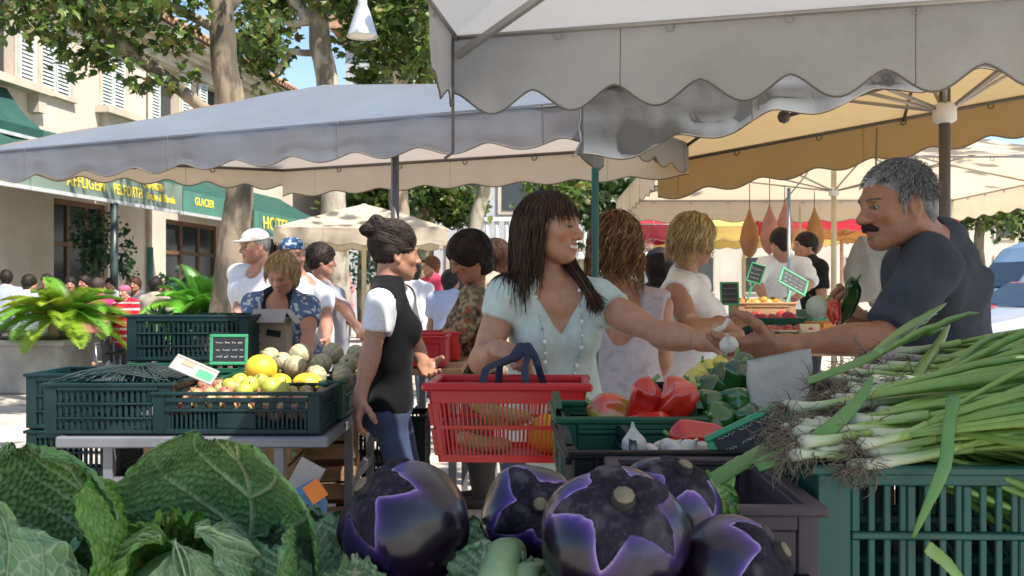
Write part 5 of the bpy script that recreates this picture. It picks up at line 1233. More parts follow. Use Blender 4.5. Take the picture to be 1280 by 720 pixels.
# ---- the woman with the red basket
X3 = 3.27
fw = Fig((P(682, 0, 3.34).x, 3.34, 0), math.radians(166), h=1.62, head_dir=(.87, -.49, -.02), torso_dir=(.22, -.975, 0), build=.97,
    J=dict(head=P(688, 285, X3), chest=P(690, 368, X3 + .02), pelvis=P(690, 528, 3.36), shR=P(633, 376, 3.24), shL=P(746, 377, 3.26), elR=P(602, 452, 3.2), wrR=P(626, 437, 3.0), elL=P(828, 419, 3.03), wrL=P(887, 427, 2.84),
           hipR=P(662, 545, 3.36), hipL=P(722, 545, 3.38)))
fw.hs = .985
def woman_hair(f, parent, body):
    o = SDF(); h = f.hs
    o.add(ell(f.H(0, -.018, .036), f.HB, np.array([.083, .104, .092]) * h), .02); o.add(rcone(f.H(0, -.055, .0), f.H(0, -.085, -.13), .06, .04), .03)
    o.add(ell(f.H(0, .118, -.045), f.HB, np.array([.080, .085, .115]) * h), .012, 's')
    lo, hi = o.bounds(); mesh_multi('hair', o, lo, hi, .005, parent, M['hair'], (), lambda V: np.tile((.035, .018, .011), (len(V), 1)), .004, 40)
    col = SDF(); col.p = list(body.p); f.torso(col, .012); L = Locks(f, col, 4); r = L.r
    R, v = scalp(f, 1300, r, lambda v: (v[2] > -.45) and not (v[1] > .02 and v[2] < .40) and not (v[1] > .50))
    sd = np.sign(v[:, 0] - .12); d = np.stack([sd * .8, -.7 - .9 * np.clip(v[:, 1] + .25, 0, 1), np.full(len(v), .1)], 1); d /= np.linalg.norm(d, axis=1)[:, None]
    L.sim(R, d @ f.HB.T, r.uniform(.25, .33, len(v)), 28, .004, .16, .008, .42, .6)
    # the far side falls forward over the shoulder
    R, v = scalp(f, 90, r, lambda v: v[0] < -.35 and v[2] > -.3 and -.5 < v[1] < .25); d = np.tile((-.7, -.1, -.4), (len(v), 1)); L.sim(R, unit(d[0]) * np.ones((len(v), 1)) @ f.HB.T, r.uniform(.36, .45, len(v)), 26, .005, .15, .012, .4, .6)
    # swept fringe
    R, v = scalp(f, 260, r, lambda v: v[2] > .55 and v[1] > .05 and abs(v[0]) < .75); d = np.stack([.75 + 0 * v[:, 0] + r.normal(0, .15, len(v)), .75 + r.normal(0, .12, len(v)), np.full(len(v), .1)], 1); d /= np.linalg.norm(d, axis=1)[:, None]
    L.sim(R, d @ f.HB.T, r.uniform(.060, .098, len(v)), 16, .002, .12, .006, .32, .72)
    for k in range(170):
        a = A(P(706 + r.normal(0, 4), 322 + r.normal(0, 6), 3.27 + r.normal(0, .012))); b = A(P(724 + r.normal(0, 5), 345, 3.215 + r.normal(0, .012))); c = A(P(738 + r.normal(0, 6), 366 + r.normal(0, 4), 3.165 + r.normal(0, .010))); e = A(P(747 + r.normal(0, 7), 386 + r.normal(0, 5), 3.145 + r.normal(0, .008)))
        x = np.linspace(0, 1, 14)[:, None]; L.paths.append(a * (1 - x) ** 3 + 3 * b * x * (1 - x) ** 2 + 3 * c * x * x * (1 - x) + e * x ** 3)
    L.build('hair_locks', parent, [(.032, .016, .010), (.045, .022, .013), (.024, .012, .008), (.075, .036, .020), (.036, .018, .012)], .0034)
def blouse(V, c):
    m = fbm(V, 5, 8); return c * (.94 + .1 * m)[:, None]
tw, ow = person('smiling dark haired woman in pale mint blouse holding the red basket', fw, SK_TAN,
    [('blouse', top(.30, -.16, .013, (0, .035, .06, .066, .06, .07), loose=.012, vneck=(.086, .125, .015)), cloth_col((.50, .58, .54), .12, blouse), .006), ('jeans', trousers(.012, 1.95, .02), 'denim', .004), ('shoes', shoes(), 'shoe', 0)],
    res=.0068, hres=.0028, hand_res=.003, face=dict(smile=1.0, lip=(.45, .11, .10)), hairf=woman_hair,
    handkw=dict(R=dict(along=(.75, -.6, -.15), palm=(.1, .2, -1), curl=(1.1, 1.35, .9), thumb=1.0), L=dict(along=(.95, -.2, .12), palm=(.25, .25, -1), curl=(.75, .8, .45), thumb=.9, spread=.03)))
# necklace and buttons lie on the blouse
def on_front(f, o, x, z, t):
    p = f.T(1, x, .30, z); d = -f.TB[:, 1]
    for _ in range(60):
        e = float(o.at(p[None])[0])
        if e < t: break
        p = p + d * max(e - t, .0008) * .8
    return p
osurf = SDF(); fw.torso(osurf, .0); fw.neck(osurf)
otop = SDF(); fw.torso(otop, .013); otop.add(ell(fw.T(.1, 0, .01, 0), fw.TB, np.array([.16, .125, .26]) * fw.k * fw.b + .012), .06)
mat('bead_white', (.75, .75, .70), .25, .1, 30, coat=.4); mat('bead_blue', (.25, .38, .42), .3, .2, 30)
cord = []
for q in np.linspace(-1, 1, 61):
    a = abs(q); z = .045 - .335 * (1 - a ** 1.6); x = math.copysign(.074 * a ** .35 if a > .3 else .050 * (a / .3) ** .5, q) + (.008 if q > 0 else .004)
    cord.append(on_front(fw, otop if z < -.05 else osurf, x, z, .006))
mb = MB(); mb.tube(cord, .0012, 4); o_ = mb.build('necklace', M['bead_blue'], tw, True)
for i in range(1, 60, 3):
    r_ = .0075 if i % 2 else .0055; mb = MB(); mb.lathe([(0, -1), (.7, -.7), (1, 0), (.7, .7), (0, 1)], 9, cord[i], np.eye(3) * r_); mb.build('bead', M['bead_white' if i % 4 else 'bead_blue'], o_, True)

# ---- the stallholder
fm = Fig((P(1182, 0, 2.98).x, 2.98, 0), math.radians(-107), h=1.74, female=False, head_dir=(-.975, -.20, -.14), torso_dir=(-.95, -.3, 0), build=.80,
    J=dict(head=P(1120, 257, 2.8), chest=P(1174, 322, 2.93), pelvis=P(1182, 495, 2.98), shL=P(1163, 328, 2.77), shR=P(1165, 314, 3.11), elL=P(1104, 421, 2.71), wrL=P(967, 433, 2.66), elR=P(1135, 425, 3.26), wrR=P(1086, 404, 3.12), hipL=P(1182, 520, 2.9), hipR=P(1182, 520, 3.08)))
fm.hs = 1.01
def man_hair(f, parent, body):
    o = SDF(); h = f.hs
    o.add(ell(f.H(0, -.018, .040), f.HB, np.array([.081, .103, .088]) * h), .02); o.add(ell(f.H(0, -.066, -.02), f.HB, np.array([.062, .045, .06]) * h), .02)
    for g in (-1, 1): o.add(rcone(f.H(g * .070, .022, .02), f.H(g * .071, .016, -.022), .012 * h, .007 * h), .012)
    o.add(ell(f.H(0, .135, -.005), f.HB, np.array([.085, .085, .075]) * h), .01, 's')
    for g in (-1, 1): o.add(ell(f.H(g * .085, -.006, -.020), f.HB, np.array([.03, .026, .045]) * h), .008, 's'); o.add(ell(f.H(g * .075, .065, -.01), f.HB, np.array([.03, .040, .06]) * h), .01, 's')
    lo, hi = o.bounds()
    def cf(V):
        L = (V - f.J['head']) @ f.HB; n = fbm(V * np.array([1, 1, 1.0]), 95, 2); g = .10 + .18 * np.clip((L[:, 1] + .02) / .1, 0, 1) + .10 * (L[:, 2] < .0); return (g * (.25 + 1.5 * n))[:, None] * np.array([1, 1.0, 1.04])
    mesh_multi('hair', o, lo, hi, .0034, parent, M['hair'], (), cf, .005, 70)
    col = SDF(); col.p = list(body.p); col.p += [(ell(f.H(0, -.018, .040), f.HB, np.array([.076, .098, .083]) * h), .02, 'u')]
    L = Locks(f, col, 9); r = L.r; R, v = scalp(f, 2300, r, lambda v: v[2] > -.25 and not (v[1] > .45 and v[2] < .35) and not v[1] > .8, (.081, .103, .088))
    d = np.stack([v[:, 0] * .5 + .25, .55 * (v[:, 1] > -.2) - .2 + r.normal(0, .2, len(v)), v[:, 2] * .55 + r.normal(0, .2, len(v))], 1); d /= np.linalg.norm(d, axis=1)[:, None]
    L.sim(R, d @ f.HB.T, r.uniform(.014, .024, len(v)), 5, 0, .1, .003, .35, .8); L.build('hair_tufts', parent, [(.15, .15, .155), (.20, .20, .205), (.10, .10, .102), (.28, .28, .285), (.07, .07, .07)], .0013, .6, 4)
    # moustache and brows
    o = SDF()
    for g in (-1, 1): o.add(rcone(f.H(0, .100, -.046), f.H(g * .030, .086, -.057), .0115 * h, .0075 * h), .006); o.add(rcone(f.H(g * .014, .091, .027), f.H(g * .046, .079, .026), .0036, .0028), .004)
    lo, hi = o.bounds(); mesh_multi('moustache', o, lo, hi, .0025, parent, M['hair'], (), lambda V: np.tile((.018, .014, .013), (len(V), 1)), .003, 120)
def tee(V, c): return c * (.85 + .3 * fbm(V, 4, 5))[:, None]
tm_, om_ = person('grey haired moustached man in dark grey t-shirt reaching across the onions', fm, SK_MAN,
    [('t_shirt', top(.86, -.22, .016, (0, .075, .075, .068, .075, .07), loose=.02), cloth_col((.050, .056, .072), .2, tee), .013), ('trousers', trousers(.014, 1.97, .02), 'denim', .004), ('shoes', shoes(), 'shoe', 0)],
    res=.0068, hres=.0028, hand_res=.003, face=dict(smile=.55, nose=1.2, lip=(.36, .10, .08), stubble=.22, brow=(.03, .025, .022)), hairf=man_hair,
    handkw=dict(L=dict(along=(-.98, -.02, -.08), palm=(.05, .62, .78), curls=[(.25, .35, .25), (.30, .40, .3), (.36, .45, .3), (.45, .5, .35)], thumb=.45, spread=.05, sc=.96), R=dict(along=(-.9, -.1, .25), palm=(.1, -.3, .95), curl=(.75, .7, .5), spread=.08)))

# ---- the young woman in the waistcoat
fu = Fig((P(487, 0, 4.15).x, 4.15, 0), math.radians(66), h=1.6, head_dir=(.93, .36, -.05), torso_dir=(.88, .47, 0), build=.74,
    J=dict(head=P(495, 318, 4.1), chest=P(488, 372, 4.1), pelvis=P(487, 500, 4.15), shR=P(477, 378, 3.98), shL=P(500, 375, 4.24), elR=P(464, 441, 3.96), wrR=P(450, 497, 3.92), elL=P(517, 430, 4.34), wrL=P(531, 455, 4.2), hipR=P(483, 512, 4.08), hipL=P(490, 512, 4.22), kneeR=P(508, 612, 4.1), kneeL=P(516, 612, 4.25), ankR=P(500, 735, 4.05), ankL=P(530, 720, 4.25)))
def updo(f, o):
    h = f.hs
    for c, r in (((0, -.070, .100), .058), ((.0, -.118, .11), .036), ((.035, -.04, .105), .042), ((-.03, -.05, .11), .045), ((0, -.085, .04), .045), ((.02, -.15, .10), .026), ((.01, -.10, .145), .03), ((.05, -.075, .06), .03)): o.add(ell(f.H(*c), f.HB, np.array([r, r, r * .9]) * h), .02)
fu.hs = .90; fu.bust = .45; fw.bust = .85
def seamcol(c): return cloth_col(c, .14)
person('young woman with dark updo in black waistcoat and jeans by the melons', fu, (.37, .185, .115),
    [('shirt', top(.52, -.02, .009, (0, .06, .085, .06, .07, .06)), cloth_col((.62, .63, .66)), .005), ('waistcoat', top(0, -.025, .015, (0, .10, .0, .07, .09, .16)), cloth_col((.006, .006, .007)), .004), ('jeans', trousers(.011, 1.97, .03), 'denim', .004), ('shoes', shoes(), 'shoe', 0)],
    res=.0085, hres=.0036, hand_res=.004, hairf=simple_hair((.026, .018, .015), .010, .072, -.02, .0, (0, .0, .02), updo, .010, 32, .005, nape=False, strands=1100, slen=.09, sdir=lambda l, r: np.stack([-l[:, 0] * 5 + r.normal(0, .35, len(l)), -.9 + r.normal(0, .35, len(l)), .45 - 4 * np.clip(l[:, 2] - .06, -1, 1) + r.normal(0, .3, len(l))], 1)),
    handkw=dict(R=dict(along=(-.15, -.05, -1), palm=(.9, .4, 0), curl=(.3, .4, .3))))

# ---- two women at the vegetables behind
fb = Fig((P(600, 0, 6.0).x, 6.0, 0), math.radians(-95), h=1.66, head_dir=(-.87, -.3, -.42), torso_dir=(-.95, -.25, 0), build=1.05,
    J=dict(head=P(587, 323, 5.75), chest=P(590, 374, 5.85), pelvis=P(604, 470, 6.05), shL=P(594, 374, 5.66), shR=P(588, 372, 6.02), elL=P(577, 416, 5.55), wrL=P(537, 430, 5.5), elR=P(565, 416, 6.0), wrR=P(532, 428, 5.9)))
fb.hs = 1.08
def floral(V, c):
    n = vnoise(V, 48, 3); m = vnoise(V, 57, 9); c = c.copy(); c[n > .58] = (.30, .26, .17); c[m > .66] = (.25, .09, .05); c[(n < .3)] = (.03, .03, .025); return c
person('dark haired woman in patterned brown top leaning over a far stall', fb, (.33, .16, .095), [('top', top(1.15, -.16, .014, (0, .07, .09, .07, .08, .07), loose=.02), cloth_col((.13, .11, .075), .1, floral), .006), ('trousers', trousers(.014, 1.9, .02, .02), cloth_col((.10, .09, .08)), .004), ('shoes', shoes(), 'shoe', 0)],
    res=.011, hres=.005, hand_res=.005, hairf=simple_hair((.02, .013, .010), .018, .058, -.06, -.03, (.008, .01, .01), None, .008, 30, strands=700, slen=.11))
f2 = stand(621, 322, 6.6, -50, build=1.0)
person('brown haired woman half hidden behind the basket carrier', f2, SK_TAN, [('top', top(.5, -.2, .014), cloth_col((.40, .30, .22)), .006), ('trousers', trousers(), cloth_col((.12, .12, .14)), 0)], res=.012, hres=.006, hairf=simple_hair((.045, .020, .011), .018, .05, -.10, -.06, (.01, .01, 0), None, .008, 30, strands=600, slen=.12))
# curly haired woman seen from behind
fc = Fig((P(778, 0, 4.15).x, 4.2, 0), math.radians(14), h=1.62, head_dir=(.35, .93, -.05), build=1.0, J=dict(head=P(771, 302, 4.15)))
fc.J['chest'] = A(P(780, 380, 4.2)); fc.J['shR'] = A(P(824, 384, 4.15)); fc.J['shL'] = A(P(734, 384, 4.25)); fc.J['elR'] = A(P(829, 450, 4.2)); fc.J['wrR'] = A(P(812, 478, 4.5)); fc.J['pelvis'] = A(P(778, 510, 4.2)); fc.__init__((P(778, 0, 4.2).x, 4.2, 0), math.radians(14), h=1.62, head_dir=(.35, .93, -.05), J={k: fc.J[k] for k in ('head', 'chest', 'shR', 'shL', 'elR', 'wrR', 'pelvis')})
def curls(n, length, wave, cols, vol=.02, low=-.5, w=.007, face=.25, seed=3, core=(.10, .05, .025)):
    def q(f, parent, body):
        o = SDF(); h = f.hs
        o.add(ell(f.H(0, -.024, .030), f.HB, np.array([.080 + vol * .6, .098 + vol * .6, .090 + vol * .5]) * h), .02); o.add(ell(f.H(0, -.05, -.055), f.HB, np.array([.078 + vol * .5, .062 + vol * .4, .09]) * h), .03)
        o.add(ell(f.H(0, .125, -.050), f.HB, np.array([.085, .095, .115]) * h), .012, 's'); lo, hi = o.bounds()
        mesh_multi('hair', o, lo, hi, .006, parent, M['hair'], (), lambda V: np.asarray(core) * (.5 + fbm(V, 30, 2))[:, None], .010, 22)
        col = SDF(); col.p = list(body.p) + list(o.p[:2]); L = Locks(f, col, seed); r = L.r
        R, v = scalp(f, n, r, lambda v: v[2] > low and not (v[1] > face and v[2] < .5) and not v[1] > .7, (.085 + vol * .5, .105 + vol * .5, .095 + vol * .4))
        d = v * .6 + np.stack([np.sign(v[:, 0]) * .3, -.3 + 0 * v[:, 0], 0 * v[:, 0]], 1) + r.normal(0, .25, v.shape); d /= np.linalg.norm(d, axis=1)[:, None]
        L.sim(R, d @ f.HB.T, r.uniform(.6, 1, len(v)) * length, 22, wave, .085, .008, .38, .66); L.build('hair_locks', parent, cols, w)
    return q
def lace(V, c):
    n = vnoise(V, 22, 4); c = c * (.92 + .16 * n)[:, None]; c[vnoise(V, 40, 2) > .75] *= .85; return c
person('curly auburn haired woman seen from behind in a grey lilac sundress', fc, (.42, .20, .115), [('dress', top(0, -.12, .012, (0, .06, .10, .09, .09, .10), loose=.006, back_low=.20), cloth_col((.46, .41, .44), .15, lace), .005), ('skirt', skirt(.62, .08), cloth_col((.44, .39, .43), .2, lace), .008), ('sandals', shoes(), 'shoe', 0)],
    res=.0085, hres=.005, hand_res=.005, hairf=curls(1500, .24, .011, [(.16, .075, .03), (.10, .045, .02), (.26, .14, .06), (.07, .03, .015), (.34, .20, .10)], .014, -.6, .0022))
# blonde woman in white
fl = Fig((P(858, 0, 4.7).x, 4.7, 0), math.radians(62), h=1.62, head_dir=(.80, .58, -.15), build=1.08,
    J=dict(head=P(868, 300, 4.65), chest=P(856, 358, 4.7), pelvis=P(856, 470, 4.7), shR=P(846, 366, 4.52), shL=P(872, 360, 4.88), elR=P(866, 414, 4.46), wrR=P(905, 404, 4.5), elL=P(898, 410, 4.85), wrL=P(920, 402, 4.75)))
person('blonde woman in sleeveless white top picking vegetables at the next stall', fl, (.38, .19, .12), [('top', top(0, -.14, .014, (0, .04, .09, .06, .07, .06), loose=.016), cloth_col(WHITE, .08), .006), ('skirt', skirt(.66, .05), cloth_col((.70, .69, .70), .08), .006), ('shoes', shoes(), 'shoe', 0)],
    res=.009, hres=.005, hand_res=.005, hairf=curls(1400, .115, .008, [(.52, .38, .19), (.40, .27, .12), (.62, .48, .28), (.30, .19, .08)], .020, -.55, .0022, .3, 6, (.34, .23, .10)),
    handkw=dict(R=dict(along=(.85, .1, -.4), palm=(0, .2, -1), curl=(.5, .6, .4))))
f3 = stand(824, 336, 5.6, 20, build=1.0)
person('black haired woman half hidden between the curly and the blonde woman', f3, SK_TAN, [('top', top(.5, -.2, .014), cloth_col((.05, .05, .06)), .006), ('trousers', trousers(), cloth_col((.12, .12, .14)), 0)], res=.012, hres=.006, hairf=simple_hair((.015, .012, .012), .018, .05, -.08, -.06, (.006, .01, 0), None, .006, 30))

# ---- shoppers at the left
def cap(colr, brim=True):
    def q(f, parent, body):
        simple_hair((.20, .18, .16), .006, .04, -.05, -.03)(f, parent, body)
        o = SDF(); h = f.hs; o.add(ell(f.H(0, -.012, .052), f.HB, np.array([.088, .108, .078]) * h), .02); o.add(halfspace(f.H(0, 0, .040), f.HB[:, 2] + f.HB[:, 1] * .1), .004, 's')
        if brim: o.add(flat_end(ell(f.H(0, .085, .044), f.HB, np.array([.07, .075, .010]) * h), f.H(0, .05, 0), -f.HB[:, 1]), .01)
        lo, hi = o.bounds(); mesh_multi('cap', o, lo, hi, .006, parent, M['cloth'], (), cloth_col(colr, .3), .002, 30)
    return q
fp = Fig((P(320, 0, 7.2).x, 7.2, 0), math.radians(-150), h=1.72, female=False, head_dir=(-.75, -.65, -.1), J=dict(head=P(318, 308, 7.1), chest=P(322, 352, 7.15), elR=P(300, 385, 7.1), wrR=P(288, 415, 6.9)))
person('man in white shirt and pale cap standing against the plane tree', fp, (.42, .21, .14), [('shirt', top(.75, -.22, .015, loose=.02), cloth_col(WHITE, .06), .008), ('trousers', trousers(.016, 1.95), cloth_col((.35, .32, .27)), .004), ('shoes', shoes(), 'shoe', 0)], res=.011, hres=.006, hairf=cap((.60, .56, .50)))
fn = Fig((P(358, 0, 6.3).x, 6.3, 0), math.radians(180), h=1.64, head_dir=(-.15, -.85, -.5), build=1.12, lean=.4, J=dict(head=P(352, 342, 5.85), chest=P(350, 377, 6.0), pelvis=P(360, 440, 6.3), shL=P(385, 384, 5.98), shR=P(318, 382, 6.0), elR=P(313, 422, 5.8), wrR=P(330, 440, 5.5), elL=P(386, 424, 5.75), wrL=P(384, 446, 5.45)))
fn.hs = .95; NAVY_FACE = dict(brow=(.30, .18, .09))
def navy(V, c):
    L = (V - fn.J['chest']) @ fn.TB; c = c.copy(); s = np.abs(L[:, 0]) > .085; c[s] = (.10, .16, .28); c[s & (vnoise(V, 60, 2) > .66)] = (.55, .58, .62); return c
person('short haired blonde woman in navy blouse bending over the cardboard box', fn, (.46, .22, .14), [('blouse', top(.5, -.2, .016, (0, .09, .06, .075, .09, .10), loose=.02), cloth_col((.018, .022, .035), .1, navy), .006), ('trousers', trousers(.014, 1.95, .02, .01), cloth_col((.10, .10, .12)), .004), ('shoes', shoes(), 'shoe', 0)],
    res=.010, hres=.0055, hand_res=.006, face=NAVY_FACE, hairf=curls(1000, .09, .005, [(.42, .28, .14), (.30, .19, .09), (.55, .42, .25)], .010, -.4, .0022, .35, 8, (.28, .18, .09)))
fk = Fig((P(372, 0, 7.3).x, 7.3, 0), math.radians(120), h=1.70, female=False, head_dir=(.6, -.4, -.1), J=dict(head=P(366, 318, 7.2), chest=P(384, 362, 7.25), shR=P(365, 368, 7.15), shL=P(402, 370, 7.3), elL=P(408, 400, 7.2), wrL=P(408, 432, 6.9), elR=P(372, 405, 7.0), wrR=P(395, 432, 6.9), pelvis=P(386, 440, 7.3)))
def tie(V, c):
    c = c.copy(); c[vnoise(V, 45, 1) > .6] = (.45, .5, .55); return c
def bandana(f, parent, body):
    simple_hair((.10, .08, .06), .005, .03, -.05, -.03)(f, parent, body); o = SDF(); o.add(ell(f.H(0, -.014, .048), f.HB, np.array([.086, .106, .080]) * f.hs), .02); o.add(halfspace(f.H(0, 0, .034), f.HB[:, 2] + f.HB[:, 1] * -.15), .004, 's'); o.add(rcone(f.H(0, -.10, .03), f.H(.01, -.15, -.01), .018, .012), .02)
    lo, hi = o.bounds(); mesh_multi('bandana', o, lo, hi, .006, parent, M['cloth'], (), cloth_col((.04, .09, .20), .2, tie), .003, 30)
person('man with blue bandana and white t-shirt behind the blonde woman in navy', fk, (.42, .20, .13), [('t_shirt', top(.6, -.2, .018, loose=.03), cloth_col(WHITE, .06), .008), ('shorts', trousers(.022, 1.0, .02, .015), cloth_col((.32, .33, .34)), .004), ('shoes', shoes(), 'shoe', 0)], res=.011, hres=.006, hairf=bandana)
fg = Fig((P(404, 0, 7.7).x, 7.7, 0), math.radians(55), h=1.66, head_dir=(.9, .3, -.05), build=1.08, J=dict(head=P(402, 326, 7.6), chest=P(408, 366, 7.65), pelvis=P(408, 436, 7.7), shR=P(397, 372, 7.5), shL=P(422, 370, 7.8), elR=P(430, 384, 7.45), wrR=P(443, 404, 7.4), elL=P(434, 395, 7.85), wrL=P(446, 408, 7.7)))
person('dark haired woman in grey tank top walking past the small parasol', fg, (.48, .24, .16), [('tank_top', top(0, -.15, .014, (0, .05, .09, .08, .08, .08), loose=.014), cloth_col((.30, .30, .34), .15), .006), ('trousers', trousers(.016, 1.5, .02, .015), cloth_col((.12, .13, .16)), .004), ('shoes', shoes(), 'shoe', 0)], res=.011, hres=.006, hairf=simple_hair((.035, .022, .018), .014, .055, -.02, -.02, (0, .01, .01), None, .012, 26, strands=400, slen=.06))
# ---- far shoppers in the middle and right
for (u, v, Y, yaw, fem, tc, hc, lb, slv) in ((541, 333, 12.0, -120, True, (.60, .06, .12), (.14, .06, .03), 'distant woman in red top below the small parasol edge', .5), (517, 340, 10.5, -20, True, (.68, .66, .66), (.03, .02, .02), 'distant woman in white top right of the updo woman', .5), (562, 352, 9.0, 30, False, (.45, .47, .60), (.03, .02, .02), 'distant man in pale lilac shirt with a dark shoulder bag', .6),
        (430, 338, 18, 60, True, (.5, .2, .2), (.05, .03, .02), 'distant stroller in dull red beyond the small parasol', .5), (690, 350, 15, 10, False, (.2, .22, .25), (.05, .04, .03), 'distant man in slate shirt between the two women', .6)):
    q = stand(u, v, Y, yaw, female=fem)
    person(lb, q, SK_TAN, [('top', top(slv, -.2, .018, loose=.02), cloth_col(tc), .006), ('trousers', trousers(.016), cloth_col((.14, .14, .17)), 0), ('shoes', shoes(), 'shoe', 0)], res=.016, hres=.010, face=dict(detail=False), hairf=simple_hair(hc, .016, .05, -.06, -.03, res=.009))
fx = Fig((P(978, 0, 8.8).x, 8.8, 0), math.radians(-20), h=1.70, female=False, head_dir=(-.2, .95, -.25), J=dict(head=P(975, 303, 8.7), chest=P(978, 330, 8.8), shL=P(955, 332, 8.75), shR=P(1003, 332, 8.75), elL=P(946, 352, 8.5), wrL=P(957, 376, 8.4), elR=P(1014, 350, 8.5), wrR=P(1000, 368, 8.35)))
person('man in white shirt with his back turned among the far stalls', fx, SK_TAN, [('shirt', top(1.2, -.25, .015, loose=.015), cloth_col(WHITE, .05), .008), ('trousers', trousers(.016), cloth_col((.10, .10, .12)), 0), ('shoes', shoes(), 'shoe', 0)], res=.012, hres=.008, hairf=simple_hair((.02, .015, .013), .012, .05, -.05, -.02))
fy = stand(1010, 308, 9.3, -100, female=False, build=1.1)
person('man in black t-shirt beside the tan parasol pole', fy, SK_TAN, [('t_shirt', top(.6, -.22, .02, loose=.03), cloth_col((.015, .015, .017)), .006), ('trousers', trousers(.016), cloth_col((.06, .06, .07)), 0), ('shoes', shoes(), 'shoe', 0)], res=.012, hres=.008, hairf=simple_hair((.02, .015, .013), .012, .05, -.05, -.02))
# ---- seated at the cafe
def seated(u, v, Y, yaw, tc, hc, lb, fem=True, extra=None, hairline=.05):
    c = P(u, v, Y); y = math.radians(yaw); f = np.array([math.sin(y), math.cos(y), 0]); r = np.array([f[1], -f[0], 0]); b = np.array([c.x, c.y, c.z - .16 - .56]); L = lambda x, q, z: b + r * x + f * q + (0, 0, z)
    g = Fig((c.x, c.y, 0), y, h=1.66, female=fem, J=dict(head=L(0, .05, .72), chest=L(0, 0, .53), pelvis=L(0, -.05, .10), shL=L(-.17, 0, .51), shR=L(.17, 0, .51), elL=L(-.24, .06, .26), elR=L(.24, .06, .26), wrL=L(-.12, .28, .26), wrR=L(.12, .28, .26), hipL=L(-.09, 0, .06), hipR=L(.09, 0, .06), kneeL=L(-.11, .42, .08), kneeR=L(.11, .42, .08), ankL=np.append(L(-.11, .40, 0)[:2], .08), ankR=np.append(L(.11, .40, 0)[:2], .08)))
    person(lb, g, SK_TAN, [('top', top(.6, -.05, .02, loose=.02), cloth_col(tc, .1, extra), .006), ('trousers', trousers(.018), cloth_col((.08, .09, .12)), 0)], 'people sitting at the cafe', res=.017, hres=.011, face=dict(detail=False), feet=True, hairf=simple_hair(hc, .016, hairline, -.06, -.03, res=.010))
def red_stripe(V, c):
    c = c.copy(); c[np.sin(V[:, 2] * 75) > .72] = (.7, .55, .52); return c
for a in ((8, 348, 14.2, -30, (.3, .34, .45), (.02, .015, .012), 'seated cafe guest in blue grey cut by the left edge', False), (34, 354, 13.8, 20, (.55, .62, .75), (.02, .015, .012), 'seated cafe guest in pale blue shirt behind the palm', False), (88, 356, 15, 160, (.10, .13, .14), (.02, .015, .012), 'seated cafe guest in dark green behind the palm'), (108, 354, 15.8, 200, (.3, .12, .14), (.03, .02, .015), 'seated cafe guest in maroon facing the market'),
          (121, 358, 14.2, 10, (.62, .05, .22), (.06, .045, .035), 'seated cafe guest in bright pink with a dark bag strap'), (171, 356, 16.2, 190, (.12, .12, .14), (.08, .03, .02), 'seated cafe guest in black behind the striped one'), (193, 357, 14.0, 15, (.40, .34, .27), (.02, .015, .012), 'seated cafe guest in beige with her back turned'), (212, 358, 15.6, 195, (.40, .36, .30), (.28, .15, .06), 'seated cafe guest with ginger hair facing the market'), (60, 352, 16, 180, (.08, .08, .09), (.02, .015, .012), 'seated cafe guest in black near the sunlit wall'), (140, 356, 17, 185, (.5, .5, .52), (.02, .015, .012), 'seated cafe guest in light grey far inside the terrace')):
    seated(*a)
fs = Fig((P(157, 0, 12.9).x, 12.9, 0), math.radians(-160), h=1.33, head_dir=(-.35, -.9, 0), J=None)
person('child in red striped top and pink cap standing at the cafe chairs', fs, SK_PALE, [('top', top(1.6, -.25, .022, loose=.03), cloth_col((.60, .02, .045), .1, red_stripe), .006), ('trousers', trousers(.018), cloth_col((.07, .07, .10)), 0), ('shoes', shoes(), 'shoe', 0)], res=.014, hres=.009, face=dict(detail=False), hairf=cap((.75, .12, .22), False))
# ------------------------------------------------------------------ the front stall
mat('stall_cloth', (.22, .20, .18), .8, .25, 3)
def stall_table(label, x0, x1, y0, y1, z):
    t = thing('stall_table', label, 'table', ((x0 + x1) / 2, (y0 + y1) / 2, 0))
    mb = MB(); mb.box(((x0 + x1) / 2, (y0 + y1) / 2, z - .02), (x1 - x0, y1 - y0, .035), None, None, 0, .006); mb.build('tabletop', M['wood_crate'], t, True)
    for x in (x0 + .05, x1 - .05):
        for y in (y0 + .05, y1 - .05): mb = MB(); mb.box((x, y, (z - .04) / 2), (.04, .04, z - .04)); mb.build('leg', M['table_metal'], t, True)
stall_table('wooden front stall table under the cabbages and aubergines', -1.15, .30, .62, 1.36, .80)
stall_table('wooden stall table under the onions and peppers', .02, 1.45, 1.37, 2.5, .80)

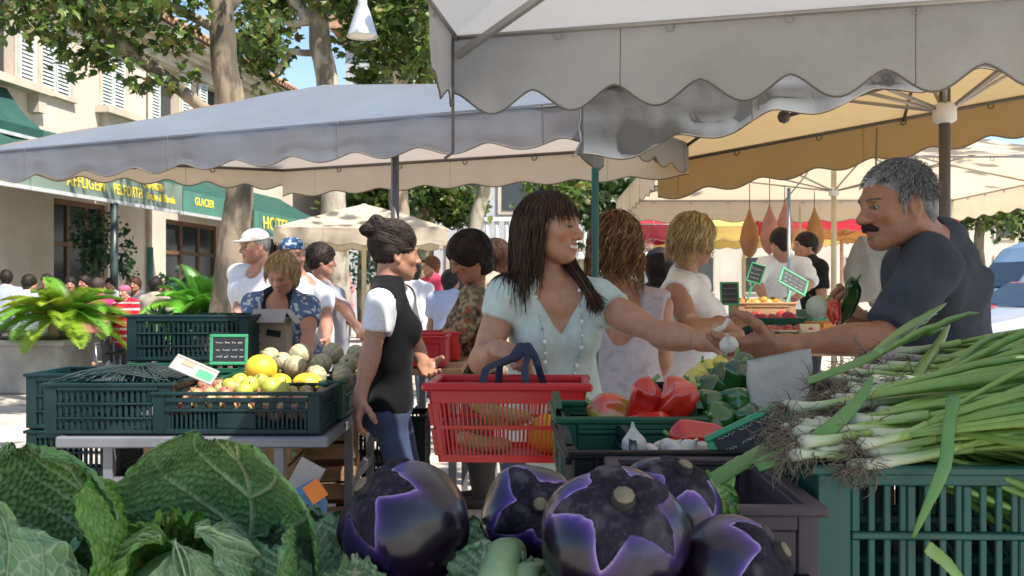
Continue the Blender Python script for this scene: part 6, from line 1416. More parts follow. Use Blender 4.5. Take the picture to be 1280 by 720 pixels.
# ---- savoy cabbages
def worley(P2, seed=0):
    i = np.floor(P2).astype(int); f1 = np.full(P2.shape[:-1], 9.); f2 = f1.copy()
    for dx in (-1, 0, 1):
        for dy in (-1, 0, 1):
            a = (i[..., 0] + dx) % 64; b = (i[..., 1] + dy) % 64
            q = np.stack([i[..., 0] + dx + .1 + .8 * _noise_tab[a, b, seed % 64], i[..., 1] + dy + .1 + .8 * _noise_tab[b, a, (seed + 7) % 64]], -1); d = np.sqrt(((P2 - q) ** 2).sum(-1))
            m = d < f1; f2 = np.where(m, f1, np.minimum(f2, d)); f1 = np.where(m, d, f1)
    return f1, f2
mat('cabbage_leaf', (1, 1, 1), .42, .16, 50, attr=True, transl=.12, bump=.0006, bscale=300, spec=.45)
def leaf_sheet(name, parent, surf, size, seed, cols, n=(170, 150), bub=.0035, cell=.013, rib=.004, ruffle=.012, veins=8, back=False, thick=.0012, m='cabbage_leaf', rf=9):
    """surf(s, t) -> points for s in -1..1 across and t in 0..1 along; cols: blade, bump, vein"""
    t = np.linspace(0, 1, n[0])[:, None] * np.ones((1, n[1])); s = np.linspace(-1, 1, n[1])[None] * np.ones((n[0], 1))
    X = surf(s, t); W, Lg = size
    def normals(X):
        a = np.gradient(X, axis=0); b = np.gradient(X, axis=1); N = np.cross(b, a); return N / (np.linalg.norm(N, axis=-1, keepdims=True) + 1e-9)
    N = normals(X); wob = (fbm(np.stack([s * W, t * Lg, 0 * s + seed], -1), 14, seed) - .5)
    P2 = np.stack([s * W + wob * .03, t * Lg + wob * .03], -1) / cell; f1, f2 = worley(P2, seed); e = f2 - f1
    cellh = np.clip(e * 1.7, 0, 1) ** .6
    tt = t - np.abs(s) * .42 + wob * .05; fr = np.abs((tt * veins) % 1 - .5) / veins * Lg; fr = .5 * Lg / veins - fr if False else fr
    side = np.exp(-((fr) / .0022) ** 2) * np.clip(1.15 - np.abs(s), 0, 1) * (tt > .02); mid = np.exp(-((s * W) / (.0060 * (1.2 - t))) ** 2)
    vein = np.clip(np.maximum(mid, side * .85), 0, 1); ter = np.exp(-(e / .13) ** 2) * .55
    ed = np.clip((np.abs(s) - .55) / .45, 0, 1) + np.clip((t - .75) / .25, 0, 1)
    ruf = np.sin(t * rf * 3 + seed + 3 * np.sign(s)) * ed * ruffle + np.sin(t * rf * 7.3 + s * 9 + seed * 2) * ed * ruffle * .4
    sg = -1 if back else 1
    D = (bub * cellh * (1 - vein) * (1 if not back else -.8) - sg * rib * vein * .6 + (rib * vein * 1.2 if back else 0)) + ruf + wob * .012
    X = X + N * D[..., None]
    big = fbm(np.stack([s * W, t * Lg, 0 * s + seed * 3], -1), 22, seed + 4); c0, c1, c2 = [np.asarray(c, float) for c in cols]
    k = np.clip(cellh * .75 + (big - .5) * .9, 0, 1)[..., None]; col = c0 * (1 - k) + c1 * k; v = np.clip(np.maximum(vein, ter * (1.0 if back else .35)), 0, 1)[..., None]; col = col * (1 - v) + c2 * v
    yl = (np.clip(fbm(np.stack([s * W, t * Lg, 0 * s], -1), 9, seed + 9) - .55, 0, 1) * 2.5)[..., None] * np.array([.5, .35, 0.]) ; col = col * (1 + yl)
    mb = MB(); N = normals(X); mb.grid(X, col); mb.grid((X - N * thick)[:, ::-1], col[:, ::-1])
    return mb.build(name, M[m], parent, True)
FRONT = ((.080, .22, .075), (.24, .46, .13), (.60, .70, .38)); LIME = ((.08, .22, .03), (.18, .38, .05), (.38, .52, .18)); BACK = ((.13, .26, .11), (.21, .37, .15), (.55, .64, .40)); PALE = ((.17, .30, .10), (.26, .40, .15), (.50, .58, .33))
def wrap(c, B, R, phi, dphi, th0, th1, flare, tipr=.9, lean=0.0):
    "leaf lying round a ball: phi azimuth, th polar angle from the axis at base (th0) and tip (th1)"
    c = A(c)
    def f(s, t):
        w = np.sqrt(np.clip(np.sin(math.pi * np.clip(t * .86 + .10, 0, 1)), 0, 1)); ph = phi + s * dphi * w; th = th0 + (th1 - th0) * t + lean * s * s * t
        r = R * (1 + flare * t ** 2.2 + .10 * flare * s * s * t)
        return c + (np.stack([np.sin(th) * np.cos(ph), np.sin(th) * np.sin(ph), np.cos(th)], -1) * r[..., None]) @ B.T
    return f
def cabbage(label, c, axis, R, leaves, hint=(0, 1, 0)):
    t = thing('savoy_cabbage', label, 'cabbage', (c[0], c[1], .8)); ax = unit(axis); y = unit(np.asarray(hint) - ax * (np.asarray(hint) @ ax)); B = np.stack([np.cross(y, ax), y, ax], 1)
    mb = MB(); mb.lathe([(0, -R * .9), (R * .55, -R * .65), (R * .82, -R * .1), (R * .76, R * .3), (R * .42, R * .62), (0, R * .72)], 24, c, B, (.17, .30, .10)); mb.build('heart', M['cabbage_leaf'], t, True)
    for i, (phi, dphi, th0, th1, rs, flare, cols, back, kw) in enumerate(leaves):
        leaf_sheet('leaf', t, wrap(c, B, R * rs, math.radians(phi), dphi, math.radians(th0), math.radians(th1), flare, lean=kw.pop('lean', 0)), (R * rs * dphi * (1 + flare), R * rs * abs(math.radians(th1 - th0)) * (1 + flare * .5)), int(c[0] * 50) + 11 * i + 60, cols, back=back, **kw)
# azimuth 90 = away from the camera, -90 = towards it
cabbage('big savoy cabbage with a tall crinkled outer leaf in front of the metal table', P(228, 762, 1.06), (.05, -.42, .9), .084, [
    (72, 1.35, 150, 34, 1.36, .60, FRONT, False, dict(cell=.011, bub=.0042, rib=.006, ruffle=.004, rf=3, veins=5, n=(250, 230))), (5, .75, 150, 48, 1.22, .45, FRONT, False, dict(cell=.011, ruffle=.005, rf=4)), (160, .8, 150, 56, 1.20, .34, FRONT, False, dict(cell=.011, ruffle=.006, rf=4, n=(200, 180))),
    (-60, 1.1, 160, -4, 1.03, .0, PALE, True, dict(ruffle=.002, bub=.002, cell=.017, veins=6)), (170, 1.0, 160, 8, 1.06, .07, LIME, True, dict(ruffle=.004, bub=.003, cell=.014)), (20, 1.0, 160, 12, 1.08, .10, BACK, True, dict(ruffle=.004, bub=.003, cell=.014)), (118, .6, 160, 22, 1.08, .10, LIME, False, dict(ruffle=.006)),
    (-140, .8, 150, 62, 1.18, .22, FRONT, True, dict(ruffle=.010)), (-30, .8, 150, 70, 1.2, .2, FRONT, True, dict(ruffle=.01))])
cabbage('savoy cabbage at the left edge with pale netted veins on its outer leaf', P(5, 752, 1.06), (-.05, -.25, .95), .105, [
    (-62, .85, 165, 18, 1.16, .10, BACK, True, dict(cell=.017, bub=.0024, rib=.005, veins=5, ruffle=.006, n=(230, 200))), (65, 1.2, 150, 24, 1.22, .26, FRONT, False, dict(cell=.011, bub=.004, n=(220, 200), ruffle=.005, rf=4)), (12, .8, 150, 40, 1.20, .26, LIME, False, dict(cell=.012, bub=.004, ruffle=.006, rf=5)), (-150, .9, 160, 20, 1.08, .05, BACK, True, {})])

# ---- round violet aubergines
mat('aubergine_skin', (1, 1, 1), .24, .10, 12, attr=True, spec=.5, coat=.25); mat('aubergine_cap', (1, 1, 1), .75, .45, 70, attr=True, bump=.0014, bscale=140, spec=.15); mat('cut_stem', (.20, .165, .10), .8, .3, 60, bump=.001)
def aubergine(label, c, r, axis, seed, squash=.92, lobes=5, spin=0.0):
    t = thing('round_aubergine', label, 'aubergine', tuple(c)); B = frame(axis, (0, 1, .1)); rg = np.random.default_rng(seed)
    ph = np.linspace(0, 2 * math.pi, 150, endpoint=False)[None] + spin; th = np.linspace(0, math.pi, 110)[:, None]; T_ = th + 0 * ph; Pn = ph + 0 * th
    def R(T_, Pn): return r * (1 + .030 * np.cos(Pn * 5 + seed) * np.sin(T_) ** 1.5 + .02 * np.cos(Pn * 2 + seed * 2) * np.sin(T_)) * (1 - .14 * np.exp(-(T_ / .30) ** 2))
    def pos(T_, Pn, off=0.0):
        q = R(T_, Pn) + off; return np.stack([q * np.sin(T_) * np.cos(Pn), q * np.sin(T_) * np.sin(Pn), q * squash * np.cos(T_)], -1) @ B.T + A(c)
    amp = rg.uniform(.75, 1.25, lobes)
    def edge(Pn):
        x = (Pn / (2 * math.pi) * lobes) % lobes; k = np.floor(x).astype(int) % lobes; f = x - np.floor(x)
        pk = 1 - np.abs(f - .5) * 2; return .50 + (amp[k] * .62) * pk ** 1.7 + .035 * np.sin(Pn * 9 + seed) + .008 * np.sin(Pn * 23 + seed * 2)
    V = pos(T_, Pn); d = (T_ - edge(Pn)); nz = fbm(V, 24, seed); nf = fbm(V * 1.0, 90, seed + 2)
    deep = np.array([.009, .004, .012]); vio = np.array([.075, .03, .25]); hot = np.array([.26, .10, .44]); wht = np.array([.56, .44, .64])
    dd = np.clip(d, 0, 9) * (1.25 - .5 * nz); side = .55 + .45 * np.cos(Pn * 2 + seed * 1.7)
    a = np.exp(-(dd / (.10 + .20 * side)) ** 1.2)[..., None]; b = np.exp(-(dd / .06) ** 1.2)[..., None]; fade = np.clip((fbm(V, 9, seed + 6) - .34) * 4.5, 0, 1)[..., None]; w_ = (np.exp(-(dd / .022) ** 1.3) * np.clip(.3 + nz * 1.4, 0, 1))[..., None] * fade; b = b * (.25 + .75 * fade); a = a * (.35 + .65 * fade)
    col = deep * (1 - a) + vio * a * (.7 + .6 * nf[..., None]); col = col * (1 - b) + hot * b; col = col * (1 - w_) + wht * w_
    spk = np.clip((nf - .66) * 5, 0, 1)[..., None] * .02; col = col + spk
    mb = MB(); mb.grid(V, col, closed=True); mb.build('skin', M['aubergine_skin'], t, True)
    # cap of leathery sepals
    P_ = np.linspace(0, 2 * math.pi, 260, endpoint=False)[None] + spin; u = np.linspace(0, 1, 44)[:, None]; Tm = u * edge(P_); Pm = P_ + 0 * u
    fold = fbm(pos(Tm, Pm), 55, seed + 3); ridge = np.abs(np.sin(Pm * lobes * .5)) ** 6 * .0015
    off = .0022 * (1 - u ** 8) * (1 + 0 * P_) + .0035 * (fold - .45) * (1 - u ** 4) + ridge * (u < .9) + .0015 * np.clip(u - .9, 0, 1) * 10 * (np.sin(P_ * 13 + seed) > .2)
    Vc = pos(Tm, Pm, off); n2 = fbm(Vc, 40, seed + 5); n3 = fbm(Vc, 230, seed)
    cc = np.array([.026, .020, .031]) * (.4 + 1.2 * n2)[..., None]; cc = cc + np.clip((n3 - .56) * 3, 0, 1)[..., None] * np.array([.06, .055, .06]); sc_ = np.clip((n2 - .58) * 7, 0, 1)[..., None]; cc = cc * (1 - sc_ * .6) + np.array([.13, .12, .12]) * sc_ * .6
    mb = MB(); mb.grid(Vc, cc, closed=True); cap = mb.build('cap', M['aubergine_cap'], t, True)
    top = pos(np.array(.0), np.array(0.)); ax = B[:, 2]; mb = MB(); a0 = top - ax * .006; mb.tube([a0, top + ax * .007, top + ax * .013], [r * .22, r * .16, r * .15], 16, (.05, .042, .042)); mb.build('stem', M['aubergine_cap'], cap, True)
    mb = MB(); mb.lathe([(r * .142, 0), (r * .12, .002), (0, .0015)], 9, top + ax * .0132, B); mb.build('cut_face', M['cut_stem'], cap, True)
aubergine('dark round aubergine on the left with its cap tilted towards the cabbages', P(508, 658, 1.08), .069, (-.62, -.28, .66), 3, .97, 5, .5)
aubergine('round aubergine between the left one and the largest, cap facing the viewer', P(664, 643, 1.19), .059, (.15, -.85, .38), 7, .9, 4, 1.1)
aubergine('largest round aubergine in front with a wide star shaped cap', P(768, 674, 1.0), .075, (.06, -.62, .72), 12, .90, 5, .3)
aubergine('round aubergine behind the largest with its pale stem stub upright', P(834, 634, 1.17), .062, (.28, -.35, .86), 19, .9, 5, 2.2)
aubergine('round aubergine lowest at the right beside the mauve crate', P(915, 722, 1.02), .062, (.72, -.35, .52), 26, .95, 5, .9)
# the tray and the greens they lie on
crate('low black tray holding the aubergines', (.06, 1.06, .803), .02, .62, .46, .12, 'plastic_black', RIB)
mat('chard', (1, 1, 1), .45, .2, 40, attr=True, transl=.15)
CHD = ((.10, .22, .10), (.17, .32, .15), (.55, .62, .48)); CHD2 = ((.06, .17, .06), (.11, .26, .09), (.5, .58, .4))
def flat_leaf(base, d, up, L, W, bend, twist=0.0):
    base = A(base); d = unit(d); up = unit(np.asarray(up) - d * (np.asarray(up) @ d)); sd = np.cross(d, up)
    def f(s, t):
        w = W * np.sqrt(np.clip(np.sin(math.pi * (t * .82 + .13)), 0, 1)); a = bend * t; x = np.sin(a) / max(abs(bend), 1e-3) * np.sign(bend) if bend else t; z = (1 - np.cos(a)) / bend if bend else 0 * t
        return base + (x * L)[..., None] * d + (z * L + .25 * W * s * s + twist * s * t * W)[..., None] * up + (s * w)[..., None] * sd
    return f
gt = thing('chard_bunch', 'pale ribbed chard leaves spilling out between cabbage and left aubergine', 'chard', tuple(P(400, 715, 1.1)))
for i, (u, v, Y, d, L, W, bend, c) in enumerate(((395, 735, 1.1, (-.1, .2, .9), .085, .034, -.9, CHD), (430, 735, 1.12, (.25, .1, .8), .085, .03, -.6, CHD2), (370, 730, 1.16, (-.3, .2, .7), .08, .03, .8, CHD), (415, 700, 1.2, (.3, .3, .6), .07, .032, -.9, CHD2), (385, 700, 1.22, (-.1, .3, .7), .07, .035, .9, CHD), (440, 745, 1.02, (.1, -.2, .8), .06, .03, .9, CHD), (360, 745, 1.05, (-.2, 0, .8), .06, .03, -.8, CHD2))):
    leaf_sheet('leaf', gt, flat_leaf(P(u, v, Y), d, (.2, -1, .2), L, W, bend), (W, L), 100 + i, c, n=(120, 100), bub=.002, cell=.009, ruffle=.006, rf=3, veins=5, m='chard')
gt = thing('lettuce_bunch', 'dark and pale green leaves tucked between the left and middle aubergines', 'lettuce', tuple(P(590, 710, 1.12)))
for i, (u, v, Y, d, L, W, bend, c) in enumerate(((580, 720, 1.15, (-.1, .1, .9), .07, .03, -.8, CHD2), (605, 700, 1.25, (.2, .2, .8), .06, .03, .8, CHD2), (600, 735, 1.05, (.1, -.1, .8), .05, .035, -.8, CHD), (640, 735, 1.05, (.2, -.1, .8), .05, .03, .7, CHD), (890, 690, 1.18, (.2, .1, .8), .06, .025, .8, LIME), (895, 645, 1.3, (.2, .1, .8), .05, .025, -.8, LIME))):
    leaf_sheet('leaf', gt, flat_leaf(P(u, v, Y), d, (.1, -1, .3), L, W, bend), (W, L), 120 + i, c, n=(120, 100), bub=.002, cell=.008, ruffle=.006, rf=3, veins=5, m='chard')
mat('leek', (1, 1, 1), .4, .2, 30, attr=True, stretch=(1, 1, 1))
t = thing('leek', 'pale green leek stalk lying under the middle aubergine', 'leek', tuple(P(640, 705, 1.05)))
mb = MB(); q = [P(612, 760, .95), P(622, 718, .99), P(630, 694, 1.03), P(640, 690, 1.08)]; mb.tube(q, [.020, .019, .018, .016], 14, np.array([(.30, .42, .22), (.24, .38, .18), (.16, .30, .13), (.10, .2, .09)])); mb.build('stalk', M['leek'], t, True)
mb = MB(); mb.tube([P(632, 760, .97), P(652, 716, 1.0), P(668, 706, 1.04), P(676, 712, 1.08)], [.018, .018, .014, .008], 10, np.array([(.28, .40, .22), (.2, .34, .16), (.12, .25, .11), (.10, .2, .09)]), 0, True, .5); mb.build('leaf', M['leek'], t, True)

# ---- crates at the right
crate('sea green vented crate under the spring onions in the right corner', (.735, 1.575, .803), -.03, .62, .42, .238, 'plastic_seagreen', BIG)
crate('mauve grey crate between the aubergines and the sea green crate', (.275, 1.45, .803), -.02, .235, .36, .205, 'plastic_mauve', RIB)
crate('black crate of garlic behind the aubergines', (.245, 1.845, .803), .03, .30, .38, .212, 'plastic_black', RIB)
crate('dark green tray under the red peppers', (.225, 2.03, .93), 0, .27, .28, .11, 'plastic_green', SLOT, ends=.028)
crate('dark teal tray end beside the garlic', (.150, 1.80, .915), .03, .11, .22, .085, 'plastic_dkgreen', SLOT, ends=.03)
crate('black box of yellow peppers at the back of the stall', (.46, 2.36, .803), .08, .26, .22, .25, 'plastic_black', RIB)
crate('black crate of green peppers on the stall', (.455, 2.07, .803), 0, .22, .30, .22, 'plastic_black', RIB)
crate('dark vented crate under the back of the onion pile', (.92, 1.97, .803), 0, .60, .36, .30, 'plastic_dkgreen', DEEP)
# ---- peppers
mat('pepper', (1, 1, 1), .16, .12, 20, attr=True, coat=.5, spec=.6)
def pepper(name, c, L, r, axis, col, col2, label, group, seed, lobes=4):
    th = np.linspace(0, 2 * math.pi, 56, endpoint=False)[None]; t = .5 - .5 * np.cos(np.linspace(0, math.pi, 40))[:, None]
    pr = smooth_interp(t, [0, .05, .16, .4, .75, .93, 1], [.05, .66, 1, .96, .78, .5, .0]); lb = 1 + .12 * np.cos(lobes * th + seed) * np.interp(t, [0, .1, .6, 1], [.9, .8, 1, 1.6])
    z = (t - .5) * L + .012 * np.cos(lobes * th + seed) * (t > .8) * (t - .8) * 3 - .16 * r * np.exp(-(t / .05) ** 2); bd = .22 * math.sin(seed * 2.1)
    x = r * pr * lb * np.cos(th) + bd * L * (t - .5) ** 2 * 2; y = r * pr * lb * np.sin(th); V = np.stack([x, y, -z + 0 * th], -1)
    n = np.clip((fbm(V, 16, seed) - .45) * 5, 0, 1)[..., None]; cc = np.asarray(col) * (1 - n) + np.asarray(col2) * n; B = frame(axis, (0, 1, .2)); mb = MB(); mb.grid(V @ B.T, cc, closed=True)
    o = mb.build(name, M['pepper']); o.location = c; tag(o, label, 'pepper', group); s = MB(); k = (L / 2 - .1 * r); s.tube([B @ np.array(q) for q in ((0, 0, k - .006), (0, .002, k + .006), (.006, .006, k + .016))], [r * .28, r * .14, r * .15], 8, (.08, .22, .03)); s.build('stalk', M['pepper'], o)
RD, RD2 = (.55, .018, .010), (.62, .05, .015)
pepper('red_pepper', P(836, 513, 1.97), .135, .035, (.62, -.25, .62), RD, RD2, 'largest glossy red pepper standing highest in the green tray', None, 3)
pepper('red_pepper', P(802, 512, 1.96), .125, .030, (.35, -.2, .9), RD, (.42, .012, .01), 'slim red pepper between the mottled and the largest one', None, 5)
pepper('red_pepper', P(770, 514, 1.98), .105, .036, (-.9, -.1, .25), (.58, .06, .012), (.30, .26, .03), 'orange and green mottled pepper at the left of the tray', None, 8)
pepper('red_pepper', P(874, 546, 1.80), .105, .028, (-.92, -.1, .05), RD, RD2, 'red pepper lying beside the garlic below the price board', None, 12)
pepper('red_pepper', P(805, 532, 1.92), .11, .024, (.95, -.05, .1), RD, RD2, 'red pepper lowest in the tray under the others', None, 15); pepper('red_pepper', P(845, 500, 2.06), .09, .034, (.3, .4, .7), RD, RD2, 'red pepper at the rear of the green tray', None, 17)
GP, GP2 = (.012, .060, .012), (.03, .12, .02)
for k, (u, v, Y, ax) in enumerate(((912, 503, 2.0, (.8, -.5, .2)), (885, 515, 2.0, (-.3, -.6, .6)), (920, 482, 2.1, (.2, -.3, .9)), (893, 492, 2.08, (-.7, -.3, .5)), (930, 510, 2.03, (.5, -.7, .3)), (905, 523, 1.95, (-.5, -.7, .1)), (870, 520, 2.06, (.3, -.3, .8)), (900, 478, 2.16, (.6, .2, .6)), (935, 530, 1.94, (.1, -.8, .4)), (880, 535, 1.93, (.8, -.5, 0)), (928, 470, 2.18, (-.2, .1, .9)), (865, 505, 2.12, (-.5, -.2, .7)))):
    pepper('green_pepper', P(u, v, Y), .085 + .01 * (k % 3), .030 + .003 * (k % 2), ax, GP, GP2, 'dark green pepper heaped beside the red peppers', 'green peppers heaped on the stall', 30 + k)
for k, (u, v, Y, ax) in enumerate(((868, 470, 2.30, (.7, -.4, .4)), (884, 465, 2.33, (-.4, -.5, .7)), (900, 461, 2.36, (.2, -.4, .9)), (912, 468, 2.3, (.9, -.2, .1)), (876, 478, 2.27, (-.8, -.3, .2)), (897, 476, 2.28, (.3, -.8, .3)))):
    pepper('yellow_pepper', P(u, v, Y), .06, .021, ax, (.55, .46, .06), (.42, .44, .06), 'small pale yellow pepper in the black box', 'yellow peppers in the black box', 60 + k)
# ---- garlic
mat('garlic', (.62, .58, .52), .5, .18, 60, bump=.0006, bscale=120, transl=.1)
def garlic(c, r, axis, label, group, seed, long=1.0):
    th = np.linspace(0, 2 * math.pi, 32, endpoint=False)[None]; t = np.linspace(0, 1, 20)[:, None]; pr = smooth_interp(t, [0, .06, .25, .5, .72, .85, 1], [0, .5, 1, .9, .4, .17, .10]); lb = 1 - .09 * np.abs(np.sin(4 * th + seed)) ** .5 * np.interp(t, [0, .2, .6, 1], [.5, 1, 1, 0])
    V = np.stack([r * pr * lb * np.cos(th), r * pr * lb * np.sin(th), (t * 2.1 * long - .8) * r + 0 * th], -1) @ frame(axis).T; mb = MB(); mb.grid(V, closed=True); mb.add(V[-1], [tuple(range(32))]); o = mb.build('garlic_bulb', M['garlic']); o.location = c; return tag(o, label, 'garlic', group)
garlic(P(793, 558, 1.74), .024, (-.1, -.2, 1), 'upright garlic bulb nearest the teal tray end', None, 1, 1.25)
for k, (u, v, Y, ax) in enumerate(((836, 560, 1.76, (.7, .2, .4)), (850, 556, 1.79, (-.6, .3, .5)), (862, 561, 1.74, (.3, -.5, .6)), (825, 563, 1.78, (-.7, -.3, .3)), (845, 566, 1.72, (.9, .1, .1)), (875, 563, 1.77, (-.3, .6, .5)), (812, 566, 1.75, (.4, .6, .4)))):
    garlic(P(u, v, Y), .021, ax, 'white garlic bulb lying in the black crate', 'garlic bulbs in the black crate', 3 + k)
garlic(P(911, 430, 2.60), .027, (-.2, -.5, .6), 'white garlic bulb held in the stallholder\'s cupped hand', None, 31)
t = thing('garlic_stalk', 'dried garlic head with pale stalk held in the woman\'s fingers', 'garlic', tuple(P(903, 412, 2.78))); mb = MB(); mb.tube([P(893, 416, 2.77), P(905, 408, 2.77), P(911, 399, 2.78)], [.012, .007, .008], 8); mb.build('stalk', M['garlic'], t, True)
# ---- price board, paper bag
pb = price_board('black price board in a bright green frame leaning by the onion roots', P(939, 546, 1.66), .142, .066, -.12, -.30, -.46, 'board_green', 'chalkboard', chalk=False)
mb = MB()
for k, (x0_, x1_, z) in enumerate(((-.05, -.02, .018), (-.012, .012, .018), (.02, .05, .017), (-.05, -.028, -.004), (-.018, .005, -.003), (.014, .04, -.004), (-.048, -.03, -.016))):
    a = np.linspace(x0_, x1_, 10); mb.tube([(x, -.0018, z + .0028 * math.sin(i * 2.4 + k)) for i, x in enumerate(a)], .0007, 4)
mb.build('chalk_marks', M['chalk'], pb)
t = thing('paper_bag', 'crumpled white paper bag standing behind the price board', 'bag', tuple(P(972, 515, 1.98)))
mb = MB(); G = []
for z in np.linspace(0, 1, 22):
    row = []
    for a in np.linspace(0, 2 * math.pi, 56, endpoint=False):
        x = .062 * np.sign(math.cos(a)) * abs(math.cos(a)) ** .35; y = (.028 - .018 * z) * np.sign(math.sin(a)) * abs(math.sin(a)) ** .35; p = np.array(P(974, 522, 1.98)) + np.array([x, y, z * .125 + .012 * z * x / .062]); p = p + (np.array([fbm(p, 30, k_) for k_ in (1, 2, 3)]) - .5) * np.array([.008, .016, .006]); row.append(p)
    G.append(row)
mb.grid(np.array(G), closed=True); mb.build('bag_body', M['paper_white'], t, True)
# ---- spring onions
mat('onion', (1, 1, 1), .32, .16, 60, attr=True, spec=.5, transl=.08); mat('roots', (.20, .16, .11), .9, .35, 40)
ORG = np.random.default_rng(21)
def spring_onion(p0, d, L, seed, label, group, bend=.06, red=False, leaves=3, rs=1.0):
    r = np.random.default_rng(seed); p0 = A(p0); d = unit(d); up = np.array([0, 0, 1.]); sd = unit(np.cross(d, up)); t = thing('spring_onion', label, 'onion', tuple(p0), 0, group)
    n = 14; s = np.linspace(0, 1, n); Ls = L * r.uniform(.15, .26); b1, b2 = r.normal(0, .02), r.normal(0, .012)
    pts = [p0 + d * Ls * x + sd * b1 * x * x + up * (b2 * x * x) for x in s]; rb = r.uniform(.0085, .0135) * rs; rsn = r.uniform(.0052, .0074) * rs
    rad = np.interp(s, [0, .04, .10, .2, .35, 1], [.25 * rb, .8 * rb, rb, .82 * rb, rsn * 1.05, rsn]); w = np.array([.44, .42, .34]); tint = np.array([.55, .36, .44]) if red else np.array([.52, .55, .40]); g1 = np.array([.28, .42, .09]); g2 = np.array([.10, .25, .045]) * r.uniform(.8, 1.4)
    col = np.array([np.array([np.interp(x, [0, .12, .35, .65, 1], [w[k], tint[k], (.50, .57, .36)[k], (.34, .47, .18)[k], g1[k]]) for k in range(3)]) for x in s]); mb = MB(); mb.tube(pts, rad, 10, col); mb.build('bulb', M['onion'], t, True)
    e = pts[-1]; dd = unit(pts[-1] - pts[-2])
    for k in range(leaves):
        a = (k - (leaves - 1) / 2) * .13 + r.normal(0, .10); c_ = r.normal(-.01, .035); Lf = (L - Ls) * r.uniform(.75, 1.1); m = 12; q = []; rr = []
        for x in np.linspace(0, 1, m): q.append(e - dd * .01 + (dd + sd * a + up * c_) * Lf * x + sd * .03 * a * x * x - up * bend * x * x * r.uniform(.8, 1.2)); rr.append(rsn * (.75 + .75 * math.sin(min(1, x * 1.6) * 1.57)) * (1 - .8 * x ** 6))
        cl = np.array([g1 * (1 - x) ** 1.2 + g2 * (1 - (1 - x) ** 1.2) for x in np.linspace(0, 1, m)]); mb = MB(); mb.tube(q, rr, 8, cl, 0, True, .62, up + sd * r.normal(0, .5)); mb.build('leaf', M['onion'], t, True)
    mb = MB()
    for k in range(26):
        v = unit(-d * r.uniform(.3, 1.2) + r.normal(0, .5, 3) + np.array([0, -.15, -.25])); l = r.uniform(.025, .062); q = [p0]; 
        for x in range(6): v = unit(v + r.normal(0, .38, 3) + np.array([0, 0, -.16])); q.append(q[-1] + v * l / 6)
        mb.tube(q, [.0011, .001, .0009, .0008, .0007, .0006, .0004], 4)
    mb.build('roots', M['roots'], t, True)
    return t
k = 0
for row in range(16):
    f = row / 15; Y = 1.375 + .64 * f; zt = 1.080 + .080 * f ** .9
    for j in range(9):
        k += 1; lay = j % 3; x0_ = .355 + .35 * f + ORG.uniform(-.05, .06) + .02 * lay + (.06 if j > 2 else 0)
        p = (x0_, Y + ORG.uniform(-.02, .02), zt - .015 * lay + ORG.uniform(-.008, .010) + .007 * (j > 2)); d = (1, .10 + ORG.normal(0, .10) - .04 * (j % 2), ORG.normal(.010 + .012 * f, .020))
        red = row > 10 and j % 2 == 0
        spring_onion(p, d, ORG.uniform(.48, .62), 200 + k, 'purple tinted spring onion at the top of the pile' if red else 'white bulbed spring onion lying in the pile with its roots to the left', 'purple tinted spring onions in the pile' if red else 'white spring onions in the pile', .045, red, 3 + k % 2)
mat('onion_leaf', (1, 1, 1), .35, .15, 40, attr=True, transl=.1)
def loose_leaf(label, pts, r, c0, c1, flat=.16):
    pts = [A(p) for p in pts]; rf_ = np.random.default_rng(len(label) + 3); tt = np.linspace(0, len(pts) - 1, 26); q = np.stack([np.interp(tt, range(len(pts)), [p[k] for p in pts]) for k in range(3)], 1)
    for _ in range(3): q[1:-1] = (q[:-2] + q[1:-1] * 2 + q[2:]) / 4
    x = np.linspace(0, 1, 26)[:, None]; mb = MB(); mb.tube(q, r * np.clip(np.sin(np.linspace(.9, 2.9, 26)) * 1.15, .2, 1) * (1 + rf_.normal(0, .05, 26)), 10, np.array(c0) * (1 - x) + np.array(c1) * x, 0, True, flat, (0, -.7, .7)); tag(mb.build('onion_leaf', M['onion_leaf']), label, 'leaf')
loose_leaf('long green leaf hanging down over the front of the sea green crate', [P(1193, 495, 1.36), P(1186, 530, 1.335), P(1183, 575, 1.315), P(1178, 590, 1.31), P(1158, 635, 1.31), P(1141, 672, 1.31)], .0085, (.10, .24, .07), (.16, .34, .08))
loose_leaf('broken green leaf caught low on the sea green crate', [P(1158, 683, 1.315), P(1180, 700, 1.31), P(1212, 735, 1.31)], .011, (.34, .46, .14), (.2, .4, .08))
loose_leaf('thick pale green leaf leaning below the price board', [P(882, 607, 1.48), P(920, 583, 1.50), P(962, 560, 1.53), P(1010, 540, 1.58)], .013, (.10, .26, .06), (.30, .44, .16))
loose_leaf('green leaf lying diagonally across the onion bulbs', [P(945, 583, 1.36), P(1000, 560, 1.37), P(1040, 535, 1.40), P(1075, 500, 1.46), P(1090, 470, 1.5)], .011, (.16, .32, .08), (.10, .24, .07))
loose_leaf('dark green leaf lying across the upper onions', [P(1010, 476, 1.75), P(1050, 462, 1.72), P(1090, 445, 1.74), P(1125, 420, 1.8)], .009, (.2, .36, .10), (.08, .2, .06))
